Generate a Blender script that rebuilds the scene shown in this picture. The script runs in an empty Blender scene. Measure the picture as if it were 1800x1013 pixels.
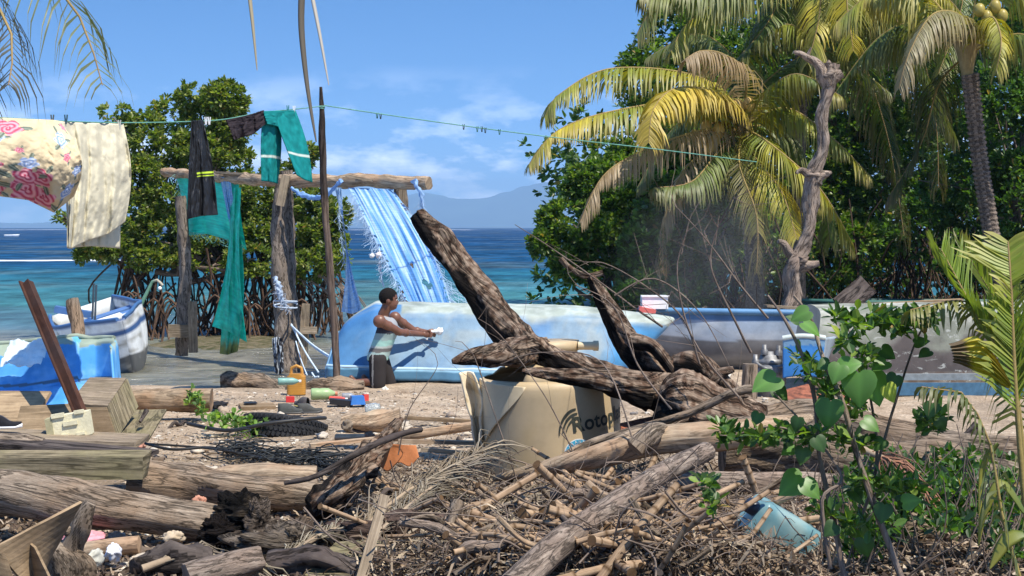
import bpy, bmesh, math, random
import numpy as np
from mathutils import Vector, Matrix, noise, Quaternion
R = math.radians
SC = bpy.context.scene
COL = SC.collection
random.seed(7)
rng = np.random.default_rng(7)

# ------------------------------------------------------------ camera
F = 2700.0; H = 2.0; HY = 400.0          # focal length in photo pixels, eye height, horizon row
cd = bpy.data.cameras.new('camera'); cam = bpy.data.objects.new('camera', cd); COL.objects.link(cam)
cam.location = (0, 0, H); cam.rotation_euler = (R(90), 0, 0)
cd.sensor_width = 36; cd.lens = 36 * F / 1800; cd.shift_y = -(506.5 - HY) / 1800
cd.clip_start = 0.1; cd.clip_end = 40000
SC.camera = cam

# ------------------------------------------------------------ world and sun
SUN = Vector((0.40, -0.42, 1.0)).normalized()
w = bpy.data.worlds.new('World'); SC.world = w; w.use_nodes = True
nt = w.node_tree; nt.nodes.clear()
def wn(t, **k):
    n = nt.nodes.new(t)
    for a, b in k.items(): setattr(n, a, b)
    return n
out = wn('ShaderNodeOutputWorld'); bg = wn('ShaderNodeBackground')
sky = wn('ShaderNodeTexSky', sky_type='NISHITA', sun_disc=False)
sky.sun_elevation = math.asin(SUN.z); sky.sun_rotation = math.atan2(SUN.x, SUN.y)
sky.air_density = 1.0; sky.dust_density = 0.25; sky.ozone_density = 3.0
tc = wn('ShaderNodeTexCoord'); sep = wn('ShaderNodeSeparateXYZ'); cmb = wn('ShaderNodeCombineXYZ')
mz = wn('ShaderNodeMath', operation='MULTIPLY_ADD'); mz.inputs[1].default_value = 2.6; mz.inputs[2].default_value = 0.10
L = nt.links.new
L(tc.outputs['Generated'], sep.inputs[0]); L(sep.outputs[0], cmb.inputs[0]); L(sep.outputs[1], cmb.inputs[1])
L(sep.outputs[2], mz.inputs[0]); L(mz.outputs[0], cmb.inputs[2]); L(cmb.outputs[0], sky.inputs[0])
hs = wn('ShaderNodeHueSaturation'); hs.inputs['Saturation'].default_value = 1.25; L(sky.outputs[0], hs.inputs['Color'])
# low cumulus along the horizon
mp = wn('ShaderNodeMapping'); mp.inputs['Scale'].default_value = (1, 1, 2.6); L(tc.outputs['Generated'], mp.inputs[0])
n1 = wn('ShaderNodeTexNoise'); n1.inputs['Scale'].default_value = 17; n1.inputs['Detail'].default_value = 9; n1.inputs['Roughness'].default_value = .58
L(mp.outputs[0], n1.inputs[0])
rp = wn('ShaderNodeValToRGB'); rp.color_ramp.elements[0].position = .47; rp.color_ramp.elements[1].position = .64
L(n1.outputs[0], rp.inputs[0])
r2 = wn('ShaderNodeValToRGB'); cr = r2.color_ramp
cr.elements[0].position = 0.0; cr.elements[0].color = (.75, .75, .75, 1); cr.elements[1].position = .105; cr.elements[1].color = (0, 0, 0, 1)
e = cr.elements.new(.045); e.color = (.95, .95, .95, 1); e = cr.elements.new(.07); e.color = (.35, .35, .35, 1)
L(sep.outputs[2], r2.inputs[0])
mm = wn('ShaderNodeMath', operation='MULTIPLY'); L(rp.outputs[0], mm.inputs[0]); L(r2.outputs[0], mm.inputs[1])
mx = wn('ShaderNodeMix', data_type='RGBA'); L(mm.outputs[0], mx.inputs[0]); L(hs.outputs[0], mx.inputs[6]); mx.inputs[7].default_value = (8.6, 9.2, 10.6, 1)
L(mx.outputs[2], bg.inputs[0]); bg.inputs[1].default_value = 0.148; L(bg.outputs[0], out.inputs[0])

sd = bpy.data.lights.new('sun', 'SUN'); sd.energy = 4.3; sd.angle = R(.53); sd.color = (1, .93, .81)
so = bpy.data.objects.new('sun', sd); COL.objects.link(so); so.rotation_euler = SUN.to_track_quat('Z', 'Y').to_euler(); so.location = (5, -5, 20)
SC.view_settings.view_transform = 'Standard'; SC.view_settings.look = 'None'; SC.view_settings.exposure = 0.72; SC.view_settings.gamma = 1
SC.cycles.max_bounces = 6; SC.cycles.volume_bounces = 0; SC.cycles.transparent_max_bounces = 8

# ------------------------------------------------------------ helpers: placing
def P(px, py, D): return Vector(((px - 900) / F * D, D, H - (py - HY) / F * D))
def G(px, py, z0=0.1):
    D = F * (H - z0) / (py - HY); return P(px, py, D)
def sstep(a, b, x):
    t = min(1, max(0, (x - a) / (b - a))); return t * t * (3 - 2 * t)
def fbm(p, s=1.0, o=4):
    return noise.fractal(Vector(p) * s, 1.0, 2.0, o)        # about -1..1
def rot_to(d, up=Vector((0, 0, 1))):
    return Vector(d).to_track_quat('X', 'Z').to_matrix()

def ground_z(x, y):
    # shore line: near on the left, far back on the right where the trees stand
    dw = 19.7 + 1.2 * sstep(-3.5, -1.0, x) + 26 * sstep(0.5, 6.0, x)
    t = y - dw
    z = 0.1
    if t > -1.6: z = 0.1 - 0.17 * sstep(-1.6, .4, t) - .5 * sstep(.4, 14, t)
    if t > 14: z -= 2.0 * sstep(14, 80, t)
    # mud bank under the mangroves
    z += .43 * math.exp(-((x + 5.0) / 3.2) ** 2 - ((y - 29.5) / 4.5) ** 2) * sstep(21, 25, y)
    z = min(z, .14)
    # heap of debris in the foreground
    z += .24 * math.exp(-((x - .75) / 1.25) ** 2 - ((y - 8.5) / 1.0) ** 2)
    z += .12 * math.exp(-((x - 3) / 1.6) ** 2 - ((y - 10) / 2.5) ** 2)
    z += .03 * fbm((x, y, 3.1), .8, 3) + .012 * fbm((x, y, 7.7), 3.5, 3)
    return z

# ------------------------------------------------------------ helpers: naming
def tag(o, label=None, cat=None, group=None, kind=None):
    if label: o['label'] = label
    if cat: o['category'] = cat
    if group: o['group'] = group
    if kind: o['kind'] = kind
    return o
def thing(name, label, cat, loc=(0, 0, 0), group=None):
    o = bpy.data.objects.new(name, None); COL.objects.link(o); o.location = loc; o.empty_display_size = .2
    return tag(o, label, cat, group)
def dup(o, label=None, parent=None):
    c = o.copy(); COL.objects.link(c); c.parent = parent
    for ch in list(o.children): dup(ch, None, c)
    if label: c['label'] = label
    return c

# ------------------------------------------------------------ helpers: mesh builder
class MB:
    nrm = Vector((0, 0, 1))
    def __init__(s): s.v = []; s.f = []; s.uv = []; s.sm = []; s.c = []
    def vert(s, p, c=(1, 1, 1)): s.v.append(tuple(p)); s.c.append(tuple(c)[:3]); return len(s.v) - 1
    def face(s, idx, uvs=None, smooth=True):
        s.f.append(tuple(idx)); s.uv.extend(uvs if uvs else [(0, 0)] * len(idx)); s.sm.append(smooth)
    def tube(s, pts, rad, n=8, step=.05, amp=0., freq=6., cap=True, col=None, seed=0., flat=1., sharp=False, stretch=.25, fine=0.):
        """smooth tube through pts; rad = number, list or function of 0..1; amp = lumpiness"""
        pts = [Vector(p) for p in pts]
        if len(pts) == 2: pts = [pts[0], pts[0].lerp(pts[1], .5), pts[1]]
        seg = []; tot = 0
        for i in range(len(pts) - 1):
            a = pts[max(i - 1, 0)]; b = pts[i]; c = pts[i + 1]; d = pts[min(i + 2, len(pts) - 1)]
            k = max(1, int((c - b).length / step + .5))
            for j in range(k):
                t = j / k
                if sharp: q = b.lerp(c, t)
                else: q = .5 * ((2 * b) + (c - a) * t + (2 * a - 5 * b + 4 * c - d) * t * t + (3 * b - a - 3 * c + d) * t ** 3)
                seg.append((q, (i + t) / (len(pts) - 1)))
        seg.append((pts[-1].copy(), 1.0))
        def rr(t):
            if callable(rad): return rad(t)
            if isinstance(rad, (int, float)): return rad
            x = t * (len(rad) - 1); i = min(int(x), len(rad) - 2); return rad[i] * (1 - x + i) + rad[i + 1] * (x - i)
        T = (seg[1][0] - seg[0][0]).normalized(); N = T.orthogonal().normalized()
        rings = []; ln = 0; us = []
        for i, (q, t) in enumerate(seg):
            if i > 0: ln += (q - seg[i - 1][0]).length
            T2 = (seg[min(i + 1, len(seg) - 1)][0] - seg[max(i - 1, 0)][0])
            T2 = T2.normalized() if T2.length > 1e-9 else T
            N = (N - T2 * N.dot(T2)); N = N.normalized() if N.length > 1e-6 else T2.orthogonal().normalized()
            B = T2.cross(N); T = T2; r = rr(t); ring = []
            for k in range(n):
                a = 2 * math.pi * k / n; ca, sa = math.cos(a), math.sin(a)
                r2 = r
                if amp:
                    r2 *= 1 + amp * fbm((ca * .9 + seed, sa * .9 + seed * 1.7, ln * freq * stretch), 1.3, 4)
                if fine: r2 *= 1 + fine * noise.noise(Vector((ca * 4 + seed, sa * 4, ln * freq * .5)))
                p = q + N * (ca * r2) + B * (sa * r2 * flat)
                s.nrm = N * ca + B * sa
                cc = col(p, t, a) if col else (1, 1, 1)
                ring.append(s.vert(p, cc))
            rings.append(ring); us.append(ln)
        for i in range(len(rings) - 1):
            for k in range(n):
                k2 = (k + 1) % n; w = 2 * math.pi * rr(seg[i][1]) / n
                s.face((rings[i][k], rings[i][k2], rings[i + 1][k2], rings[i + 1][k]), [(us[i], k * w), (us[i], (k + 1) * w), (us[i + 1], (k + 1) * w), (us[i + 1], k * w)])
        if cap:
            for ring, e, i in ((rings[0], seg[0], 0), (rings[-1], seg[-1], len(seg) - 1)):
                ctr = s.vert(e[0], col(e[0], e[1], 0) if col else (1, 1, 1)); r = rr(e[1])
                # separate ring so that the cut stays crisp
                rg = [s.vert(s.v[j], s.c[j]) for j in ring]
                for k in range(n):
                    k2 = (k + 1) % n; a1 = 2 * math.pi * k / n; a2 = a1 + 2 * math.pi / n
                    tri = (rg[k2], rg[k], ctr) if i == 0 else (rg[k], rg[k2], ctr)
                    s.face(tri, [(math.cos(a1) * r * .2, math.sin(a1) * r * .2), (math.cos(a2) * r * .2, math.sin(a2) * r * .2), (0, 0)], False)
        return s
    def box(s, c, size, rot=None, taper=1., col=(1, 1, 1), warp=0.):
        """box with its longest side as the grain direction"""
        c = Vector(c); hx, hy, hz = size[0] / 2, size[1] / 2, size[2] / 2
        m = rot if rot is not None else Matrix.Identity(3)
        ax = max(range(3), key=lambda i: size[i])
        corners = []
        for sx in (-1, 1):
            for sy in (-1, 1):
                for sz in (-1, 1):
                    k = taper if sz > 0 else 1
                    p = Vector((sx * hx * k, sy * hy * k, sz * hz))
                    if warp: p += Vector((random.uniform(-1, 1), random.uniform(-1, 1), random.uniform(-1, 1))) * warp
                    corners.append(p)
        quads = [(0, 1, 3, 2), (4, 6, 7, 5), (0, 4, 5, 1), (2, 3, 7, 6), (0, 2, 6, 4), (1, 5, 7, 3)]
        off = random.random() * 5
        for q in quads:
            vi = [s.vert(c + m @ corners[i], col) for i in q]
            n = (corners[q[1]] - corners[q[0]]).cross(corners[q[3]] - corners[q[0]])
            na = max(range(3), key=lambda i: abs(n[i]))
            o = [i for i in range(3) if i != na]
            if ax in o: u = ax; v = [i for i in o if i != ax][0]
            else: u, v = o
            s.face(vi, [(corners[i][u] + off, corners[i][v] + na * .37) for i in q], False)
        return s
    def plank(s, a, b, w, t, up=Vector((0, 0, 1)), roll=0., warp=0.):
        a = Vector(a); b = Vector(b); d = (b - a); L_ = d.length; d.normalize()
        side = Vector(up).cross(d).normalized(); u = d.cross(side)
        m = Matrix((d, side, u)).transposed()
        if roll: m = m @ Matrix.Rotation(roll, 3, 'X')
        return s.box((a + b) / 2, (L_, w, t), m, warp=warp)
    def grid(s, nu, nv, fn, colf=None, uvs=(1, 1), flip=False, smooth=True):
        base = len(s.v)
        for j in range(nv + 1):
            for i in range(nu + 1):
                u, v = i / nu, j / nv; p = fn(u, v); s.vert(p, colf(u, v, p) if colf else (1, 1, 1))
        for j in range(nv):
            for i in range(nu):
                a = base + j * (nu + 1) + i; q = (a, a + 1, a + nu + 2, a + nu + 1)
                uv = [(i / nu * uvs[0], j / nv * uvs[1]), ((i + 1) / nu * uvs[0], j / nv * uvs[1]), ((i + 1) / nu * uvs[0], (j + 1) / nv * uvs[1]), (i / nu * uvs[0], (j + 1) / nv * uvs[1])]
                if flip: q = q[::-1]; uv = uv[::-1]
                s.face(q, uv, smooth)
        return s
    def lathe(s, prof, n=24, mat=Matrix.Identity(4), col=None, smooth=True):
        rings = []; us = []; ln = 0
        for i, (r, z) in enumerate(prof):
            if i: ln += math.hypot(r - prof[i - 1][0], z - prof[i - 1][1])
            us.append(ln)
            rings.append([s.vert(mat @ Vector((r * math.cos(2 * math.pi * k / n), r * math.sin(2 * math.pi * k / n), z)), col(r, z, k / n) if col else (1, 1, 1)) for k in range(n)])
        for i in range(len(prof) - 1):
            for k in range(n):
                k2 = (k + 1) % n; w = .3
                s.face((rings[i][k], rings[i][k2], rings[i + 1][k2], rings[i + 1][k]), [(k / n, us[i]), ((k + 1) / n, us[i]), ((k + 1) / n, us[i + 1]), (k / n, us[i + 1])], smooth)
        return s
    def ball(s, c, r, n=12, m=8, sc=(1, 1, 1), rot=None, amp=0., col=(1, 1, 1), seed=0):
        c = Vector(c); rot = rot if rot is not None else Matrix.Identity(3)
        def fn(u, v):
            th = u * 2 * math.pi; ph = v * math.pi
            d = Vector((math.sin(ph) * math.cos(th), math.sin(ph) * math.sin(th), math.cos(ph)))
            k = r * (1 + amp * noise.noise(d * 1.8 + Vector((seed, seed * 2, 0))) if amp else r / r)
            k = r * (1 + (amp * noise.noise(d * 1.8 + Vector((seed, seed * 2, 0))) if amp else 0))
            return c + rot @ Vector((d.x * k * sc[0], d.y * k * sc[1], d.z * k * sc[2]))
        return s.grid(n, m, fn, (lambda u, v, p: col), (6.28 * r, 3.14 * r), flip=True)
    def build(s, name, mat, parent=None, thick=0, bevel=0, merge=0):
        me = bpy.data.meshes.new(name); me.from_pydata(s.v, [], s.f)
        uvl = me.uv_layers.new(name='UVMap'); uvl.data.foreach_set('uv', np.array(s.uv, dtype=np.float32).ravel())
        ca = me.color_attributes.new('Col', 'FLOAT_COLOR', 'POINT')
        cc = np.ones((len(s.v), 4), dtype=np.float32); cc[:, :3] = np.array(s.c, dtype=np.float32).reshape(-1, 3); ca.data.foreach_set('color', cc.ravel())
        me.polygons.foreach_set('use_smooth', s.sm)
        if merge:
            bm = bmesh.new(); bm.from_mesh(me); bmesh.ops.remove_doubles(bm, verts=bm.verts, dist=merge); bm.to_mesh(me); bm.free()
        me.materials.append(mat); me.update()
        o = bpy.data.objects.new(name, me); COL.objects.link(o)
        if parent is not None:
            o.parent = parent
            if parent.type == 'EMPTY' and parent.parent is None: o.matrix_parent_inverse = Matrix.Translation(-Vector(parent.location))
            elif parent.matrix_parent_inverse != Matrix.Identity(4): pass
        if thick: md = o.modifiers.new('thickness', 'SOLIDIFY'); md.thickness = thick; md.offset = 0
        if bevel: md = o.modifiers.new('bevel', 'BEVEL'); md.width = bevel; md.segments = 2; md.limit_method = 'ANGLE'; md.angle_limit = R(40)
        return o

def np_mesh(name, V, Fc, C, mat, parent=None, smooth=False):
    """V (n,3), Fc (m,3|4), C (n,3)"""
    me = bpy.data.meshes.new(name); k = Fc.shape[1]
    me.vertices.add(len(V)); me.vertices.foreach_set('co', V.astype(np.float32).ravel())
    me.loops.add(Fc.size); me.loops.foreach_set('vertex_index', Fc.astype(np.int32).ravel())
    me.polygons.add(len(Fc)); me.polygons.foreach_set('loop_start', np.arange(len(Fc), dtype=np.int32) * k)
    me.polygons.foreach_set('use_smooth', np.full(len(Fc), smooth))
    ca = me.color_attributes.new('Col', 'FLOAT_COLOR', 'POINT'); cc = np.ones((len(V), 4), dtype=np.float32); cc[:, :3] = C; ca.data.foreach_set('color', cc.ravel())
    me.update(calc_edges=True); me.materials.append(mat)
    o = bpy.data.objects.new(name, me); COL.objects.link(o)
    if parent is not None:
        o.parent = parent
        if parent.type == 'EMPTY' and parent.parent is None: o.matrix_parent_inverse = Matrix.Translation(-Vector(parent.location))
    return o

def nrm(a): return a / (np.linalg.norm(a, axis=-1, keepdims=True) + 1e-9)
def rosettes(C, K, ln, wd, base_dir=None, spread=1.0, cols=None, up=.35):
    """K leaves round each centre (n,3); returns V,F,C arrays"""
    n = len(C); N = n * K
    ctr = np.repeat(C, K, 0)
    d = rng.normal(size=(N, 3)) * spread; d[:, 2] += up
    if base_dir is not None: d += np.repeat(base_dir, K, 0)
    d = nrm(d)
    s = nrm(np.cross(d, rng.normal(size=(N, 3)) * .5 + np.array([0, 0, 1.])))
    nn = np.cross(s, d)
    cs = np.repeat(rng.uniform(.7, 1.3, (n, 1)), K, 0); l = cs * ln * rng.uniform(.65, 1.2, (N, 1)); w_ = wd * rng.uniform(.7, 1.2, (N, 1))
    b = ctr + d * l * .12; t = ctr + d * l; m1 = ctr + d * l * .5 + s * w_ * .5 + nn * w_ * .15; m2 = ctr + d * l * .5 - s * w_ * .5 + nn * w_ * .15
    m3 = ctr + d * l * .82 + s * w_ * .38 + nn * w_ * .1; m4 = ctr + d * l * .82 - s * w_ * .38 + nn * w_ * .1
    V = np.stack([b, m1, m3, t, m4, m2], 1).reshape(-1, 3)
    i = np.arange(N)[:, None] * 6
    Fc = np.concatenate([i + np.array([[0, 1, 2, 3]]), i + np.array([[0, 3, 4, 5]])], 0)
    pal = np.array(cols if cols is not None else [(.05, .1, .02), (.07, .13, .025), (.1, .16, .03), (.035, .075, .015)])
    cc = pal[rng.integers(0, len(pal), N)] * rng.uniform(.75, 1.25, (N, 1)) * np.repeat(rng.uniform(.8, 1.25, (n, 1)), K, 0)
    dead = rng.random(N) < .012; cc[dead] = (.30, .20, .06)
    return V, Fc, np.repeat(cc, 6, 0)

# ------------------------------------------------------------ materials
def newmat(name):
    m = bpy.data.materials.new(name); m.use_nodes = True; t = m.node_tree
    b = t.nodes['Principled BSDF']; return m, t, b
def nd(t, ty, **k):
    n = t.nodes.new(ty)
    for a, b in k.items(): setattr(n, a, b)
    return n
def noise_n(t, vec, scale, detail=6, rough=.6, dist=0):
    n = nd(t, 'ShaderNodeTexNoise'); n.inputs['Scale'].default_value = scale; n.inputs['Detail'].default_value = detail; n.inputs['Roughness'].default_value = rough; n.inputs['Distortion'].default_value = dist
    if vec: t.links.new(vec, n.inputs['Vector'])
    return n.outputs['Fac']
def ramp(t, fac, stops):
    r = nd(t, 'ShaderNodeValToRGB'); c = r.color_ramp
    while len(c.elements) < len(stops): c.elements.new(.5)
    for e, (p, co) in zip(c.elements, stops):
        e.position = p; e.color = (co[0], co[1], co[2], 1) if isinstance(co, (tuple, list)) else (co, co, co, 1)
    t.links.new(fac, r.inputs[0]); return r.outputs[0]
def mix(t, fac, a, b, mode='MIX'):
    m = nd(t, 'ShaderNodeMix', data_type='RGBA', blend_type=mode)
    for s, x in ((0, fac), (6, a), (7, b)):
        if isinstance(x, (int, float)): m.inputs[s].default_value = x
        elif isinstance(x, (tuple, list)): m.inputs[s].default_value = (x[0], x[1], x[2], 1)
        else: t.links.new(x, m.inputs[s])
    return m.outputs[2]
def mth(t, op, a, b=0., c=None):
    m = nd(t, 'ShaderNodeMath', operation=op)
    for i, x in enumerate((a, b, c)):
        if x is None: continue
        if isinstance(x, (int, float)): m.inputs[i].default_value = x
        else: t.links.new(x, m.inputs[i])
    return m.outputs[0]
def mapping(t, vec, scale, loc=(0, 0, 0)):
    m = nd(t, 'ShaderNodeMapping'); m.inputs['Scale'].default_value = scale; m.inputs['Location'].default_value = loc
    t.links.new(vec, m.inputs[0]); return m.outputs[0]
def bump(t, b, h, strength=.5, dist=.01):
    n = nd(t, 'ShaderNodeBump'); n.inputs['Strength'].default_value = strength; n.inputs['Distance'].default_value = dist
    t.links.new(h, n.inputs['Height']); t.links.new(n.outputs[0], b.inputs['Normal'])
def rndval(t, col, lo=.75, hi=1.2):
    oi = nd(t, 'ShaderNodeObjectInfo'); v = mth(t, 'MULTIPLY_ADD', oi.outputs['Random'], hi - lo, lo)
    h = nd(t, 'ShaderNodeHueSaturation'); t.links.new(v, h.inputs['Value']); t.links.new(col, h.inputs['Color']); return h.outputs[0]

def wood(name, c1, c2, c3=None, gr=(2.5, 40), bmp=.6, dist=.006, crack=.6, vcol=False, rough=.85, patch=2.2, spots=None):
    m, t, b = newmat(name); tcn = nd(t, 'ShaderNodeTexCoord')
    oi = nd(t, 'ShaderNodeObjectInfo')
    add = nd(t, 'ShaderNodeVectorMath', operation='ADD'); t.links.new(tcn.outputs['UV'], add.inputs[0])
    cm = nd(t, 'ShaderNodeCombineXYZ'); k = mth(t, 'MULTIPLY', oi.outputs['Random'], 17.); t.links.new(k, cm.inputs[0]); t.links.new(k, cm.inputs[2]); t.links.new(cm.outputs[0], add.inputs[1])
    uv = add.outputs[0]; ob = tcn.outputs['Object']
    g = noise_n(t, mapping(t, uv, (gr[0], gr[1], 1)), 1, 8, .7, .4)
    g2 = noise_n(t, mapping(t, uv, (gr[0] * .45, gr[1] * .3, 1)), 1, 5, .6, .8)
    col = ramp(t, g, [(.3, c1), (.52, [(a + c) / 2 for a, c in zip(c1, c2)]), (.7, c2)])
    if c3: col = mix(t, ramp(t, noise_n(t, ob, patch, 5, .6), [(.45, 0), (.62, 1)]), col, c3)
    if vcol:
        at = nd(t, 'ShaderNodeAttribute', attribute_name='Col'); col = mix(t, 1., col, at.outputs['Color'], 'MULTIPLY')
    if crack:
        cr_ = ramp(t, g2, [(.40, 1), (.455, 0), (.47, 0), (.52, 1)])
        col = mix(t, crack, col, mix(t, 1., col, cr_, 'MULTIPLY'))
    col = mix(t, .45, col, mix(t, 1., col, ramp(t, noise_n(t, ob, 9, 6, .7), [(.3, .45), (.65, 1.25)]), 'MULTIPLY'))
    if spots: col = mix(t, ramp(t, noise_n(t, ob, spots[1], 6, .65), [(spots[2], 0), (spots[2] + .06, 1)]), col, spots[0])
    col = rndval(t, col, .8, 1.18)
    t.links.new(col, b.inputs['Base Color']); b.inputs['Roughness'].default_value = rough; b.inputs['Specular IOR Level'].default_value = .10
    h = mth(t, 'ADD', g, mth(t, 'MULTIPLY', g2, 1.2)); bump(t, b, h, bmp, dist)
    return m

def vcmat(name, rough=.6, var=.35, scale=5, bmp=.15, bscale=40, dist=.004, spec=.4, streak=None, metal=0, sub=0, alpha=None):
    m, t, b = newmat(name); tcn = nd(t, 'ShaderNodeTexCoord'); at = nd(t, 'ShaderNodeAttribute', attribute_name='Col')
    ob = tcn.outputs['Object']
    n = noise_n(t, ob, scale, 8, .65)
    col = mix(t, var, at.outputs['Color'], mix(t, 1., at.outputs['Color'], ramp(t, n, [(.3, .25), (.5, .95), (.7, 1.5)]), 'MULTIPLY'))
    n2 = noise_n(t, ob, bscale, 5, .6)
    if streak:
        n3 = noise_n(t, mapping(t, ob, streak[:3]), 1, 6, .7, .3); col = mix(t, streak[3], col, mix(t, 1., col, ramp(t, n3, [(.35, .35), (.6, 1.3)]), 'MULTIPLY'))
    t.links.new(col, b.inputs['Base Color']); b.inputs['Roughness'].default_value = rough; b.inputs['Specular IOR Level'].default_value = spec; b.inputs['Metallic'].default_value = metal
    if sub: b.inputs['Transmission Weight'].default_value = sub
    bump(t, b, mth(t, 'ADD', n2, n), bmp, dist)
    return m

def leafmat(name, rough=.45, trans=.35, gain=(1.6, 1.9, .6), fiber=0, spec=.5):
    m, t, b = newmat(name); at = nd(t, 'ShaderNodeAttribute', attribute_name='Col'); col = at.outputs['Color']
    if fiber:
        tcn = nd(t, 'ShaderNodeTexCoord'); col = mix(t, .5, col, mix(t, 1., col, ramp(t, noise_n(t, mapping(t, tcn.outputs['UV'], (3, fiber, 1)), 1, 4, .6), [(.3, .4), (.7, 1.5)]), 'MULTIPLY'))
    t.links.new(col, b.inputs['Base Color']); b.inputs['Roughness'].default_value = rough; b.inputs['Specular IOR Level'].default_value = spec
    tr = nd(t, 'ShaderNodeBsdfTranslucent'); g = mix(t, 1., col, gain, 'MULTIPLY'); t.links.new(g, tr.inputs[0])
    ms = nd(t, 'ShaderNodeMixShader'); ms.inputs[0].default_value = trans
    t.links.new(b.outputs[0], ms.inputs[1]); t.links.new(tr.outputs[0], ms.inputs[2]); t.links.new(ms.outputs[0], t.nodes['Material Output'].inputs[0])
    return m

def plain(name, c, rough=.6, metal=0, spec=.4, var=.2, scale=12):
    m, t, b = newmat(name); tcn = nd(t, 'ShaderNodeTexCoord')
    n = noise_n(t, tcn.outputs['Object'], scale, 6, .65)
    t.links.new(mix(t, 1., c, ramp(t, n, [(.3, 1 - var * 1.6), (.7, 1 + var)]), 'MULTIPLY'), b.inputs['Base Color'])
    b.inputs['Roughness'].default_value = rough; b.inputs['Metallic'].default_value = metal; b.inputs['Specular IOR Level'].default_value = spec
    bump(t, b, n, .15, .004); return m

M_LOG = wood('driftwood_grey', (.10, .072, .05), (.46, .37, .28), (.27, .19, .125), gr=(6, 75), crack=.75, dist=.014, bmp=.9)
M_LOGTAN = wood('log_tan', (.24, .165, .105), (.56, .44, .31), (.40, .26, .16), gr=(5, 60), crack=.5, dist=.008)
M_POST = wood('post_grey_bark', (.13, .10, .08), (.38, .32, .265), (.22, .175, .135), gr=(10, 60), crack=.7, dist=.02, bmp=.9)
M_PLANK = wood('old_plank', (.155, .115, .078), (.47, .38, .275), (.31, .245, .165), gr=(3, 80), crack=.45)
M_PLY = wood('plywood', (.21, .145, .085), (.44, .325, .2), (.32, .225, .135), gr=(2, 35), crack=.3, bmp=.3)
M_MOSSBEAM = wood('mossy_beam', (.11, .088, .05), (.36, .30, .195), (.22, .19, .105), gr=(3, 50), crack=.6)
M_DARKWOOD = wood('dark_wood', (.045, .036, .032), (.19, .155, .135), (.085, .067, .06), gr=(3, 28), crack=.8, dist=.015)
M_CANE = wood('dry_cane', (.20, .13, .08), (.50, .365, .24), (.33, .22, .14), gr=(3, 120), crack=.15, bmp=.3, vcol=True)
M_TWIG = wood('dry_twig', (.11, .08, .065), (.31, .245, .195), None, gr=(8, 90), crack=.3)
M_BARK = wood('burnt_bark', (.35, .35, .35), (1.25, 1.2, 1.15), None, gr=(5, 60), crack=.9, dist=.035, bmp=1., vcol=True)
M_PALMTRUNK = wood('palm_trunk', (.10, .078, .06), (.29, .23, .18), None, gr=(14, 30), crack=.6, dist=.02)
M_DEAD = wood('dead_pale_wood', (.16, .115, .09), (.50, .41, .33), (.30, .225, .175), gr=(7, 60), crack=.7, dist=.02, bmp=.9)
M_PAINT = vcmat('weathered_paint', .5, .3, 3.5, .15)
M_FIBRE = vcmat('faded_fibreglass', .55, .45, 2.6, .25, 30, .006)
M_CLOTH = vcmat('woven_cloth', .95, .12, 8, .3, 60, .004, spec=.03)
M_TARP = leafmat('thin_woven_tarp', .55, .35, (1.1, 1.1, 1.1), fiber=60, spec=.3)
M_LEAF = leafmat('green_leaf', .42, .38, (2.0, 2.2, .6))
M_PALM = leafmat('palm_leaf', .5, .3, (1.5, 1.5, .6))
M_DRYLEAF = leafmat('dry_leaf', .8, .12, (1.3, 1.1, .8), spec=.1)
M_VC = vcmat('coloured_plastic', .4, .18, 10, .08, 60, .002)
M_MATTE = vcmat('matte_coloured', .85, .35, 9, .35, 45, .006, spec=.15)
# ============================================================ SETTING
def axis_lines(a, b, fine, far):
    """grid lines: fine spacing in [a,b], growing outside out to +-far"""
    xs = list(np.arange(a, b + 1e-6, fine)); s = fine; x = b
    while x < far: s *= 1.5; x += s; xs.append(x)
    s = fine; x = a; pre = []
    while x > -far: s *= 1.5; x -= s; pre.append(x)
    return pre[::-1] + xs
XS = axis_lines(-7, 8, .09, 12000); YS = [y for y in axis_lines(6, 24, .09, 12500) if y > -60]
gm = MB()
for y in YS:
    for x in XS:
        gm.v.append((x, y, ground_z(x, y) if (abs(x) < 200 and y < 300) else -2.5)); gm.c.append((1, 1, 1))
nx = len(XS)
for j in range(len(YS) - 1):
    for i in range(nx - 1):
        a = j * nx + i; gm.face((a, a + 1, a + nx + 1, a + nx))
m, t, b = newmat('beach_ground'); ge = nd(t, 'ShaderNodeNewGeometry'); pos = ge.outputs['Position']
sep = nd(t, 'ShaderNodeSeparateXYZ'); t.links.new(pos, sep.inputs[0])
big = noise_n(t, pos, .9, 6, .6); mid = noise_n(t, pos, 5, 8, .7); fine = noise_n(t, pos, 38, 8, .75)
c = ramp(t, mid, [(.3, (.26, .185, .12)), (.5, (.46, .35, .245)), (.7, (.60, .49, .36))])
c = mix(t, ramp(t, big, [(.42, 0), (.6, .8)]), c, (.30, .235, .17))
vo = nd(t, 'ShaderNodeTexVoronoi'); vo.inputs['Scale'].default_value = 26; t.links.new(pos, vo.inputs['Vector'])
c = mix(t, ramp(t, mid, [(.45, 0), (.6, .45)]), c, mix(t, .8, c, ramp(t, vo.outputs['Color'], [(.2, .35), (.8, 1.5)]), 'MULTIPLY'))
c = mix(t, .6, c, mix(t, 1., c, ramp(t, fine, [(.32, .3), (.6, 1.35)]), 'MULTIPLY'))
# dark rotting litter in the foreground
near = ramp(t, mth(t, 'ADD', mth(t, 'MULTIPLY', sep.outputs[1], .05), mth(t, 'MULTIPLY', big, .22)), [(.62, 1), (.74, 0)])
c = mix(t, near, c, mix(t, fine, (.035, .026, .02), (.17, .125, .09)))
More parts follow.
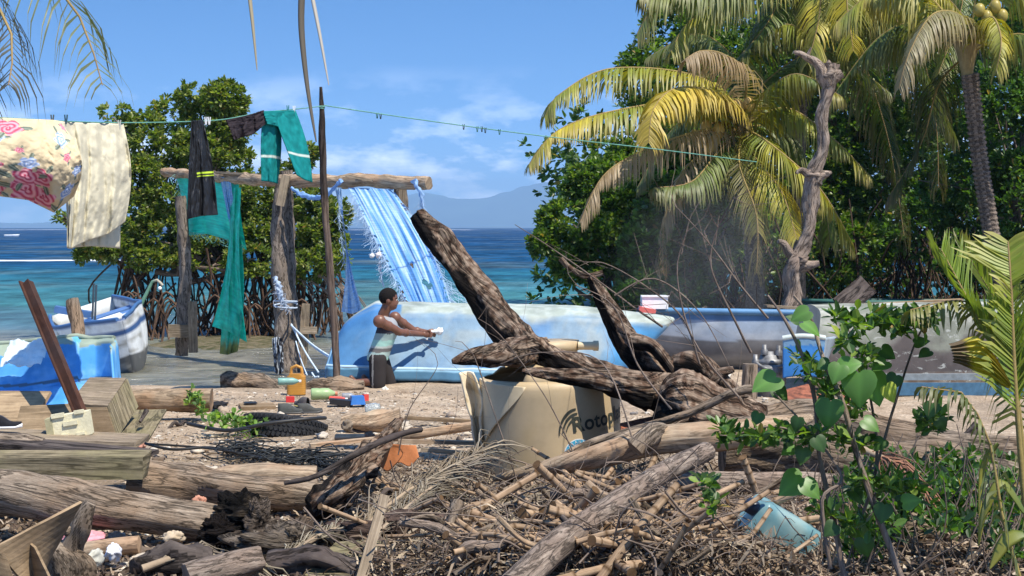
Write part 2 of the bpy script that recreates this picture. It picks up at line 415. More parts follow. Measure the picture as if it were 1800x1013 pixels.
# forest floor at right back
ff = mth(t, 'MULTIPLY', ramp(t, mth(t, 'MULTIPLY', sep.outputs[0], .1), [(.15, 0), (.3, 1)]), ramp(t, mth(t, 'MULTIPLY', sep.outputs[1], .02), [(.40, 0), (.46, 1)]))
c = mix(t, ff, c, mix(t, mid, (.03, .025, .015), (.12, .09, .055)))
# wet sand, weed and mud by the water's edge
wet = ramp(t, sep.outputs[2], [(.02, 1), (.075, 0)])
c = mix(t, wet, c, mix(t, ramp(t, mid, [(.4, 0), (.6, 1)]), (.055, .06, .022), (.19, .155, .1)))
t.links.new(c, b.inputs['Base Color']); b.inputs['Roughness'].default_value = .95; b.inputs['Specular IOR Level'].default_value = .15
bump(t, b, mth(t, 'ADD', mth(t, 'ADD', mid, mth(t, 'MULTIPLY', fine, .5)), mth(t, 'MULTIPLY', vo.outputs['Distance'], .4)), 1., .035)
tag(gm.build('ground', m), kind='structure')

# water ------------------------------------------------------
m, t, b = newmat('sea_water'); ge = nd(t, 'ShaderNodeNewGeometry'); pos = ge.outputs['Position']
sep = nd(t, 'ShaderNodeSeparateXYZ'); t.links.new(pos, sep.inputs[0])
lg = mth(t, 'LOGARITHM', sep.outputs[1], 10.)                       # log10 of distance offshore
wob = mth(t, 'MULTIPLY', mth(t, 'SUBTRACT', noise_n(t, mapping(t, pos, (.05, .12, 1)), 1, 5, .6), .5), .30)
q = mth(t, 'MULTIPLY', mth(t, 'ADD', lg, wob), .333)
body = ramp(t, q, [(.437, (.19, .165, .115)), (.478, (.13, .15, .12)), (.505, (.06, .115, .14)), (.54, (.04, .15, .16)), (.60, (.014, .095, .14)), (.65, (.006, .05, .115)), (.80, (.005, .038, .105)), (1., (.005, .034, .10))])
wv1 = noise_n(t, mapping(t, pos, (.55, .30, 1)), 1, 8, .68, .3)
wv2 = noise_n(t, mapping(t, pos, (1.6, 3.2, 1)), 1, 6, .6, .4)
wv3 = noise_n(t, mapping(t, pos, (.11, .035, 1)), 1, 10, .74)
body = mix(t, ramp(t, q, [(.46, .8), (.50, 0)]), body, mix(t, ramp(t, wv2, [(.38, 0), (.62, 1)]), (.10, .09, .055), (.24, .22, .165)))
body = mix(t, ramp(t, noise_n(t, mapping(t, pos, (.06, .04, 1), (5, 2, 0)), 1, 6, .65), [(.5, 0), (.68, .55)]), body, (.12, .145, .115))
far = ramp(t, q, [(.62, 1), (.68, 0)])
body = mix(t, .75, body, mix(t, 1., body, ramp(t, wv1, [(.32, .30), (.68, 2.0)]), 'MULTIPLY'))
body = mix(t, .8, body, mix(t, 1., body, ramp(t, wv3, [(.35, .5), (.65, 1.6)]), 'MULTIPLY'))
cap = mth(t, 'MULTIPLY', ramp(t, noise_n(t, mapping(t, pos, (.16, .05, 1), (3.2, 9, 0)), 1, 9, .75), [(.69, 0), (.715, 1)]), ramp(t, q, [(.57, 0), (.64, 1)]))
wpos = mth(t, 'ADD', sep.outputs[1], mth(t, 'MULTIPLY', noise_n(t, mapping(t, pos, (.06, .05, 1)), 1, 6, .7), 14.))
surf = mth(t, 'MULTIPLY', ramp(t, mth(t, 'MULTIPLY', wpos, .005), [(.497, 0), (.502, 1), (.513, 1), (.525, 0)]), ramp(t, mth(t, 'MULTIPLY_ADD', sep.outputs[0], .01, .5), [(.25, 1), (.275, 0)]))
surf2 = mth(t, 'MULTIPLY', ramp(t, mth(t, 'MULTIPLY', wpos, .0005), [(.60, 0), (.62, 1), (.72, 1), (.78, 0)]), ramp(t, noise_n(t, mapping(t, pos, (.02, .004, 1)), 1, 6, .7), [(.5, 0), (.6, 1)]))
foam = mth(t, 'MAXIMUM', mth(t, 'MAXIMUM', cap, surf), surf2)
t.links.new(mix(t, foam, body, (.85, .87, .88)), b.inputs['Base Color'])
b.inputs['Roughness'].default_value = .22; b.inputs['IOR'].default_value = 1.33
t.links.new(ramp(t, q, [(.45, .28), (.52, .16), (.62, .06)]), b.inputs['Specular IOR Level'])
bump(t, b, mth(t, 'ADD', mth(t, 'MULTIPLY', wv1, 1.6), mth(t, 'MULTIPLY', wv2, 1.3)), 1., .13)
bn = b.inputs['Normal'].links[0].from_socket; df = nd(t, 'ShaderNodeBsdfDiffuse'); gs = nd(t, 'ShaderNodeBsdfGlossy'); gs.inputs['Roughness'].default_value = .2
t.links.new(b.inputs['Base Color'].links[0].from_socket, df.inputs[0]); t.links.new(bn, df.inputs['Normal']); t.links.new(bn, gs.inputs['Normal'])
msw = nd(t, 'ShaderNodeMixShader'); t.links.new(ramp(t, q, [(.44, .38), (.48, .30), (.53, .14), (.66, .07)]), msw.inputs[0]); t.links.new(df.outputs[0], msw.inputs[1]); t.links.new(gs.outputs[0], msw.inputs[2]); t.links.new(msw.outputs[0], t.nodes['Material Output'].inputs[0])
wm = MB(); WZ = -.05
wm.grid(40, 40, lambda u, v: Vector(((u - .5) * 2 * (60 + 12000 * abs(2 * u - 1) ** 2), 17 + 12600 * v ** 4, WZ)))
tag(wm.build('water', m), kind='structure')

# far hills ---------------------------------------------------
def hill_h(px):
    pts = [(-400, 6), (0, 8), (300, 14), (560, 30), (700, 52), (745, 60), (790, 54), (850, 50), (890, 60), (925, 74), (960, 80), (1010, 76), (1100, 84), (1250, 70), (1500, 60), (2200, 30)]
    for (a, ya), (b_, yb) in zip(pts, pts[1:]):
        if a <= px <= b_: return ya + (yb - ya) * sstep(a, b_, px)
    return 5
def hill(u, v):
    px = -400 + 2600 * u; D = 11000 + 1100 * v
    h = hill_h(px) * (math.sin(min(1, v * 1.6) * math.pi / 2) ** .8) * (1 if v < .8 else (1 - (v - .8) * 3))
    h += (fbm((px * .012, v * 5, 1), 1, 5) * 5 + fbm((px * .06, v * 14, 4), 1, 3) * 1.6) * min(1, v * 4)
    return Vector(((px - 900) / F * D, D, -4 + max(0, h) / F * D))
hm = MB(); hm.grid(260, 30, hill)
tag(hm.build('hills', plain('forested_hills', (.05, .075, .035), .95, 0, .1, .4, .004)), kind='structure')

m, t, b = newmat('air'); t.nodes.remove(b)
pv = nd(t, 'ShaderNodeVolumePrincipled'); pv.inputs['Color'].default_value = (.42, .68, 1, 1); pv.inputs['Density'].default_value = .00017; pv.inputs['Anisotropy'].default_value = .0
t.links.new(pv.outputs[0], t.nodes['Material Output'].inputs['Volume'])
hz = MB(); hz.box((0, 6350, 182), (25500, 12900, 376))
tag(hz.build('haze', m), 'thin sea haze over the water and the far hills', 'haze', kind='stuff')

# far boat ----------------------------------------------------
def hull(L_, B_, Hh, nose=.35, n=28, rake=.25, stern=.75, m_=14, sheer=.12):
    """right-hand + left-hand side as one grid; x forward, z up, keel at z=0"""
    def fn(u, v):
        s = u; x = -L_ / 2 + L_ * s
        wdt = B_ / 2 * (stern + (1 - stern) * math.sin(min(1, s / .45) * math.pi / 2)) if s < 1 - nose else B_ / 2 * math.cos((s - 1 + nose) / nose * math.pi / 2) ** .75
        k = v * 2 - 1; a = abs(k)
        y = math.copysign(wdt * (math.sin(a * math.pi / 2) ** .72 if a > 0 else 0), k)
        rise = Hh * .25 * max(0, (s - .7) / .3) ** 2
        top = Hh * (1 + sheer * 2 * max(0, s - .4))
        z = rise + (top - rise) * a ** 1.7
        return Vector((x + rake * max(0, (s - .8) / .2) * a, y, z))
    return fn
fb = thing('far_boat', 'tiny white boat far out on the blue sea at left', 'boat', P(20, 403, 330) + Vector((0, 0, 0)))
M4 = Matrix.Translation(Vector((P(20, 403, 330).x, 330, -.1))) @ Matrix.Rotation(R(8), 4, 'Z')
f_ = hull(2.9, 1.1, .55); bm_ = MB(); bm_.grid(20, 10, lambda u, v: M4 @ f_(u, v), lambda u, v, p: (.8, .82, .82)); bm_.build('hull', M_PAINT, fb, thick=.03)
bm_ = MB(); bm_.box(M4 @ Vector((-.2, 0, .42)), (.25, .8, .04), M4.to_3x3(), col=(.7, .7, .68)); bm_.build('seat', M_PAINT, fb)

# ============================================================ POST FRAME with its crossbar
LA, LB, LM = P(288, 303, 25.2), P(754, 323, 20.6), P(495, 318, 22.0)
lr = P(640, 318, 21.2)
t_ = thing('drying_frame', 'rough pole frame on the shore carrying the torn tarps', 'pole frame', (LM.x, LM.y, 0))
b_ = MB(); b_.tube([LA, P(400, 313, 23.3), LM, lr, LB], [.07, .085, .09, .095, .09], n=12, amp=.35, freq=10, fine=.05); b_.build('crossbar', M_LOGTAN, t_)
for pts, r in (([(318, 345, 24.2), (324, 430, 24.2), (325, 520, 24.2), (318, 625, 24.2)], (.085, .11)),
               ([(497, 322, 22.0), (489, 400, 22.0), (496, 520, 21.9), (507, 660, 21.8)], (.10, .15)),
               ([(503, 300, 22.3), (508, 400, 22.3), (512, 520, 22.2), (518, 640, 22.1)], (.08, .10)),
               ([(703, 330, 21.5), (708, 400, 21.5), (713, 470, 21.5), (716, 640, 21.4)], (.09, .10))):
    b_ = MB(); b_.tube([P(*p) for p in pts], [r[0], r[1]], n=12, amp=.4, freq=8, fine=.08, seed=r[0] * 50); b_.build('post', M_POST, t_)
b_ = MB(); b_.plank(P(503, 308, 21.7), P(492, 362, 21.7), .12, .05, up=Vector((0, 1, 0))); b_.build('cleat', M_PLANK, t_)
b_ = MB(); b_.plank(P(708, 318, 21.2), P(708, 366, 21.2), .10, .05, up=Vector((0, 1, 0))); b_.build('cleat', M_PLANK, t_)
for pts, r in (([(338, 530, 24.0), (340, 620, 24.0)], .08),):
    b_ = MB(); b_.plank(P(*pts[0]), P(*pts[1]), .13, .08, up=Vector((0, 1, 0))); b_.build('side_stake', M_PLANK, t_)
b_ = MB(); b_.plank(P(296, 582, 24.0), P(345, 582, 24.05), .10, .20); b_.build('bracket', M_PLANK, t_)
b_ = MB(); b_.plank(P(380, 304, 23.3), P(600, 317, 21.4), .14, .03, up=Vector((0, .2, 1))); b_.build('top_board', M_PLANK, t_)
b_ = MB(); b_.plank(P(608, 309, 20.9), P(655, 318, 20.9), .14, .03); b_.build('top_board', M_PLANK, t_)

# second lower stake behind the twin posts
t_ = thing('mooring_stake', 'short squared stake with side plate behind the twin posts', 'stake', P(536, 640, 23))
b_ = MB(); b_.box(P(534, 590, 23), (.14, .14, .95), Matrix.Rotation(R(4), 3, 'Y'), taper=.8); b_.build('stake', M_PLANK, t_)
b_ = MB(); b_.box(P(532, 581, 22.9), (.42, .10, .10)); b_.build('side_plate', M_PLANK, t_)
# leaning stake by the white boat
b_ = MB(); b_.tube([P(127, 528, 19), P(133, 565, 18.9), P(147, 640, 18.7)], [.085, .075], n=10, amp=.3, freq=8)
tag(b_.build('leaning_post', M_LOG), 'grey pole stump leaning left of the white boat bow', 'post')

# thin black pole with the clothesline ----------------------
b_ = MB(); b_.tube([P(564, 153, 18.25), P(566, 210, 18.25), P(568, 300, 18.25), P(574, 400, 18.25), P(582, 500, 18.2), P(589, 600, 18.2), P(593, 704, 18.1)], lambda t: .018 + .026 * sstep(0, .25, t) , n=9, amp=.25, freq=9,
    col=lambda p, t, a: (.35, .33, .32) if t < .45 + .1 * fbm(p, 3) else (.75, .68, .62))
lp = b_.build('line_pole', wood('pole_wood', (.10, .08, .07), (.28, .23, .20), None, vcol=True)); tag(lp, 'tall thin dark pole holding up the clothesline', 'pole')
def Dline(px):
    k = (px - 900) / F; tt = (12 * k + 4.27) / (2 - 6.3 * k); return 12 + 6.3 * tt
def Lp(px, py, off=0.): return P(px, py, Dline(px) + off)
b_ = MB(); b_.tube([Lp(-60, 203), Lp(40, 209), Lp(130, 214), Lp(220, 216), Lp(330, 214), Lp(395, 210), Lp(460, 198), Lp(520, 192), P(566, 187, 18.25)], .006, n=5, step=.2)
b_.tube([P(566, 185, 18.25), P(700, 205, 18.7), P(850, 226, 19.3), P(1000, 245, 20), P(1150, 262, 21), P(1330, 285, 22.5)], .007, n=5, step=.2)
b_.tube([P(566, 190, 18.25) + Vector((.03 * math.cos(a), .03 * math.sin(a), .02 * math.sin(a * .2))) for a in np.linspace(0, 18, 30)], .008, n=5, step=.02)
tag(b_.build('clothesline', plain('green_cord', (.13, .33, .26), .7)), 'thin green cord clothesline running from pole to palm', 'clothesline')
def peg(px, py, D, col, label, h=.07):
    c = P(px, py, D); t_ = thing('clothes_peg', label, 'clothes peg', c, 'pegs on the clothesline')
    for sg in (-1, 1):
        b_ = MB(); b_.box(c + Vector((sg * .007, 0, -.01)), (.009, .014, h), Matrix.Rotation(R(6 * sg), 3, 'Y'), col=col); b_.build('peg_half', M_VC, t_)
for px, py, cc in ((663, 202, 'g'), (669, 203, 'k'), (815, 222, 'k'), (839, 226, 'g'), (847, 226, 'k'), (853, 228, 'k'), (878, 231, 'g')):
    D = 18.25 + (px - 566) / (850 - 566) * 1.05
    peg(px, py, D, (.02, .03, .03) if cc == 'k' else (.03, .12, .09), {663: 'green peg, left of the pair just right of the pole top', 669: 'dark peg, right of the pair just right of the pole top', 815: 'dark peg, leftmost of the five over open sky', 839: 'green peg, first of the close trio over open sky', 847: 'dark peg, middle of the close trio over open sky', 853: 'dark peg, last of the close trio over open sky', 878: 'green peg nearest the palm on the line'}[px])
for px, py, cc, n_ in ((92, 208, (.1, .12, .12), 'grey peg at the right edge of the floral sheet'), (116, 208, (.04, .09, .12), 'dark blue peg at the left edge of the cream sheet'), (210, 217, (.5, .5, .45), 'pale peg at the right corner of the cream sheet'),
                       (362, 211, (.8, .8, .8), 'left white peg beside the black trousers'), (368, 211, (.8, .8, .8), 'right white peg beside the black trousers'), (506, 190, (.03, .2, .2), 'green peg on top of the teal trousers'), (517, 191, (.85, .85, .85), 'white peg at the right end of the teal trousers')):
    peg(px, py, Dline(px) - .03, cc, n_, .08)

# ------------------------------------------------------------ laundry
def floral(u, v, p):
    base = Vector((.64, .52, .33)); c = base
    roses = [(.30, .12, .095, 0), (.02, .27, .10, 1), (.10, .62, .13, 0), (.42, .72, .10, 0), (.55, .70, .10, 0), (.78, .22, .085, 1), (.80, .42, .05, 0), (.43, .55, .07, 1), (.20, .25, .06, 1), (.45, .88, .13, 0), (.62, .9, .1, 0), (.93, .62, .06, 1), (.36, .40, .035, 0), (-.02, .42, .06, 0), (.95, .08, .05, 0), (.2, .9, .08, 0), (.84, .82, .08, 1), (.12, .04, .05, 1)]
    for i, (ru, rv, rr, kd) in enumerate(roses):
        dx, dy = (u - ru) * 1.0, (v - rv) * 1.05; d = math.hypot(dx, dy); a = math.atan2(dy, dx)
        edge = rr * (1 + .16 * math.sin(5 * a + i) + .08 * math.sin(9 * a + 2 * i))
        if d < edge:
            k = .5 + .5 * math.sin(d / rr * 13 + 2.2 * math.sin(a * 2.5 + i) + a)
            a_, b2 = (((.50, .06, .12), (.80, .40, .45)), ((.20, .31, .58), (.62, .68, .78)))[kd]
            if kd == 0 and d < rr * .35: a_ = (.42, .02, .07)
            return Vector(a_).lerp(Vector(b2), k)
        for j in range(3):
            la = i * 1.3 + j * 2.1; lx, ly = ru + math.cos(la) * rr * 1.35, rv + math.sin(la) * rr * 1.35
            ex, ey = u - lx, v - ly; e1 = ex * math.cos(la) + ey * math.sin(la); e2 = -ex * math.sin(la) + ey * math.cos(la)
            if (e1 / (rr * .55)) ** 2 + (e2 / (rr * .24)) ** 2 < 1: return Vector((.10, .13, .10)).lerp(Vector((.32, .36, .28)), .5 + .5 * math.sin(e2 * 220))
    return c
def lerp_poly(pts, t):
    x = t * (len(pts) - 1); i = min(int(x), len(pts) - 2); f = x - i
    return tuple(a * (1 - f) + b * f for a, b in zip(pts[i], pts[i + 1]))
def cloth(name, label, cat, top, bot, colf, nu=70, nv=70, folds=6, depth=.05, off=-.02, thick=.004, belly=0., mat=None, group=None, phase=0., Df=None, side=(0., 0.), parent=None, gather=1.0):
    """cloth hung between a top polyline and a bottom polyline (photo positions, each at its own distance)"""
    Df = Df or Dline
    def fn(u, v):
        tx, ty = lerp_poly(top, u); bx, by = lerp_poly(bot, u)
        px = tx + (bx - tx) * v + side[0] * math.sin(v * math.pi) * (1 - u) + side[1] * math.sin(v * math.pi) * u; py = ty + (by - ty) * v
        D = Df(tx) + off
        uw = u + .09 * noise.noise(Vector((u * 3.1, v * 1.3, phase + 3))) + .03 * noise.noise(Vector((u * 9, v * 3, phase)))
        am = .5 + .9 * abs(noise.noise(Vector((u * 4, v * .8, phase + 9))))
        dd = am * depth * (.3 + .7 * v ** gather) * (math.sin(uw * folds * 6.283 + phase + 1.2 * math.sin(v * 3)) + .4 * math.sin(uw * folds * 15.1 + 2 * phase + 2 * v))
        dd += .55 * depth * fbm((u * 5, v * 4, phase), 1.5, 4) - belly * math.sin(v * math.pi)
        return P(px, py, D + dd)
    if mat is not None and mat.name in ('thin_woven_tarp', 'green_tarp'): thick = 0
    b_ = MB(); b_.grid(nu, nv, fn, colf); o = b_.build(name, mat or M_CLOTH, parent, thick=thick)
    if parent is None: tag(o, label, cat, group)
    return o
cloth('sheet', 'floral bedsheet with pink and blue roses on the clothesline', 'bedsheet', [(-60, 205), (0, 207), (60, 210), (92, 211), (104, 213)], [(-60, 330), (0, 345), (50, 352), (95, 374), (130, 345)], floral, 150, 120, 2.2, .05, -.12, belly=.22, side=(0, 26))
cream = lambda u, v, p: Vector((.62, .57, .42)) * (1 + .12 * fbm((u * 8, v * 10, 5), 1, 3))
cloth('sheet', 'plain cream sheet hanging in long folds beside the floral one', 'bedsheet', [(88, 211), (120, 215), (150, 216), (185, 217), (217, 218)], [(118, 436), (125, 438), (150, 425), (190, 412), (220, 390)], cream, 110, 80, 4.5, .055, 0, side=(10, 12), phase=.4)
cloth('sheet', 'back fold of cream cloth showing under the cream sheet hem', 'bedsheet', [(120, 216), (160, 217), (214, 218)], [(120, 436), (160, 433), (211, 437)], cream, 60, 50, 3, .04, .16, phase=2)
def black_tr(u, v, p):
    if .545 < v < .56 or .575 < v < .59: return (.62, .85, .05) if u > .38 else (.012, .012, .013)
    return (.012, .012, .013)
cloth('trousers', 'black rain trousers with two yellow stripes hung by the hem', 'trousers', [(336, 213), (345, 212), (357, 211)], [(328, 386), (352, 380), (383, 378)], black_tr, 60, 110, 2.2, .035, -.12, side=(0, 4), phase=1, mat=vcmat('black_nylon', .45, .3, 8, .2, 60))
cloth('shirt', 'crumpled dark brown shirt slung over the clothesline', 'shirt', [(397, 211), (425, 205), (445, 200), (463, 194)], [(412, 246), (420, 243), (445, 236), (466, 218)], lambda u, v, p: (.035, .028, .032), 60, 40, 3, .05, -.05, phase=.3, thick=.012)
tl = thing('trousers', 'teal work trousers with pale reflective bands on the clothesline', 'trousers', Lp(500, 195))
def teal(u, v, p): return (.55, .62, .56) if .62 < v < .665 else Vector((.012, .20, .20)) * (1 + .25 * fbm((u * 6, v * 9, 2), 1, 3))
cloth('trouser_leg', '', '', [(462, 197), (480, 195), (492, 198)], [(460, 318), (476, 320), (488, 323)], teal, 30, 60, 1.2, .04, -.05, parent=tl, thick=.01, side=(-2, 4))
cloth('trouser_leg', '', '', [(480, 196), (500, 196), (519, 194)], [(522, 308), (535, 316), (549, 321)], teal, 30, 60, 1.1, .04, -.03, parent=tl, thick=.01, phase=2, side=(-1, 6))
cloth('waistband', '', '', [(462, 196), (480, 195), (500, 195), (517, 194)], [(470, 218), (486, 222), (500, 228), (521, 222)], lambda u, v, p: (.012, .19, .19), 30, 20, 2, .03, -.07, parent=tl, thick=.01)

# ------------------------------------------------------------ tarps on the frame
def Dbar(px): return 25.2 + (px - 288) / (495 - 288) * (22.0 - 25.2) if px < 495 else 22.0 + (px - 495) / (754 - 495) * (20.6 - 22.0)
def frayed(b_, pts, n, ln, col, rad=.0035, D0=None, sag=.3, dirx=0.):
    for i in range(n):
        u = random.random(); p = Vector(lerp_poly(pts, u)); l = ln * random.uniform(.3, 1.2)
        q = p + Vector((random.gauss(dirx, .35), random.gauss(0, .3), -random.uniform(.4, 1))) * l
        mid_ = (p + q) / 2 + Vector((random.gauss(0, .2), 0, random.gauss(0, .15))) * l
        b_.tube([p, mid_, q], rad, n=3, step=ln / 3, cap=False, col=lambda a, b2, c2: col)
gc = lambda u, v, p: Vector((.02, .62, .44)) * (1 + .3 * fbm((u * 7, v * 9, 8), 1, 4))
tp = thing('green_tarp', 'torn green plastic tarp draped over the left of the crossbar', 'tarp', P(370, 330, 23.8))
M_GT = leafmat('green_tarp', .42, .3, (1.2, 1.3, 1.2), fiber=25, spec=.5)
cloth('tarp_sheet', '', '', [(306, 302), (330, 303), (360, 306), (390, 309), (420, 312)], [(316, 398), (333, 414), (362, 411), (395, 420), (434, 440)], gc, 70, 60, 2.5, .07, -.18, parent=tp, Df=Dbar, mat=M_GT, side=(8, -4))
cloth('hanging_strip', '', '', [(403, 330), (411, 330), (424, 330)], [(373, 574), (400, 582), (434, 602)], gc, 24, 110, 1.3, .08, -.26, parent=tp, Df=Dbar, mat=M_GT, side=(12, -8), gather=.4)
cloth('hanging_strip', '', '', [(404, 400), (415, 410), (424, 420)], [(386, 622), (400, 624), (418, 618)], lambda u, v, p: Vector((.015, .45, .33)).lerp(Vector((.16, .19, .05)), sstep(.86, .95, v + .05 * fbm((u * 5, v * 5, 0), 2))), 24, 80, 1.6, .06, -.16, parent=tp, Df=Dbar, mat=M_GT, side=(0, 8))
b_ = MB(); frayed(b_, [P(310, 303, 24.7), P(320, 350, 24.5), P(322, 405, 24.4), P(360, 412, 23.9), P(428, 430, 22.9)], 120, .16, (.30, .62, .5)); b_.build('frayed_threads', M_DRYLEAF, tp)
bc = lambda u, v, p: Vector((.13, .36, .76)).lerp(Vector((.50, .70, .90)), sstep(-.25, .5, fbm((u * 16, v * 2.0, 3), 1, 5)))
cloth('tarp_rag', 'narrow faded blue rag knotted over the green tarp', 'rag', [(386, 311), (395, 312), (405, 313)], [(404, 398), (410, 404), (416, 400)], bc, 20, 50, 2, .04, -.34, Df=Dbar, mat=M_TARP)
bt = thing('blue_tarp', 'long frayed light blue tarp sweeping from crossbar down to upturned boat', 'tarp', P(650, 330, 21))
def bigblue(u, v):
    tx, ty = lerp_poly([(612, 330), (640, 331), (665, 332), (690, 333)], u)
    bx, by = lerp_poly([(722, 548), (745, 549), (770, 548), (797, 546)], u)
    k = .5 * v + .5 * v * v if False else v
    lx = tx + (bx - tx) * (k ** .92); px = lx + 12 * math.sin(v * math.pi) * (u - .2); py = ty + (by - ty) * v
    D = 20.9 - 1.35 * v + .010 * math.sin(u * 34 + v * 3) + .03 * fbm((u * 8, v * 1.2, 1), 1.4, 3) - .22 * math.sin(v * math.pi)
    return P(px, py, D)
holes = [(.50, .62, .035, .02), (.62, .76, .06, .028), (.66, .79, .05, .028), (.72, .78, .03, .02)]
bb = MB(); bb.grid(90, 150, bigblue, bc, (1.2, 4))
keep = []
uvk = []; smk = []
for fi, f4 in enumerate(bb.f):
    i, j = fi % 90, fi // 90; u, v = i / 90, j / 150
    hole = any(((u - a) / c2) ** 2 + ((v - b2) / d2) ** 2 < 1 + .5 * noise.noise(Vector((u * 60, v * 60, 0))) for a, b2, c2, d2 in holes)
    if not hole and (min(u, 1 - u) < .06) and noise.noise(Vector((u * 3, v * 40, 5))) > .15: hole = True
    if not hole: keep.append(f4); uvk.extend(bb.uv[fi * 4:fi * 4 + 4]); smk.append(True)
bb.f, bb.uv, bb.sm = keep, uvk, smk
bb.build('tarp_sheet', M_TARP, bt)
b_ = MB(); frayed(b_, [bigblue(0, v) for v in np.linspace(0.05, 1, 20)], 300, .15, (.55, .72, .92), .0022, dirx=-.35); frayed(b_, [bigblue(1, v) for v in np.linspace(0.1, 1, 20)], 260, .13, (.55, .72, .92), .0022, dirx=.3)
frayed(b_, [bigblue(1, v) for v in np.linspace(0.72, 1, 8)], 40, .5, (.55, .72, .92), .002, dirx=1.1)
b_.build('frayed_threads', M_DRYLEAF, bt)
st = thing('blue_tarp', 'narrow twisted blue tarp strip hanging just right of the thin pole', 'tarp', P(600, 330, 21))
cloth('tarp_sheet', '', '', [(588, 330), (594, 330), (600, 330)], [(600, 548), (618, 552), (637, 545)], lambda u, v, p: Vector((.30, .55, .88)).lerp(Vector((.65, .80, .93)), sstep(-.3, .4, fbm((u * 12, v * 2, 1), 1, 4))), 36, 110, 2.5, .05, -.25, parent=st, Df=Dbar, mat=M_TARP, side=(14, -8))
b_ = MB(); frayed(b_, [P(595 + 30 * v ** 2, 340 + 205 * v, 20.9) for v in np.linspace(0, 1, 20)], 160, .14, (.55, .72, .92), .0022, dirx=.2); b_.build('frayed_threads', M_DRYLEAF, st)
b_ = MB(); b_.tube([P(512, 330, 21.7), P(530, 342, 21.6), P(552, 347, 21.5), P(575, 343, 21.3), P(592, 325, 21.1), P(600, 318, 21.0)], [.015, .035, .03, .02, .03], n=14, amp=.9, freq=50, step=.02, col=lambda p, t, a: (.3, .52, .85))
tag(b_.build('twisted_rag', M_TARP), 'blue tarp rag looped along the crossbar left of the big tarp', 'rag')
b_ = MB(); b_.tube([P(727, 316, 20.5), P(734, 330, 20.5), P(742, 345, 20.5), P(741, 372, 20.5)], [.04, .02, .028, .012], n=14, amp=.9, freq=50, step=.02, col=lambda p, t, a: (.35, .55, .82)); frayed(b_, [P(740, 350, 20.5), P(742, 372, 20.5)], 20, .15, (.5, .65, .85))
tag(b_.build('twisted_rag', M_TARP), 'short blue rag tied round the right end of the crossbar', 'rag')
b_ = MB(); b_.tube([P(482, 486, 21.4), P(490, 505, 21.4), P(493, 525, 21.4), P(502, 540, 21.5)], [.02, .038, .03, .02], n=16, amp=1., freq=70, step=.015, col=lambda p, t, a: (.42, .52, .66)); frayed(b_, [P(482, 486, 21.4), P(505, 545, 21.4)], 40, .2, (.5, .58, .7))
b_.tube([P(502, 535, 21.55) + Vector((.16 * math.cos(a), .16 * math.sin(a), .05 * math.sin(a * .37))) for a in np.linspace(0, 13, 26)], .012, n=5, col=lambda p, t, a: (.5, .58, .68))
tag(b_.build('rope_tie', M_DRYLEAF), 'faded blue rope and rag tied round the twin posts', 'rope')
b_ = MB()
for a_, b2, r_ in (((512, 572, 21.4), (592, 634, 19.4), .014), ((515, 575, 21.4), (590, 636, 19.4), .012), ((512, 570, 21.4), (560, 655, 20.6), .012), ((548, 655, 20.6), (560, 662, 20.5), .012), ((520, 600, 21.4), (540, 660, 20.6), .008)):
    p, q = P(*a_), P(*b2); b_.tube([p, (p + q) / 2 - Vector((0, 0, .04)), q], r_, n=5, col=lambda p, t, a: (.55, .66, .76))
tag(b_.build('mooring_rope', M_MATTE), 'pale ropes stretched from the twin posts to the blue boat', 'rope')
# dark rags at post foot
cloth('rag', 'black and grey rag hanging at the foot of the twin posts', 'rag', [(478, 595), (488, 592), (497, 596)], [(483, 655), (490, 660), (499, 652)], lambda u, v, p: Vector((.03, .03, .035)).lerp(Vector((.45, .5, .55)), sstep(.0, .3, fbm((u * 6, v * 5, 2), 1.3, 3))), 30, 40, 2, .06, 0, Df=lambda x: 21.3)
for px, py, r_, l_ in ((654, 450, .035, 'smaller white float hanging by the blue tarp'), (667, 449, .05, 'pinkish round float on a string by the blue tarp')):
    t2 = thing('net_float', l_, 'float', P(px, py, 20), 'floats on the string'); b_ = MB(); b_.ball(P(px, py, 20), r_, 14, 10, (1, 1, .9), amp=.15, col=(.85, .72, .66) if r_ > .04 else (.85, .83, .8)); b_.build('float_body', M_VC, t2)
    b_ = MB(); b_.tube([P(px, py, 20) + Vector((.0, -.0, r_ * .8)), P(px, py, 20) + Vector((0, 0, r_ * 1.25))], .012, n=6, col=lambda p, t, a: (.6, .6, .6)); b_.build('eyelet', M_VC, t2)
b_ = MB(); b_.tube([P(666, 418, 20.2), P(667, 445, 20.05), P(668, 475, 20), P(672, 495, 20), P(675, 505, 20)], .011, n=5, col=lambda p, t, a: (.7, .75, .8)); b_.tube([P(655, 447, 20.06), P(667, 444, 20.05)], .008, n=4, col=lambda p, t, a: (.7, .75, .8)); frayed(b_, [P(667, 455, 20), P(670, 490, 20)], 26, .14, (.7, .75, .82), .004)
tag(b_.build('float_string', M_DRYLEAF), 'frayed pale string hanging from the blue tarp with floats', 'string')
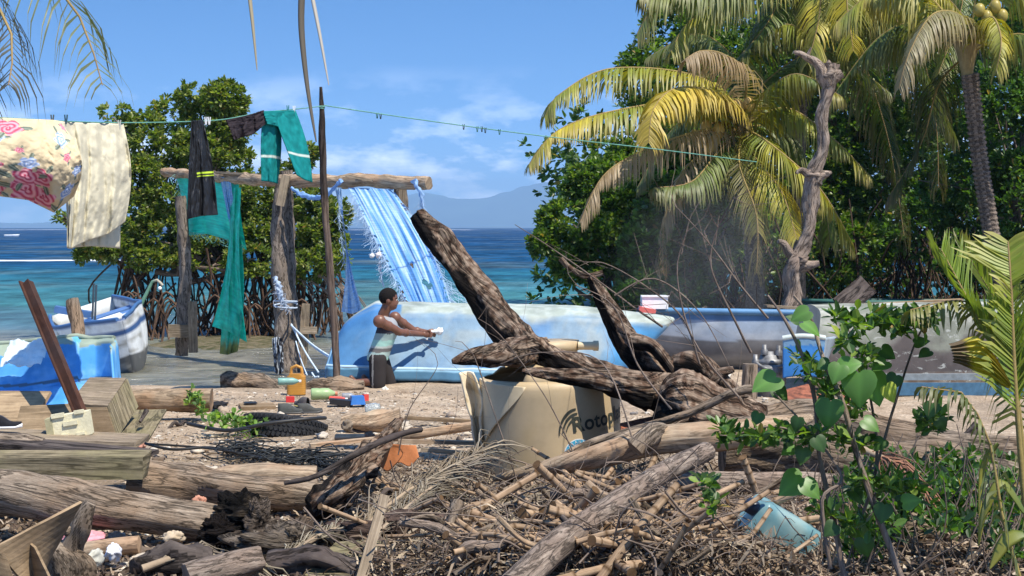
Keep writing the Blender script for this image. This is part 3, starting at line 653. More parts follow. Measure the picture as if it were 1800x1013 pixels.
# ============================================================ TREES
def crown_points(blobs, n, shell=.55):
    """points in ellipsoid blobs ((x,y,z),(rx,ry,rz),weight), biased to the outside"""
    wts = np.array([b[2] for b in blobs], float); wts /= wts.sum(); idx = rng.choice(len(blobs), n, p=wts)
    c = np.array([b[0] for b in blobs])[idx]; r = np.array([b[1] for b in blobs])[idx]
    d = nrm(rng.normal(size=(n, 3))); rad = rng.uniform(shell, 1.05, (n, 1)) ** .7
    return c + d * r * rad, d
def leaf_crown(blobs, n, K, ln, wd, name, mat, parent, cols=None, up=.35, gap=.0, gscale=1.6, shell=.5):
    C, d = crown_points(blobs, n, shell)
    if gap > -1:
        keep = [noise.fractal(Vector(c) * gscale, 1, 2, 3) > gap for c in C]; C = C[keep]; d = d[keep]
    V, Fc, cc = rosettes(C, K, ln, wd, base_dir=d * .7, cols=cols, up=up)
    return np_mesh(name, V, Fc, cc, mat, parent), C
def pblobs(lst, rr=1.0):
    o = []
    for px, py, D, rx, rz in lst:
        s = D / F; o.append((tuple(P(px, py, D)), (rx * s, max(rx, rz) * s * rr, rz * s), rx * rz))
    return o
GREENS = [(.06, .12, .022), (.08, .15, .028), (.12, .19, .035), (.04, .08, .015), (.15, .20, .05)]
OLIVE = [(.10, .15, .028), (.135, .185, .036), (.18, .22, .05), (.055, .09, .018), (.25, .26, .08)]
def limbs(b_, base, tips, r0, r1, seed=0):
    for i, tp_ in enumerate(tips):
        a = Vector(base); c = Vector(tp_); m1 = a.lerp(c, .35) + Vector((random.gauss(0, .15), random.gauss(0, .15), random.gauss(0, .12))); m2 = a.lerp(c, .7) + Vector((random.gauss(0, .15), random.gauss(0, .15), random.gauss(0, .1)))
        b_.tube([a, m1, m2, c], [r0, r0 * .7, r1 * 1.5, r1], n=6, step=.25, cap=False, amp=.2)
# left mangrove ------------------------------------------------
DM = 29.5
mt = thing('mangrove_tree', 'broad mangrove tree standing in shallow water behind the laundry', 'tree', (P(360, 560, DM).x, DM, 0))
ML = [(208, 200, 28.8, 30, 16), (250, 222, 29.2, 45, 22), (300, 200, 30, 40, 26), (345, 172, 29.5, 40, 24), (395, 178, 29, 42, 34), (352, 215, 29.8, 70, 34), (405, 225, 29, 40, 36), (275, 262, 29, 60, 34), (350, 272, 29, 74, 40), (410, 290, 29.5, 45, 30), (250, 320, 28.6, 50, 42), (310, 345, 28.8, 60, 46), (390, 350, 29, 60, 46), (455, 350, 29, 60, 40), (520, 355, 29, 58, 34), (570, 370, 29, 50, 26), (600, 385, 29, 26, 14), (230, 385, 28.6, 56, 44), (180, 430, 28.2, 46, 30), (145, 450, 28.2, 18, 12), (290, 410, 28.8, 70, 40), (370, 420, 29, 70, 40), (450, 410, 29, 64, 44), (520, 420, 29, 56, 46), (570, 425, 28.8, 40, 40), (540, 470, 28.4, 36, 26), (440, 460, 28.4, 50, 26), (200, 440, 28.2, 30, 24), (330, 455, 28.6, 50, 18), (400, 465, 28.6, 40, 16), (500, 475, 28.4, 40, 20), (580, 455, 28.3, 34, 24), (250, 455, 28.4, 40, 20), (545, 268, 29.2, 16, 12), (530, 290, 29.2, 20, 12), (490, 300, 29.4, 34, 14), (120, 385, 28, 22, 10)]
leaf_crown(pblobs(ML, .8), 11500, 11, .105, .05, 'foliage', M_LEAF, mt, OLIVE, gap=-.12, gscale=1.9)
b_ = MB(); root = P(350, 470, 29.4)
for i in range(34):
    bl = random.choice(ML); tp_ = P(bl[0] + random.gauss(0, bl[3] * .4), bl[1] + random.gauss(0, bl[4] * .3), bl[2])
    limbs(b_, root + Vector((random.gauss(0, .8), random.gauss(0, .3), random.gauss(0, .15))), [tp_], .06, .015)
b_.build('branches', M_TWIG, mt)
roots = MB()
for i in range(210):
    x0 = random.uniform(205, 590); d0 = random.uniform(28.2, 30.8); top = P(x0, random.uniform(430, 500), d0)
    ft = P(x0 + random.gauss(0, 30), 0, d0 + random.gauss(0, .3)); ft.z = -.15
    bow = Vector((random.gauss(0, .2), random.gauss(0, .2), 0)); out_ = random.random() < .35
    if out_:
        # stilt root: springs out sideways, arches down
        sgn = random.choice((-1, 1)); a = P(x0, random.uniform(520, 550), d0 - .8); e = a + Vector((sgn * random.uniform(.25, .6), -.1, 0)); e.z = -.15
        roots.tube([a, a + Vector((sgn * .12, 0, .10)), a + Vector((sgn * .26, 0, -.08)), e], .02, n=5, step=.1, cap=False, col=lambda p, t, c2: (.7, .58, .48))
    else: roots.tube([top, top.lerp(ft, .4) + bow, top.lerp(ft, .75) + bow * .8, ft], random.uniform(.012, .03), n=5, step=.2, cap=False, col=lambda p, t, c2: (.5, .42, .36))
rt = roots.build('stilt_roots', wood('root_wood', (.10, .07, .055), (.34, .26, .21), None, gr=(4, 30), vcol=True), mt); rt['kind'] = 'stuff'
# drooping bare twigs right of the mangrove
b_ = MB()
for i in range(16):
    a = P(random.uniform(520, 575), random.uniform(470, 500), 28.3); e = a + Vector((random.uniform(.1, .9), 0, -random.uniform(.5, 1.0)))
    b_.tube([a, a.lerp(e, .5) + Vector((.12, 0, .1)), e], .012, n=4, step=.1, cap=False)
b_.build('drooping_twigs', M_TWIG, mt)

# right-hand trees -------------------------------------------
def bush(name, label, lst, n, K=10, ln=.12, wd=.055, cols=GREENS, gap=-.1, trunkpx=None, gs=1.5, rr=.8):
    px, D = trunkpx
    t_ = thing(name, label, 'tree', (P(px, 0, D).x, D, 0), 'dense green trees on the right shore')
    leaf_crown(pblobs(lst, rr), n, K, ln, wd, 'foliage', M_LEAF, t_, cols, gap=gap, gscale=gs)
    b_ = MB(); base = P(px, 0, D); base.z = -.1; top = P(px, lst[0][1] + 30, D)
    b_.tube([base, base.lerp(top, .5) + Vector((.15, 0, 0)), top], [.14, .09], n=9, amp=.3); b_.build('trunk', M_POST, t_)
    b_ = MB()
    for bl in lst:
        for k in range(2): limbs(b_, base.lerp(top, random.uniform(.25, .8)), [P(bl[0] + random.gauss(0, bl[3] * .4), bl[1] + random.gauss(0, bl[4] * .4), bl[2])], .045, .012)
    b_.build('branches', M_TWIG, t_); return t_
bush('shore_tree', 'round leafy shrub tree leaning over the sea, left edge of the right-hand greenery', [(1000, 395, 28.5, 55, 45), (1050, 330, 29, 60, 45), (955, 430, 28.2, 26, 22), (1075, 270, 29.5, 40, 30), (1060, 430, 28.2, 60, 50), (1000, 470, 28, 35, 30), (1110, 380, 28.6, 60, 60), (1120, 300, 29.5, 60, 50), (1080, 500, 28, 60, 40)], 4800, trunkpx=(1085, 28.6))
bush('shore_tree', 'bright heart-leaved tree growing behind the coconut bunch', [(1190, 360, 27.6, 70, 60), (1150, 440, 27.4, 60, 60), (1220, 290, 28.2, 60, 50), (1240, 420, 27.6, 60, 60), (1170, 510, 27.2, 80, 40), (1270, 340, 28.5, 50, 50)], 3400, K=8, ln=.15, wd=.10, cols=[(.07, .14, .03), (.10, .19, .045), (.045, .09, .02)], trunkpx=(1200, 28.4))
bush('shore_tree', 'tall dark tree rising above the sea-side shrub to the top of the frame', [(1130, 140, 31, 55, 60), (1190, 60, 32, 70, 60), (1110, 110, 31, 20, 20), (1200, 170, 32, 80, 70), (1270, 90, 33, 90, 80), (1280, 220, 33, 90, 80), (1230, 0, 33, 80, 50), (1180, 250, 31, 60, 50)], 4200, trunkpx=(1230, 32.5))
bush('shore_tree', 'dense dark tree between the two palm trunks', [(1380, 120, 34, 100, 110), (1480, 200, 34, 110, 120), (1420, 330, 34, 110, 90), (1560, 120, 34, 110, 130), (1560, 300, 34, 110, 120), (1350, 430, 33, 90, 80), (1480, 440, 33, 100, 70), (1400, 0, 35, 130, 60), (1560, 0, 35, 130, 60)], 7000, ln=.14, wd=.06, trunkpx=(1500, 34.5), gap=-.2)
bush('shore_tree', 'bright speckled tree filling the far right behind the palm', [(1780, 200, 30, 90, 100), (1850, 90, 31, 110, 110), (1700, 330, 31, 90, 90), (1800, 350, 30, 110, 90), (1900, 250, 30, 100, 150), (1640, 400, 31, 90, 60), (1760, 450, 30, 120, 60), (1690, 180, 32, 60, 80), (1740, 20, 32, 120, 60)], 6500, K=9, ln=.13, wd=.065, cols=[(.06, .12, .025), (.09, .17, .035), (.04, .08, .018)], trunkpx=(1800, 31))
# thicket of stems and litter far behind so no sky shows low down
th = MB()
for i in range(260):
    px = random.uniform(1080, 2050); D = random.uniform(32, 37.5); a = P(px, 0, D); a.z = -.1; e = P(px + random.gauss(0, 60), random.uniform(330, 450), D + random.gauss(0, .5))
    th.tube([a, a.lerp(e, .35) + Vector((random.gauss(0, .25), 0, 0)), a.lerp(e, .7) + Vector((random.gauss(0, .25), 0, 0)), e], random.uniform(.008, .028), n=5, step=.4, cap=False, col=lambda p, t, c2: (.42, .38, .33))
tag(th.build('thicket_stems', bpy.data.materials['root_wood']), 'tangle of grey stems and aerial roots under the right-hand trees', 'thicket', kind='stuff')
bl = [((P(px, 0, 38).x, 38 + k, z), (2.2, 1.2, 1.4), 1) for k in (0, 3) for px in range(1080, 2300, 110) for z in (.7, 2.2, 3.8, 5.4, 7.0) if not (px < 1200 and z > 5)]
C_, d_ = crown_points(bl, 9000, .3); V_, F_, c_ = rosettes(C_, 9, .24, .12, base_dir=d_ * .5, cols=[(.03, .06, .014), (.045, .085, .02), (.06, .11, .025)])
tag(np_mesh('thicket_foliage', V_, F_, c_, M_LEAF), 'dark far wall of shore forest behind the right-hand trees', 'forest', kind='stuff')

# ------------------------------------------------------------ coconut palms
def frond(parent, pts, n=70, ll=.62, big=1., cols=((.09, .14, .02), (.22, .22, .03)), tipcol=(.28, .2, .11), droop=.55, wd=.032, brown=.0, gaps=.03, name='frond', twist=0., rr=.022, lmat=None, t0=.10):
    """pts: 3-4 world points from the crown out to the tip"""
    ll *= 1.28 if pts[0].y > 15 else 1; n = int(n * 1.35) if pts[0].y > 15 else n; wd = wd * 1.1
    pts = [Vector(p) for p in pts]; path = []
    for i in range(len(pts) - 1):
        a = pts[max(i - 1, 0)]; b = pts[i]; c = pts[i + 1]; d = pts[min(i + 2, len(pts) - 1)]
        for j in range(16):
            t = j / 16; path.append(.5 * ((2 * b) + (c - a) * t + (2 * a - 5 * b + 4 * c - d) * t * t + (3 * b - a - 3 * c + d) * t ** 3))
    path.append(pts[-1]); N_ = len(path) - 1
    rb = MB(); rb.tube(pts, [rr, rr * .6, rr * .2], n=6, step=.12, col=lambda p, t, a: Vector((.30, .24, .07)).lerp(Vector((.3, .2, .1)), t))
    fo = rb.build(name, M_MATTE, parent)
    lb = MB(); seed = random.random() * 50
    for k in range(n):
        t = t0 + (1 - t0) * (k + .5) / n; x = t * N_; i = min(int(x), N_ - 1); q = path[i].lerp(path[i + 1], x - i)
        T = (path[i + 1] - path[i]).normalized(); S0 = T.cross(Vector((0, 0, 1)))
        S0 = S0.normalized() if S0.length > .15 else T.orthogonal().normalized()
        S0 = Quaternion(T, twist * t) @ S0
        ltl = ll * (math.sin(min(1, (t + .08) * 1.15) * math.pi) ** .45 if t < .8 else (1.12 - t) * 2.4) * random.uniform(.85, 1.1)
        ltl = max(ltl, ll * .3)
        for sg in (-1, 1):
            if random.random() < gaps: continue
            dr = droop * random.uniform(.75, 1.3); S = (S0 * sg + T * random.uniform(.45, .75)).normalized()
            p0 = q; p1 = q + (S - Vector((0, 0, dr * .35))).normalized() * ltl * .33
            p2 = p1 + (S - Vector((0, 0, dr * 1.3))).normalized() * ltl * .33
            p3 = p2 + (S * .6 - Vector((random.gauss(0, .12), random.gauss(0, .12), dr * 2.6))).normalized() * ltl * .36
            mxr = min(1, max(0, noise.noise(Vector((t * 6, seed, sg))) * .9 + .45)); base = Vector(cols[0]).lerp(Vector(cols[1]), mxr) * random.uniform(.75, 1.25)
            bt_ = min(1, max(0, brown + .9 * max(0, t - .72) + random.gauss(0, .1)))
            c0 = base.lerp(Vector(tipcol), bt_); c3 = base.lerp(Vector(tipcol), min(1, bt_ + .35))
            W = wd * random.uniform(.8, 1.15)
            wv = (p1 - p0).cross(Vector((0, 0, 1))); wv = wv.normalized() if wv.length > 1e-5 else T
            wv = (T * .9 + wv * .3 + Vector((0, 0, random.gauss(0, .25)))).normalized()
            ids = []
            for p, ww, c in ((p0, .25, c0), (p1, .55, c0), (p2, .45, c0.lerp(c3, .5)), (p3, .04, c3)):
                ids.append((lb.vert(p - wv * W * ww, c), lb.vert(p + wv * W * ww, c)))
            for m_ in range(3): lb.face((ids[m_][0], ids[m_][1], ids[m_ + 1][1], ids[m_ + 1][0]))
    lo = lb.build('leaflets', lmat or M_PALM, fo); return fo
YG = ((.17, .22, .025), (.48, .40, .035)); GR = ((.07, .12, .02), (.14, .19, .03)); YL = ((.48, .38, .045), (.62, .48, .08)); BR = ((.30, .21, .10), (.42, .33, .2)); DG = ((.025, .045, .01), (.06, .085, .02))
def palm(label, tr, trad, crown, fronds, group='coconut palms by the shore'):
    """tr: trunk pixel points with distance"""
    t_ = thing('coconut_palm', label, 'palm tree', (P(*tr[0]).x, tr[0][2], 0), group)
    pts = [P(*p) for p in tr]; pts[0].z = -.1
    b_ = MB(); b_.tube(pts, [trad * 1.15, trad, trad * .9, trad * .95], n=14, step=.04, amp=.06, freq=3, col=lambda p, t, a: (1, 1, 1))
    tr_o = b_.build('trunk', M_PALMTRUNK, t_)
    b_ = MB(); 
    for k in range(int((pts[-1] - pts[0]).length / .085)):
        t = (k + .5) / ((pts[-1] - pts[0]).length / .085); x = t * (len(pts) - 1); i = min(int(x), len(pts) - 2)
        a = pts[max(i - 1, 0)]; b = pts[i]; c = pts[i + 1]; d = pts[min(i + 2, len(pts) - 1)]; u = x - i
        q = .5 * ((2 * b) + (c - a) * u + (2 * a - 5 * b + 4 * c - d) * u * u + (3 * b - a - 3 * c + d) * u ** 3)
        ax = (c - b).normalized(); m_ = Matrix.Translation(q) @ Vector((0, 0, 1)).rotation_difference(ax).to_matrix().to_4x4(); rr = trad * (1.02 + .05 * random.random())
        b_.lathe([(rr * .98, -.02), (rr * 1.018, 0), (rr * 1.02, .008), (rr * .98, .02)], 14, m_ @ Matrix.Rotation(random.gauss(0, .06), 4, 'X'))
    b_.build('leaf_scars', M_PALMTRUNK, tr_o)
    # fibrous leaf bases at the crown
    b_ = MB(); cr_ = Vector(crown)
    for k in range(18):
        a = k * 2.4; d = Vector((math.cos(a), math.sin(a), .9)); b_.tube([cr_ - Vector((0, 0, .35)), cr_ + d * .15, cr_ + d * .42], [.08, .05, .03], n=7, col=lambda p, t, a2: (.30, .24, .12), amp=.2)
    b_.build('crown_shaft', M_MATTE, t_)
    for f in fronds: frond(t_, *f[0:1], **f[1])
    return t_
def fp(crown, *px): return [crown] + [P(*p) for p in px]
CA = P(1305, 225, 25.5)
FA = [(fp(CA, (1240, 140, 25), (1080, 120, 24.4), (985, 165, 24), (958, 205, 23.9)), dict(n=100, cols=YG, ll=.60, droop=.8)),
      (fp(CA, (1220, 180, 24.8), (1080, 195, 24.0), (980, 230, 23.6), (930, 290, 23.4)), dict(n=100, cols=YG, ll=.55, droop=.8, brown=.1)),
      (fp(CA, (1260, 165, 24.6), (1190, 155, 23.8), (1150, 190, 23.3), (1140, 250, 23.1)), dict(n=80, cols=YL, ll=.62, droop=.7, wd=.05)),
      (fp(CA, (1230, 230, 24.6), (1130, 265, 24), (1060, 310, 23.7), (1020, 390, 23.5)), dict(n=70, cols=BR, ll=.5, droop=1.4, brown=.5)),
      (fp(CA, (1310, 130, 24.8), (1270, 95, 24.2), (1230, 90, 23.8), (1205, 105, 23.6)), dict(n=60, cols=BR, ll=.55, droop=1.2, brown=.35)),
      (fp(CA, (1330, 280, 24.6), (1375, 340, 24.0), (1400, 420, 23.7)), dict(n=90, cols=YG, ll=.75, droop=1.0)),
      (fp(CA, (1300, 290, 24.4), (1330, 380, 23.9), (1330, 480, 23.8)), dict(n=70, cols=((.10, .12, .02), (.22, .2, .05)), ll=.65, droop=1.3, brown=.2)),
      (fp(CA, (1380, 190, 25), (1460, 240, 24.6), (1530, 310, 24.4)), dict(n=80, cols=YG, ll=.6, droop=.9)),
      (fp(CA, (1370, 230, 26), (1440, 330, 26.2), (1460, 430, 26.3)), dict(n=70, cols=GR, ll=.7, droop=1.0)),
      (fp(CA, (1300, 120, 26.5), (1370, 45, 26), (1430, 70, 25.5), (1440, 130, 25.3)), dict(n=80, cols=YG, ll=.55, droop=.9)),
      (fp(CA, (1350, 140, 26.4), (1450, 90, 26.5), (1560, 160, 26.5)), dict(n=80, cols=GR, ll=.7, droop=1.0)),
      (fp(CA, (1300, 120, 27), (1230, 60, 27.4), (1140, 100, 27.6)), dict(n=80, cols=GR, ll=.6, droop=1.0)),
      (fp(CA, (1250, 180, 26.6), (1180, 230, 27), (1120, 330, 27)), dict(n=80, cols=GR, ll=.6, droop=1.2)),
      (fp(CA, (1210, 290, 24.6), (1170, 380, 24.4), (1165, 480, 24.4)), dict(n=60, cols=BR, ll=.5, droop=1.6, brown=.3)),
      (fp(CA, (1260, 270, 24.7), (1215, 320, 24.2), (1150, 330, 24)), dict(n=60, cols=GR, ll=.55, droop=1.2)),
      (fp(CA, (1350, 250, 24.3), (1440, 330, 24), (1500, 430, 23.9)), dict(n=80, cols=YG, ll=.7, droop=1.1)),
      (fp(CA, (1340, 170, 24.8), (1400, 130, 24.3), (1480, 170, 24)), dict(n=70, cols=((.10, .15, .02), (.3, .28, .03)), ll=.6, droop=1.2))]
pa = palm('coconut palm with yellow fronds and a bunch of nuts over the upturned boat', [(1330, 0, 25.8), (1326, 480, 25.8), (1318, 360, 25.7), (1305, 240, 25.5)], .15, CA, FA)
for i, (px, py, s) in enumerate(((1232, 248, 1), (1262, 232, 1), (1240, 225, .9), (1248, 262, 1.05), (1256, 248, .9), (1222, 240, .8), (1298, 190, 1), (1315, 185, .9), (1283, 186, .9))):
    b_ = MB(); c = P(px, py, 24.9); rt_ = Matrix.Rotation(random.uniform(-.5, .5), 3, 'Y')
    def nut(u, v):
        th_ = u * 6.2832; ph = v * math.pi; k = 1 + .10 * math.cos(3 * th_); d = Vector((math.sin(ph) * math.cos(th_) * k, math.sin(ph) * math.sin(th_) * k, math.cos(ph) * 1.3 * (1 + .1 * math.cos(ph)))); return c + rt_ @ (d * .105 * s)
    b_.grid(14, 10, nut, lambda u, v, p: Vector((.50, .34, .10)).lerp(Vector((.30, .18, .07)), max(0, 1 - v * 5)), flip=True)
    b_.build('coconut', M_VC, pa)
b_ = MB()
for px, py in ((1232, 240), (1256, 232), (1248, 250), (1298, 186)): b_.tube([CA - Vector((0, .1, .2)), P((px + 1290) / 2, 215, 25.1), P(px, py, 25)], [.03, .015], n=6, col=lambda p, t, a: (.3, .2, .08))
b_.build('nut_stalk', M_MATTE, pa)
CB = P(1700, 95, 23.5)
FB = [(fp(CB, (1690, 30, 23), (1640, 25, 22.6), (1600, 90, 22.3), (1580, 155, 22.2)), dict(n=80, cols=((.30, .28, .16), (.2, .2, .06)), ll=.55, droop=1.2, brown=.3)),
      (fp(CB, (1740, 30, 22.8), (1760, 70, 22.4), (1750, 130, 22.3)), dict(n=60, cols=YG, ll=.45, droop=1.2)),
      (fp(CB, (1640, 0, 24), (1560, -30, 24), (1470, 40, 24)), dict(n=90, cols=YG, ll=.8, droop=1.0)),
      (fp(CB, (1620, 40, 24.5), (1540, 70, 24.8), (1450, 190, 25)), dict(n=80, cols=GR, ll=.75, droop=1.1)),
      (fp(CB, (1760, -20, 23.5), (1820, -20, 23.4), (1880, 60, 23.3)), dict(n=80, cols=YG, ll=.7, droop=.9)),
      (fp(CB, (1790, 60, 23), (1850, 100, 22.7), (1900, 200, 22.6)), dict(n=70, cols=GR, ll=.6, droop=1.1)),
      (fp(CB, (1650, 150, 24.5), (1620, 250, 24.8), (1560, 350, 25)), dict(n=70, cols=DG, ll=.7, droop=1.2)),
      (fp(CB, (1720, -60, 23.5), (1700, -160, 23.3), (1640, -190, 23)), dict(n=50, cols=GR, ll=.7))]
pb = palm('coconut palm with a ringed leaning trunk at the right', [(1775, 0, 23.8), (1745, 430, 23.8), (1722, 280, 23.7), (1705, 130, 23.5)], .13, CB, FB)
for px, py in ((1735, 30), (1750, 12), (1722, 18), (1762, 28)):
    b_ = MB(); b_.ball(P(px, py, 23.0), .085, 12, 9, (1, 1, 1.25), col=(.34, .27, .06)); b_.build('coconut', M_VC, pb)
CC = P(1420, -120, 27)
FC = [(fp(CC, (1300, -80, 26.5), (1180, -30, 26), (1120, 60, 25.8)), dict(n=90, cols=GR, ll=.8, droop=1.0)),
      (fp(CC, (1380, -60, 26), (1280, -10, 25.5), (1210, 40, 25.2), (1180, 90, 25)), dict(n=90, cols=YG, ll=.7, droop=1.1)),
      (fp(CC, (1440, -40, 26), (1440, 30, 25.4), (1420, 110, 25.2)), dict(n=90, cols=YG, ll=.8, droop=1.0)),
      (fp(CC, (1500, -80, 26), (1560, 0, 25.5), (1600, 100, 25.3)), dict(n=90, cols=YG, ll=.9, droop=1.0)),
      (fp(CC, (1520, -60, 27), (1530, 60, 27.5), (1500, 200, 27.8)), dict(n=90, cols=GR, ll=.8, droop=1.0)),
      (fp(CC, (1360, 0, 27.5), (1340, 90, 28), (1330, 190, 28)), dict(n=80, cols=DG, ll=.8, droop=1.0)),
      (fp(CC, (1560, -100, 27), (1690, -30, 26.5), (1650, 130, 26)), dict(n=90, cols=GR, ll=.8, droop=1.0)),
      (fp(CC, (1580, -10, 27.5), (1640, 180, 28), (1650, 330, 28)), dict(n=90, cols=DG, ll=.9, droop=1.0)),
      (fp(CC, (1500, 60, 28.5), (1560, 240, 29), (1590, 420, 29)), dict(n=90, cols=DG, ll=.9, droop=1.0))]
FC += [(fp(CC, (1330, -60, 25.5), (1230, -20, 25), (1130, -10, 24.8)), dict(n=90, cols=((.09, .15, .02), (.2, .24, .03)), ll=.8, droop=1.2)),
       (fp(CC, (1480, -60, 25.6), (1490, 20, 25.2), (1500, 90, 25)), dict(n=90, cols=YG, ll=.8, droop=1.1)),
       (fp(CC, (1380, -30, 26.5), (1350, 40, 26), (1290, 110, 26)), dict(n=90, cols=GR, ll=.8, droop=1.2)),
       (fp(CC, (1550, -90, 25.8), (1640, -30, 25.4), (1720, 60, 25)), dict(n=90, cols=YG, ll=.8, droop=1.2)),
       (fp(CC, (1460, 0, 28), (1440, 120, 28.4), (1400, 260, 28.6)), dict(n=90, cols=DG, ll=.9, droop=1.2)),
       (fp(CC, (1500, -20, 27.2), (1600, 80, 27.4), (1680, 240, 27.4)), dict(n=90, cols=GR, ll=.9, droop=1.3))]
palm('taller coconut palm whose crown hangs in from above the frame', [(1405, 0, 29), (1402, 360, 28.6), (1410, 100, 28), (1420, -120, 27)], .13, CC, FC)
# frond hanging in at the upper left (its palm is out of view)
fl = thing('palm_frond', 'grey-green drooping frond hanging in at the top left corner', 'palm frond', P(40, -60, 4.6))
GG = ((.09, .12, .05), (.20, .24, .12)); GD = ((.04, .045, .035), (.10, .11, .09))
frond(fl, [P(-60, -150, 5), P(60, -60, 4.8), P(140, 30, 4.7), P(180, 150, 4.6)], n=22, ll=.34, cols=GG, droop=.8, wd=.010, tipcol=(.3, .28, .16), rr=.008)
frond(fl, [P(-120, -100, 4.8), P(-40, -40, 4.6), P(20, 60, 4.5), P(15, 150, 4.4)], n=30, ll=.28, cols=GD, droop=1.2, wd=.009, tipcol=(.08, .07, .06), rr=.008)
frond(fl, [P(-100, -30, 4.6), P(-40, 60, 4.5), P(-20, 160, 4.4), P(-30, 260, 4.4)], n=22, ll=.20, cols=GD, droop=1.2, wd=.007, tipcol=(.08, .07, .06), rr=.006)
ht = thing('palm_frond', 'thin pale frond tips dangling into the top of the sky', 'palm frond', P(530, -30, 3.2))
for pts, wdt, c in ((((437, -20), (444, 40), (452, 124)), .0055, (.42, .36, .24)), (((531, -20), (530, 50), (540, 150), (556, 250)), .009, (.16, .14, .11)), (((546, -20), (562, 60), (578, 150)), .0055, (.55, .50, .42))):
    b_ = MB(); q = [P(x, y, 3.2) for x, y in pts]; b_.tube(q, lambda t, wdt=wdt: wdt * (1 - .8 * t ** 2), n=5, step=.02, flat=.35, col=lambda p, t, a, c=c: c); b_.build('leaflet', M_DRYLEAF, ht)
# dead trunk -------------------------------------------------
dt = thing('dead_tree', 'bare pale dead tree trunk snapped off beside the grey boat', 'dead tree', (P(1385, 0, 21.5).x, 21.5, 0), )
b_ = MB(); D_ = 21.5
b_.tube([P(1372, 600, D_), P(1390, 530, D_), P(1396, 470, D_), P(1422, 400, D_), P(1426, 330, D_), P(1446, 260, D_), P(1446, 200, D_), P(1458, 150, D_), P(1462, 112, D_)], [.17, .13, .115, .085, .10, .075, .08, .08, .11], n=22, step=.03, amp=.6, freq=7, fine=.14)
b_.build('trunk', M_DEAD, dt)
for pts, r in (([(1458, 150), (1440, 118), (1415, 98), (1395, 92)], (.10, .02)), ([(1460, 140), (1480, 128)], (.09, .06)), ([(1428, 318), (1408, 300), (1400, 305)], (.07, .02)), ([(1440, 310), (1462, 303)], (.08, .02)), ([(1400, 455), (1378, 430), (1368, 426)], (.08, .03)), ([(1405, 470), (1440, 462)], (.09, .04)), ([(1420, 98), (1426, 84)], (.03, .01))):
    b_ = MB(); b_.tube([P(x, y, D_ - .03 * i) for i, (x, y) in enumerate(pts)], [r[0], r[1]], n=9, amp=.6, freq=12, fine=.15, step=.04); b_.build('branch_stub', M_DEAD, dt)
for c, s in ((P(1432, 312, D_), .12), (P(1402, 460, D_), .14), (P(1458, 130, D_), .13)):
    b_ = MB(); b_.ball(c, s, 20, 14, amp=.7, seed=s * 90); b_.build('knot', M_DEAD, dt)
# ============================================================ BOATS
# white and blue boat moored at the left ----------------------
HW = 24.0; bowb = P(206, 626, HW)
wb = thing('moored_boat', 'small white boat with blue stripe and grey bottom, heeled over beside the mangroves', 'boat', (bowb.x, HW + 1.2, -.1))
A_ = R(-64)                       # bow towards the camera, a little to the right
mw = Matrix.Translation(Vector((P(205, 560, 25.0).x + .50, 23.1, -.27))) @ Matrix.Rotation(A_, 4, 'Z') @ Matrix.Rotation(R(4), 4, 'Y') @ Matrix.Rotation(R(17), 4, 'X')
hf = hull(2.7, 1.25, .98, nose=.5, rake=.55, stern=.8, sheer=.18)
def wcol(u, v, p):
    a = abs(v * 2 - 1); n_ = .03 * fbm((u * 9, v * 9, 2), 1, 3)
    if a + n_ < .60: return Vector((.10, .105, .11)).lerp(Vector((.25, .25, .24)), sstep(.1, .5, fbm((u * 6, v * 12, 4), 1, 4)))
    if .855 < a < .905 or a > .985: return (.04, .10, .26)
    return Vector((.74, .77, .79)).lerp(Vector((.38, .38, .36)), sstep(.05, .6, fbm((u * 7, v * 20, 9), 1, 4)))
b_ = MB(); b_.grid(50, 72, lambda u, v: mw @ hf(u, v), wcol); b_.build('hull', M_PAINT, wb, thick=.035)
for sg in (0, 1):
    b_ = MB(); b_.tube([mw @ (hf(u, sg) + Vector((0, 0, .01))) for u in np.linspace(0, .99, 14)], .03, n=6, col=lambda p, t, a: (.05, .13, .30)); b_.build('gunwale', M_PAINT, wb)
b_ = MB(); tp0 = hf(.0, 0); tp1 = hf(0, 1)
b_.grid(8, 8, lambda u, v: mw @ (hf(0, .5 - .5 * v).lerp(hf(0, .5 + .5 * v), u)), lambda u, v, p: (.6, .62, .6)); b_.build('transom', M_PAINT, wb, thick=.04)
for s_ in (.30, .55, .78):
    w_ = abs(hf(s_, 0).y) * 2 - .04; c_ = hf(s_, 0); b_ = MB(); b_.box(mw @ Vector((c_.x, 0, c_.z - .1)), (.24, w_, .03), mw.to_3x3(), col=(.10, .2, .42) if s_ < .7 else (.6, .62, .6)); b_.build('seat', M_PAINT, wb)
for x0 in (-.45, -.25):
    a = mw @ Vector((x0, -.1, .70)); b_ = MB(); b_.tube([a, a + Vector((.03, 0, .75))], .018, n=6, col=lambda p, t, a: (.05, .07, .09)); b_.build('upright', M_PAINT, wb)
a = mw @ Vector((-1.0, -.2, 1.0)); b_ = MB(); b_.box(a, (.55, .3, .10), Matrix.Rotation(R(12), 3, 'Z') @ Matrix.Rotation(R(10), 3, 'Y'), col=(.06, .14, .32)); b_.build('bow_board', M_PAINT, wb, bevel=.01)
b_ = MB(); b_.box(mw @ Vector((.15, .1, .86)), (.30, .42, .18), mw.to_3x3(), col=(.85, .86, .88)); tag(b_.build('foam_box', M_VC, bevel=.02), 'white foam box lying in the moored white boat', 'box')
g_ = thing('green_oar', 'green painted curved pole with float sticking up from the moored boat', 'pole', P(245, 545, 24))
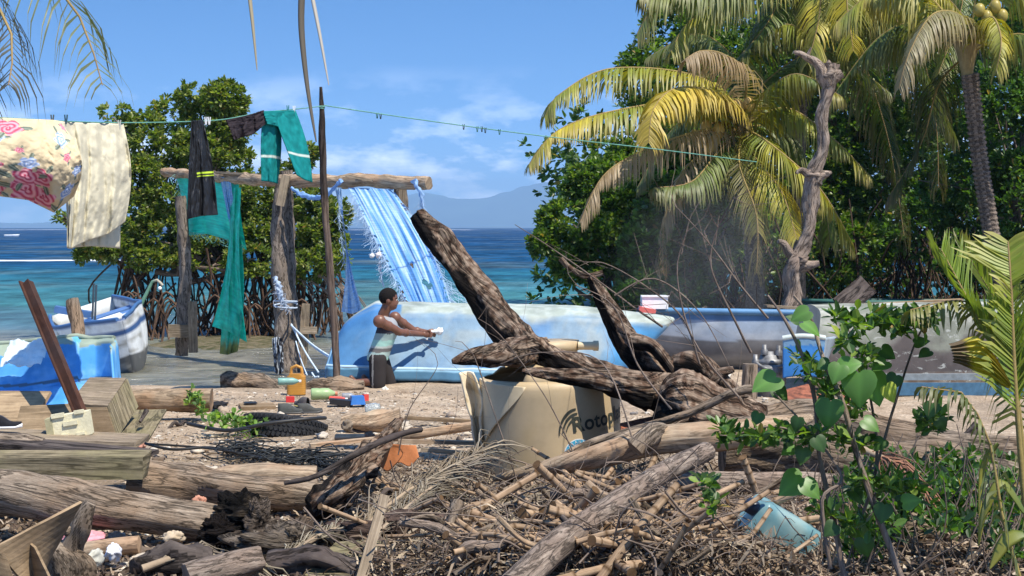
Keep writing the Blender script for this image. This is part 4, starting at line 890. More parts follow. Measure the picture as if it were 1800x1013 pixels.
b_ = MB(); b_.tube([P(240, 552, 23.4), P(258, 516, 23.4), P(268, 495, 23.4), P(276, 492, 23.4), P(286, 502, 23.4)], [.035, .025, .022], n=7, amp=.3, col=lambda p, t, a: (.12, .25, .17) if t < .6 else (.4, .36, .28)); b_.build('pole', M_PAINT, g_)
b_ = MB(); b_.ball(P(281, 507, 24), .03, 10, 8, col=(.85, .85, .82)); b_.build('float', M_VC, g_)

# cut fibreglass boat, blue inside, lower left ---------------
cb = thing('blue_hull_section', 'bright blue broken boat hull lying open in front of the white boat', 'boat hull', (P(60, 700, 14.6).x, 14.6, 0))
def cbf(u, v):
    # u along (left to right), v down the inner wall; keyed profiles
    px = -120 + 320 * u
    top = 598 + 8 * math.sin(u * 5) + (6 if u > .8 else 0)
    prof = [(0., 0, .0), (.16, 30 - 26 * u, -.10), (.5, 62, -.18), (.62, 78, -.20), (.66, 82, -.42), (.85, 104, -.5), (1., 122, -.75)]
    for (a, ya, da), (b2, yb, db) in zip(prof, prof[1:]):
        if v <= b2 + 1e-9:
            f = (v - a) / (b2 - a); y = ya + (yb - ya) * f; d = da + (db - da) * f; break
    bend = .02 * math.sin(u * 40) * sstep(.62, .7, v)
    end = -1.0 * sstep(.90, 1.0, u) * .8
    py = top + y + (26 * (1 - u) * v)
    return P(px + (14 * v if u > .9 else 0) * sstep(.9, 1, u), py, 15.1 + d * 1.5 + bend + end * .3)
def cbc(u, v, p):
    n_ = fbm((u * 9, v * 5, 3), 1, 4)
    if v < .18 + .05 * n_: return Vector((.30, .36, .27)).lerp(Vector((.12, .42, .66)), sstep(.1, .5, fbm((u * 12, v * 3, 7), 1, 4)))
    c = Vector((.07, .30, .64)).lerp(Vector((.17, .43, .74)), sstep(-.2, .5, n_))
    if .40 < v - .14 * math.sin(u * 2.2) < .435 : c = Vector((.09, .15, .21))
    return c
b_ = MB(); b_.grid(130, 70, cbf, cbc); b_.build('inner_shell', M_PAINT, cb, thick=.02)
b_ = MB(); b_.tube([cbf(u, 0) + Vector((0, 0, .01)) for u in np.linspace(0, 1, 16)], .025, n=7, amp=.2, col=lambda p, t, a: (.28, .33, .25)); b_.build('rim', M_FIBRE, cb)
b_ = MB(); b_.grid(10, 14, lambda u, v: cbf(1, v) + Vector((.02 + .03 * u, -.35 * u, -.05 * u)), cbc); b_.build('end_wall', M_PAINT, cb, thick=.02)
b_ = MB(); b_.grid(34, 22, lambda u, v: P(18 + 70 * u, 604 + 20 * v, 14.7) + Vector((0, -.30 * v, .03 + .035 * fbm((u * 3, v * 3, 1), 1.6, 4) - .1 * v)), lambda u, v, p: (.62, .72, .76))
tag(b_.build('plastic_sheet', M_FIBRE, thick=.003), 'crumpled clear plastic sheet on the rim of the blue hull', 'plastic sheet')
# rusty beam propped up ---------------------------------------
b_ = MB(); a = P(44, 496, 12.2); c = P(146, 742, 11.3); d = (c - a).normalized()
b_.plank(a, c, .075, .012, up=Vector((0, 1, .3))); b_.plank(a + Vector((-.036, .02, 0)), c + Vector((-.036, .02, 0)), .012, .05, up=Vector((0, 1, .3))); b_.plank(a + Vector((.036, .02, .005)), c + Vector((.036, .02, 0)), .012, .05, up=Vector((0, 1, .3)))
mr = wood('rusty_steel', (.035, .018, .014), (.13, .06, .04), (.07, .045, .04), gr=(3, 8), crack=0, bmp=.5)
tag(b_.build('steel_beam', mr), 'rusty brown channel beam propped at a slant over the crates', 'beam')

# upturned blue boat ------------------------------------------
ub = thing('upturned_boat', 'pale blue fibreglass boat lying upside down in front of the kneeling man', 'boat', (P(870, 660, 19.5).x, 19.6, .1))
mu = Matrix.Translation(Vector((P(884, 660, 19.6).x, 19.50, .13))) @ Matrix.Rotation(R(1.2), 4, 'Y') @ Matrix.Rotation(R(2), 4, 'Z')
LU = 3.95
def ubf(u, v):
    # u along x; v across: 0 near gunwale .. 1 far gunwale
    s = u; x = (s - .5) * LU
    e0 = min(1, s / .16) ** .5; e1 = min(1, (1 - s) / .30) ** .55
    wd = .78 * (.70 + .30 * e0) * (.12 + .88 * e1); hh = .80 * (.52 + .48 * min(1, (s + .0) / .09) ** .55) * (.80 + .20 * e1)
    k = v * 2 - 1; a = abs(k)
    # profile: side wall, soft chine, nearly flat bottom
    ang = a ** 1.0
    y = math.copysign(wd * (1 - (1 - min(1, a * 1.0)) ** 1.0) * (.80 * min(1, a / .62) + .20 * max(0, (a - .62) / .38)) if a > 0 else 0, k)
    z = hh * (1 - .10 * (a / .62) ** 2.2 if a < .62 else (.90 - .90 * ((a - .62) / .38) ** .92))
    if .45 < a < .72: z -= hh * .05 * (1 - abs(a - .6) / .15)  # rounded chine
    x2 = x - (.20 * (1 - z / .8) * (1 - sstep(0, .2, s))) + (.35 - .75 * (1 - z / .8)) * (1 - sstep(0, .25, 1 - s))
    bumps = .008 * fbm((s * 14, v * 8, 1), 1, 3) + .010 * fbm((s * 5, v * 4, 3), 1, 3)
    return mu @ Vector((x2, y + bumps, z + .10 + bumps))
def ubc(u, v, p):
    a = abs(v * 2 - 1); n_ = fbm((u * 6, v * 5, 2), 1, 5); n2 = fbm((u * 16, v * 14, 8), 1, 4)
    top = Vector((.30, .34, .29)).lerp(Vector((.40, .445, .40)), sstep(-.3, .3, n2))
    blue = Vector((.065, .19, .37)).lerp(Vector((.16, .265, .36)), sstep(-.35, .45, n_ + .5 * (u - .3)))
    k = sstep(.58, .66, a + .07 * n_ + .03 * n2)
    if u < .17: k = max(k, sstep(.30, .40, a + .08 * n2) * .98); blue = blue.lerp(Vector((.045, .17, .38)), sstep(.05, .1, .78 - a + .05 * n2) * (1 - sstep(.13, .17, u)))
    c = top.lerp(blue, k)
    c = c.lerp(Vector((.25, .31, .33)), .75 * sstep(.1, .5, n2 + .3 * n_) * (1 if .3 < u < .85 else .3))
    if u > .8: c = c.lerp(Vector((.08, .30, .58)), sstep(.8, .9, u) * sstep(.6, .7, a))
    return c
b_ = MB(); b_.grid(130, 70, ubf, ubc); b_.build('hull', M_FIBRE, ub)
def lip(u, v):                                             # flange below the gunwale
    k = 0 if v < .5 else 1; q = ubf(u, 0.0); return q
b_ = MB(); b_.grid(110, 4, lambda u, v: ubf(u, 0) + Vector((0, -.045 - .02 * v, .02 - .13 * v)), lambda u, v, p: Vector((.07, .18, .28)) if v > .2 else Vector((.2, .38, .5))); b_.build('topside_strip', M_FIBRE, ub, thick=.02)
b_ = MB(); b_.tube([ubf(u, 0) + Vector((0, -.035, .03)) for u in np.linspace(0, 1, 26)], .022, n=8, col=lambda p, t, a: (.42, .58, .68)); b_.build('gunwale', M_FIBRE, ub)
b_ = MB(); b_.tube([ubf(u, 1) + Vector((0, .03, .0)) for u in np.linspace(0, 1, 26)], .03, n=8, col=lambda p, t, a: (.5, .62, .7)); b_.build('gunwale', M_FIBRE, ub)
b_ = MB(); b_.grid(14, 8, lambda u, v: ubf(0, u) - Vector((.02, 0, (.1 + .05) * v)), lambda u, v, p: (.12, .26, .42)); b_.build('end_board', M_FIBRE, ub, thick=.02)
for px, w_ in ((625, .4), (800, .3), (930, .5), (1085, .35)):
    b_ = MB(); q = P(px, 0, 19.25); q.z = .12; b_.box(q, (w_, .35, .12), Matrix.Rotation(random.gauss(0, .2), 3, 'Z'), warp=.01)
    tag(b_.build('wood_block', M_DARKWOOD, bevel=.01), 'block of wood under the blue boat ' + {625: 'at its left end', 800: 'right of the kneeling man', 930: 'behind the cream tank', 1085: 'at its right end behind the trunk'}[px], 'block')

# grey boat (upright) -----------------------------------------
gb = thing('grey_boat', 'upright grey boat with a light blue rim behind the charred stump', 'boat', (P(1320, 650, 20.6).x, 20.6, .1))
hg = hull(4.4, 1.25, .84, nose=.42, rake=-.05, stern=.8, sheer=.05)
mg = Matrix.Translation(Vector((P(1385, 600, 20.9).x + .1, 20.95, .02))) @ Matrix.Rotation(R(180 + 3), 4, 'Z') @ Matrix.Rotation(R(3), 4, 'X')
def hg2(u, v):
    q = hg(u, v); a = abs(v * 2 - 1); q.y = math.copysign(abs(q.y) ** .8 * 1.05, q.y) if abs(q.y) > 1e-6 else 0; q.z = q.z * .96 + .08 * (1 - a) * 0; return q
def gcol(u, v, p):
    a = abs(v * 2 - 1); n_ = fbm((u * 8, v * 10, 2), 1, 4)
    if a > .90: return (.09, .20, .36)
    if a > .70 + .01 * n_: return Vector((.34, .42, .52)).lerp(Vector((.48, .54, .60)), sstep(-.3, .4, n_))
    return Vector((.135, .145, .16)).lerp(Vector((.23, .24, .25)), sstep(-.3, .4, n_))
b_ = MB(); b_.grid(70, 80, lambda u, v: mg @ hg2(u, v), gcol); b_.build('hull', M_FIBRE, gb, thick=.03)
for sg in (0, 1):
    b_ = MB(); b_.tube([mg @ (hg2(u, sg) + Vector((0, .02 * (1 if sg else -1), .0))) for u in np.linspace(0, .99, 20)], .045, n=7, flat=1, col=lambda p, t, a: (.10, .24, .42)); b_.build('gunwale', M_FIBRE, gb)
wh = thing('cool_box', 'open white cool box on the bow of the grey boat', 'cool box', P(1150, 540, 20.4))
b_ = MB(); c0 = P(1150, 531, 20.4)
for dx, dy, sx, sy in ((0, -.14, .34, .015), (0, .14, .34, .015), (-.165, 0, .015, .27), (.165, 0, .015, .27)): b_.box(c0 + Vector((dx, dy, 0)), (sx, sy, .17), col=(.85, .85, .84))
b_.box(c0 - Vector((0, 0, .08)), (.32, .27, .015), col=(.8, .8, .8)); b_.build('tub', M_VC, wh)
b_ = MB(); b_.box(c0 + Vector((0, -.15, .083)), (.37, .03, .02), col=(.88, .88, .87)); b_.build('rim', M_VC, wh)
b_ = MB(); b_.box(P(1137, 546, 20.2), (.22, .2, .07), Matrix.Rotation(.2, 3, 'Y'), col=(.72, .16, .13)); tag(b_.build('red_box', M_VC, bevel=.012), 'small red plastic box beside the white cool box', 'box')
for i, (x0, y0, x1, y1, D0, D1, w_, l_) in enumerate(((1290, 545, 1470, 552, 20.6, 20.8, .12, 'long grey board laid across the grey boat'), (1345, 538, 1465, 545, 21.0, 21.1, .2, 'short upper board on the grey boat near the dead trunk'), (1288, 546, 1320, 548, 20.3, 20.3, .10, 'small offcut at the left end of the boards on the grey boat'))):
    b_ = MB(); b_.plank(P(x0, y0, D0), P(x1, y1, D1), w_, .03); tag(b_.build('board', M_PLANK), l_, 'board')
# green boat behind -------------------------------------------
nb = thing('green_boat', 'dark green boat behind the overturned brown hull with boards on its rim', 'boat', (P(1600, 0, 24).x, 24, .1))
mn = Matrix.Translation(Vector((P(1640, 0, 24).x, 24, .02))) @ Matrix.Rotation(R(180), 4, 'Z'); hn = hull(4.6, 1.3, .83, nose=.3, rake=.05, stern=.85, sheer=.02)
b_ = MB(); b_.grid(40, 30, lambda u, v: mn @ hn(u, v), lambda u, v, p: (.02, .075, .06)); b_.build('hull', M_FIBRE, nb, thick=.03)
b_ = MB(); b_.tube([mn @ hn(u, 1) for u in np.linspace(0, .98, 14)], .035, n=6, col=lambda p, t, a: (.03, .11, .09)); b_.build('gunwale', M_FIBRE, nb)
for x0, y0, x1, y1, D, l_ in ((1500, 536, 1560, 534, 23.2, 'flat board on the left part of the green boat rim'), (1556, 534, 1690, 527, 23.2, 'long reddish board on the right part of the green boat rim')):
    b_ = MB(); b_.plank(P(x0, y0, D), P(x1, y1, D), .2, .03); tag(b_.build('board', M_PLY), l_, 'board')
b_ = MB(); b_.plank(P(1478, 541, 22.6), P(1526, 500, 22.9), .34, .03, up=Vector((.3, -.8, .5))); tag(b_.build('propped_board', M_DARKWOOD), 'wide board propped at a slant beside the green boat', 'board')

# overturned brown / olive hull at right ----------------------
ob = thing('overturned_hull', 'old scraped olive and brown hull lying overturned at the right', 'boat', (P(1640, 700, 17.6).x, 17.6, .1))
mo = Matrix.Translation(Vector((P(1640, 700, 18.1).x + .1, 18.35, .12))) @ Matrix.Rotation(R(-1), 4, 'Y')
def obf(u, v):
    s = u; x = (s - .5) * 2.9; a = abs(v * 2 - 1); sgn = 1 if v > .5 else -1
    wd = .80; hh = .90
    y = sgn * wd * (.78 * min(1, a / .5) ** .9 + .22 * max(0, (a - .5) / .5)); z = hh * (1 - .06 * min(1, a / .5) ** 2) if a < .5 else hh * (.94 - .94 * ((a - .5) / .5) ** .95)
    if .4 < a < .6: z -= .035 * (1 - abs(a - .5) / .1)
    x += -.12 * (1 - s) * sstep(0, .3, 1 - s) * (1 - z) * 1.4
    return mo @ Vector((x, y, z + .08 + .012 * fbm((s * 7, v * 7, 2), 1, 3)))
def obc(u, v, p):
    a = abs(v * 2 - 1); n_ = fbm((u * 7, v * 12, 5), 1, 5); n2 = fbm((u * 26, v * 40, 1), 1, 3)
    c = Vector((.20, .21, .165)).lerp(Vector((.40, .40, .34)), sstep(-.3, .4, n_))
    if a > .5: c = c.lerp(Vector((.075, .06, .055)), sstep(.62, .82, a + .22 * n_ + .12 * u))
    if a > .90: c = Vector((.13, .085, .06)).lerp(Vector((.2, .17, .14)), sstep(-.2, .3, n2))
    return c
M_CHIP = vcmat('chipped_paint', .65, .5, 4, .3, 30, .006)
t = M_CHIP.node_tree; bb_ = t.nodes['Principled BSDF']; src = bb_.inputs['Base Color'].links[0].from_socket; tcn = nd(t, 'ShaderNodeTexCoord')
ch = ramp(t, noise_n(t, mapping(t, tcn.outputs['Object'], (5, 5, 11)), 1, 7, .7, 1.), [(.60, 0), (.635, 1)]); t.links.new(mix(t, mth(t, 'MULTIPLY', ch, .7), src, (.42, .43, .39)), bb_.inputs['Base Color'])
b_ = MB(); b_.grid(110, 80, obf, obc); b_.build('hull', M_CHIP, ob)
b_ = MB(); b_.grid(6, 60, lambda u, v: obf(0, v).lerp(mo @ Vector((-1.48, (v - .5) * 1.5, .05)), u), lambda u, v, p: (.33, .33, .28)); b_.build('end_board', M_FIBRE, ob)
b_ = MB(); b_.plank(P(1540, 663, 17.35), P(1830, 662, 17.35), .06, .07); b_.build('rubbing_strip', plain('grey_blue_strip', (.22, .25, .26), .7), ob)
b_ = MB(); b_.plank(P(1540, 684, 17.3), P(1830, 684, 17.3), .05, .14); b_.build('blue_strip', plain('worn_blue_strip', (.06, .15, .24), .6), ob)
b_ = MB(); b_.plank(P(1500, 712, 16.9), P(1860, 716, 16.9), .20, .05); tag(b_.build('pale_plank', plain('cream_paint_wood', (.66, .64, .50), .8, var=.35)), 'long cream painted plank in front of the overturned hull', 'plank')
# blue transom piece ------------------------------------------
tb = thing('boat_transom', 'small blue boat end with a pale rim between the stump and the brown hull', 'boat part', P(1405, 675, 16.9))
def tbf(u, v): return P(1376 + 66 * u + (8 * (1 - v) if u > .8 else 0), 595 - 4 * math.sin(u * 3) + 70 * v, 16.9 + .10 * abs(u - .45) ** 1.5)
b_ = MB(); b_.grid(24, 24, tbf, lambda u, v, p: Vector((.16, .30, .45)) if v < .22 + .05 * fbm((u * 6, v * 6, 0), 1, 3) else Vector((.035, .19, .50))); b_.build('panel', M_FIBRE, tb, thick=.03)
b_ = MB(); b_.tube([tbf(u, 0) for u in np.linspace(0, 1, 8)], .03, n=7, col=lambda p, t, a: (.50, .56, .52)); b_.build('rim', M_FIBRE, tb)
b_ = MB(); b_.grid(10, 20, lambda u, v: tbf(1, v) + Vector((.22 * u * (1 - v * .5), .5 * u, -.02 * u)), lambda u, v, p: (.30, .36, .40)); b_.build('side_panel', M_FIBRE, tb, thick=.03)
# outboard engine head ----------------------------------------
en = thing('engine_block', 'small bare grey outboard engine standing between boats', 'engine', P(1352, 690, 17.2))
met = plain('dull_grey_metal', (.22, .22, .22), .55, .5, .5, .4)
c0 = P(1352, 640, 17.2)
b_ = MB(); b_.lathe([(0, .0), (.17, .0), (.19, -.05), (.19, -.22), (.14, -.26), (.16, -.55)], 20, Matrix.Translation(c0)); b_.build('engine_body', met, en)
b_ = MB(); b_.lathe([(0, .14), (.05, .14), (.06, .11), (.10, .10), (.11, .06), (.14, .05), (.14, .0), (.0, .0)], 18, Matrix.Translation(c0)); b_.build('flywheel', met, en)
for dx, dz in ((-.16, .06), (.16, .05), (-.06, .17), (.10, .16)):
    b_ = MB(); b_.lathe([(0, .05), (.025, .05), (.028, 0), (.04, -.01), (.04, -.06)], 10, Matrix.Translation(c0 + Vector((dx, -.05, dz)))); b_.build('cylinder_cap', met, en)
b_ = MB(); b_.tube([c0 + Vector((-.16, -.1, .02)), c0 + Vector((-.05, -.17, -.04)), c0 + Vector((.17, -.12, .0))], .022, n=6); b_.build('fuel_pipe', met, en)

# ============================================================ MAN
pm = lambda x, y, D: P(x, y, D)
def capsule(b_, a, b2, r0, r1, n=12):
    a, b2 = Vector(a), Vector(b2); b_.tube([a, a.lerp(b2, .5), b2], [r0, r1], n=n, step=.02, cap=False); b_.ball(a, r0, n, 8); b_.ball(b2, r1, n, 8)
def ell(b_, c, rx, ry, rz, rot=None): b_.ball(c, 1, 18, 14, (rx, ry, rz), rot)
def remeshed(b_, name, mat, parent, vox, colf, cut=None, smooth=6, thick=0):
    me = bpy.data.meshes.new('tmp'); me.from_pydata(b_.v, [], b_.f); o = bpy.data.objects.new('tmp', me); COL.objects.link(o)
    r = o.modifiers.new('r', 'REMESH'); r.mode = 'VOXEL'; r.voxel_size = vox
    s_ = o.modifiers.new('s', 'SMOOTH'); s_.factor = .5; s_.iterations = smooth
    dg = bpy.context.evaluated_depsgraph_get(); dg.update(); ev = o.evaluated_get(dg); m2 = ev.to_mesh()
    vs = [v.co.copy() for v in m2.vertices]; fs = [tuple(p.vertices) for p in m2.polygons]; ev.to_mesh_clear()
    bpy.data.objects.remove(o); bpy.data.meshes.remove(me)
    nb_ = MB()
    if cut: fs = [f for f in fs if not cut(sum((vs[i] for i in f), Vector()) / len(f))]
    use = sorted(set(i for f in fs for i in f)); mp_ = {}
    for i in use: mp_[i] = nb_.vert(vs[i], colf(vs[i]))
    for f in fs: nb_.face([mp_[i] for i in f])
    return nb_.build(name, mat, parent, thick=thick)
S_ = 18.4 / F
man = thing('person', 'man in striped mint vest and dark shorts kneeling to scrape the blue boat', 'person', pm(662, 684, 18.4))
head = pm(685, 527.5, 18.4); hrot = Matrix.Rotation(R(10), 3, 'Y')
neck0 = pm(674, 553, 18.42); neck1 = pm(681, 538, 18.4)
shn = pm(667, 565, 18.20); shf = pm(694, 559, 18.64)
eln = pm(702, 584, 18.36); elf = pm(726, 581, 18.76)
wrn = pm(743, 588, 18.70); wrf = pm(750, 584, 18.86)
chest = pm(681, 581, 18.42); belly = pm(671, 606, 18.42); pelvis = pm(664, 628, 18.42)
hpn = pm(664, 634, 18.30); hpf = pm(669, 634, 18.54); knn = pm(664, 675, 18.26); knf = pm(683, 673, 18.56)
ftn = pm(626, 672, 18.30); ftf = pm(648, 670, 18.62)
b_ = MB()
ell(b_, head + Vector((-.012, 0, .025)), .108, .086, .108, hrot); ell(b_, head + Vector((.024, 0, -.038)), .074, .068, .092, hrot)
ell(b_, head + Vector((.055, 0, -.085)), .034, .035, .028); ell(b_, head + Vector((.075, 0, .012)), .022, .05, .018)       # chin, brow
b_.ball(head + Vector((.095, 0, -.025)), .018, 10, 8, (.9, .8, 1.2)); ell(b_, head + Vector((.080, 0, -.058)), .018, .028, .014)   # nose, lips
for sg in (-1, 1): ell(b_, head + Vector((-.012, .086 * sg, -.01)), .022, .011, .032)
capsule(b_, neck0, neck1, .068, .064)
ell(b_, chest, .125, .175, .16, Matrix.Rotation(R(14), 3, 'Y')); ell(b_, chest.lerp(neck0, .55), .085, .16, .07, Matrix.Rotation(R(14), 3, 'Y'))
ell(b_, belly, .105, .145, .14); ell(b_, pelvis, .115, .15, .11)
for sh, el, wr in ((shn, eln, wrn), (shf, elf, wrf)):
    ell(b_, sh, .078, .070, .078); capsule(b_, sh, el, .062, .048); capsule(b_, el, wr, .047, .031)
    ell(b_, sh.lerp(el, .45), .062, .058, .062); ell(b_, el.lerp(wr, .28), .051, .046, .051)
for hp, kn, ft in ((hpn, knn, ftn), (hpf, knf, ftf)):
    capsule(b_, hp, kn, .088, .060); capsule(b_, kn + Vector((0, 0, .02)), ft, .055, .036); 
    capsule(b_, ft, ft + Vector((-.03, 0, -.06)), .036, .028); capsule(b_, ft + Vector((-.02, 0, .0)), ft + Vector((-.06, 0, .055)), .034, .03)   # foot on its toes, heel up
# hands: palm, four curled fingers each, thumb, closed on the scraper
def hand(b_, wr, dir_, side):
    d = Vector(dir_).normalized(); up_ = Vector((0, 0, 1)); sd = d.cross(up_).normalized()
    ell(b_, wr + d * .045, .045, .022, .040)
    for k in range(4):
        o = up_ * (.030 - .020 * k); r = .0095; l = (.036, .040, .037, .030)[k]
        p0 = wr + d * .075 + o; p1 = p0 + d * l + sd * side * .006; p2 = p1 + sd * side * .028 - d * .004; p3 = p2 - d * .022
        capsule(b_, p0, p1, r, r, 8); capsule(b_, p1, p2, r, r * .95, 8); capsule(b_, p2, p3, r * .95, r * .85, 8)
    t0 = wr + d * .03 + up_ * .03; t1 = t0 + d * .035 + up_ * .022 + sd * side * .018; t2 = t1 + d * .028 + sd * side * .01
    capsule(b_, t0, t1, .013, .011, 8); capsule(b_, t1, t2, .011, .009, 8)
hd = Vector((.9, .25, -.05)); hand(b_, wrn, hd, 1); hand(b_, wrf, Vector((.85, -.10, -.22)), -1)
def skin(p):
    q = p - head
    if q.length < .16:
        if abs(q.z + .064) < .006 and q.x > .06: return (.10, .035, .028)
    return Vector((.165, .072, .042)) * (1 + .15 * fbm(p, 9, 2))
remeshed(b_, 'body', vcmat('skin', .42, .1, 6, .06, 90, .002, spec=.5), man, .0085, skin, smooth=3)
for sg in (-1, 1):
    b_ = MB(); b_.ball(head + Vector((.082, .030 * sg, .0)), .011, 10, 8, col=(.6, .56, .5)); e_ = b_.build('eye', M_VC, man)
    b_ = MB(); b_.ball(head + Vector((.0905, .031 * sg, .0)), .0052, 8, 6, col=(.01, .008, .006)); b_.build('pupil', M_VC, e_)
    b_ = MB(); b_.tube([head + Vector((.088, .014 * sg, .020)), head + Vector((.087, .034 * sg, .024)), head + Vector((.074, .052 * sg, .018))], .005, n=5, step=.01, col=lambda p, t, a: (.01, .008, .007)); b_.build('eyebrow', M_MATTE, man)
b_ = MB(); ell(b_, head + Vector((-.018, 0, .038)), .116, .095, .110, hrot)
remeshed(b_, 'hair', vcmat('short_hair', .9, .3, 60, .8, 150, .008, spec=.15), man, .009, lambda p: (.012, .010, .009), smooth=1,
    cut=lambda p: (p - head).z < (.045 if (p - head).x > .045 else (-.005 if (p - head).x > -.03 else -.06)) or ((p - head).x > .07 and (p - head).z < .07))
b_ = MB(); ell(b_, chest, .128, .183, .162, Matrix.Rotation(R(14), 3, 'Y')); ell(b_, chest.lerp(neck0, .5), .098, .155, .085, Matrix.Rotation(R(14), 3, 'Y')); 
for q_ in np.linspace(0, 1, 7): ell(b_, chest.lerp(pelvis, q_), .128 - .004 * math.sin(q_ * 3.14), .180 - .012 * math.sin(q_ * 3.14), .12)
zt = chest.z
def vest(p):
    h_ = (p.z - pm(0, 640, 18.4).z) / (pm(0, 560, 18.4).z - pm(0, 640, 18.4).z) + .03 * fbm(p, 7, 2)
    for lim, c in ((.16, (.42, .66, .56)), (.27, (.40, .52, .47)), (.36, (.16, .15, .14)), (.42, (.46, .50, .46)), (.55, (.36, .60, .52)), (.68, (.33, .44, .41)), (.82, (.05, .05, .06)), (2, (.30, .31, .33))):
        if h_ < lim: return c
def vcut(p):
    if p.z < pm(0, 633, 18.4).z: return True
    for sh, r_ in ((shn, .078), (shf, .078)):
        if (p - sh).length < r_: return True
    if (p - (neck0 + Vector((.04, 0, .02)))).length < .082: return True
    return p.z > neck0.z + .01
remeshed(b_, 'vest', M_CLOTH, man, .011, vest, cut=vcut, smooth=9, thick=.006)
b_ = MB(); ell(b_, pelvis, .128, .162, .10)
for hp, kn in ((hpn, knn), (hpf, knf)): capsule(b_, hp, kn + Vector((0, 0, .0)), .108, .092)
ln_ = lambda p: abs((p.x - hpn.x + .05) - (p.z - hpn.z) * -.0) < .010 and p.y < hpn.y
remeshed(b_, 'shorts', M_CLOTH, man, .012, lambda p: (.30, .29, .27) if ln_(p) else Vector((.038, .033, .032)), cut=lambda p: p.z > pm(0, 622, 18.4).z or p.z < pm(0, 683, 18.4).z, smooth=4, thick=.006)
sp = thing('scraper', 'white rag wrapped scraper held in both hands against the boat', 'tool', wrn + hd * .08)
b_ = MB(); a = wrn + hd.normalized() * .07; b_.tube([a + Vector((-.02, 0, -.06)), a + Vector((.03, .02, .03)), a + Vector((.14, .12, .03))], [.014, .014, .03], n=8, amp=.2, col=lambda p, t, a: (.75, .76, .74)); b_.build('handle', M_MATTE, sp)
b_ = MB(); b_.ball(a + Vector((.13, .10, .035)), .05, 14, 10, (1.1, .6, .8), amp=.6, col=(.80, .80, .78)); b_.build('rag', M_MATTE, sp)
# ============================================================ TANK
TD = 12.0; tcx = P(970, 0, TD).x; TR = .545
tk = thing('water_tank', 'broken cream plastic water tank with dark lettering in the debris', 'water tank', (tcx, TD, .1))
M_TANK = vcmat('cream_plastic', .5, .22, 3.0, .10, 25, .004, spec=.35)
tiltm = Matrix.Translation((tcx, TD, -.05)) @ Matrix.Rotation(R(-1.5), 4, 'Y')
TZ = .86
def tcol(r, z, k):
    c = Vector((.49, .375, .225)); n_ = fbm((math.cos(k * 6.28) * 2, math.sin(k * 6.28) * 2, z * 1.5), 1, 4)
    return c.lerp(Vector((.48, .36, .20)), sstep(.1, .6, n_))
b_ = MB(); b_.lathe([(TR, -.2)] + [(TR * (1 + .004 * math.sin(z * 9)), z) for z in np.linspace(-.1, TZ - .03, 16)] + [(TR * .995, TZ - .01), (TR * .975, TZ + .01), (TR * .93, TZ + .03)], 72, tiltm, tcol); b_.build('body', M_TANK, tk, thick=.012)
# domed shoulder with a bite out of its left front
b_ = MB(); b_.lathe([(TR * .93, TZ + .03), (TR * .80, TZ + .085), (TR * .60, TZ + .135), (TR * .42, TZ + .165), (TR * .41, TZ + .23), (TR * .44, TZ + .235), (TR * .44, TZ + .30), (0.02, TZ + .31)], 60, tiltm, tcol)
kp = []; ku = []; ks = []
for i, f4 in enumerate(b_.f):
    q = sum((Vector(b_.v[j]) for j in f4), Vector()) / len(f4); lx = q.x - tcx; ly = q.y - TD
    if lx < -.20 + .05 * noise.noise(q * 9) and ly < .25 and q.z < TZ + .06: continue
    kp.append(f4); ku.extend(b_.uv[i * 4:i * 4 + 4]); ks.append(True)
b_.f, b_.uv, b_.sm = kp, ku, ks; b_.build('shoulder', M_TANK, tk, thick=.012)
# torn side flap curling outwards on the left
def flap(u, v):
    z = TZ + .10 - 1.0 * v; w_ = .10 * (1 - .35 * v) + .03 * math.sin(v * 9)
    x = -TR - .16 * (1 - v) ** 1.3 + .02 + u * w_ + .02 * noise.noise(Vector((u * 3, v * 7, 1))); y = -.30 + .12 * math.sin(u * 3.1) + .1 * v
    return tiltm @ Vector((x, y, z))
b_ = MB(); b_.grid(12, 50, flap, lambda u, v, p: Vector((.72, .62, .45)).lerp(Vector((.5, .38, .22)), sstep(.0, .5, fbm((u * 4, v * 12, 1), 1, 4)))); b_.build('torn_flap', M_TANK, tk, thick=.014)
def flap2(u, v):
    a = R(180 + 22) + u * R(48); k = TR - .0 + .03 * math.sin(u * 3.14); z = TZ + .02 - .46 * v * (1 - u) ** .8 - .02
    return tiltm @ Vector((math.cos(a) * (k + .03 * (1 - v)), math.sin(a) * (k + .035 * (1 - v) * (1 - u)), z + .05 * (1 - v) * (1 - u)))
b_ = MB(); b_.grid(24, 24, flap2, lambda u, v, p: (.64, .53, .35)); b_.build('torn_edge', M_TANK, tk, thick=.012)
b_ = MB(); cpx = P(1052, 608, TD - .1); b_.tube([cpx - Vector((.16, 0, 0)), cpx], .032, n=14); b_.tube([cpx - Vector((.04, 0, 0)), cpx], .04, n=14)
for v_ in range(len(b_.c)): b_.c[v_] = (.6, .48, .3)
b_.build('inlet_pipe', M_TANK, tk)
b_ = MB(); b_.lathe([(0, 0), (.024, 0)], 14, Matrix.Translation(cpx + Vector((.002, 0, 0))) @ Matrix.Rotation(R(90), 4, 'Y')); b_.build('pipe_mouth', plain('black_hole', (.01, .01, .01)), tk)
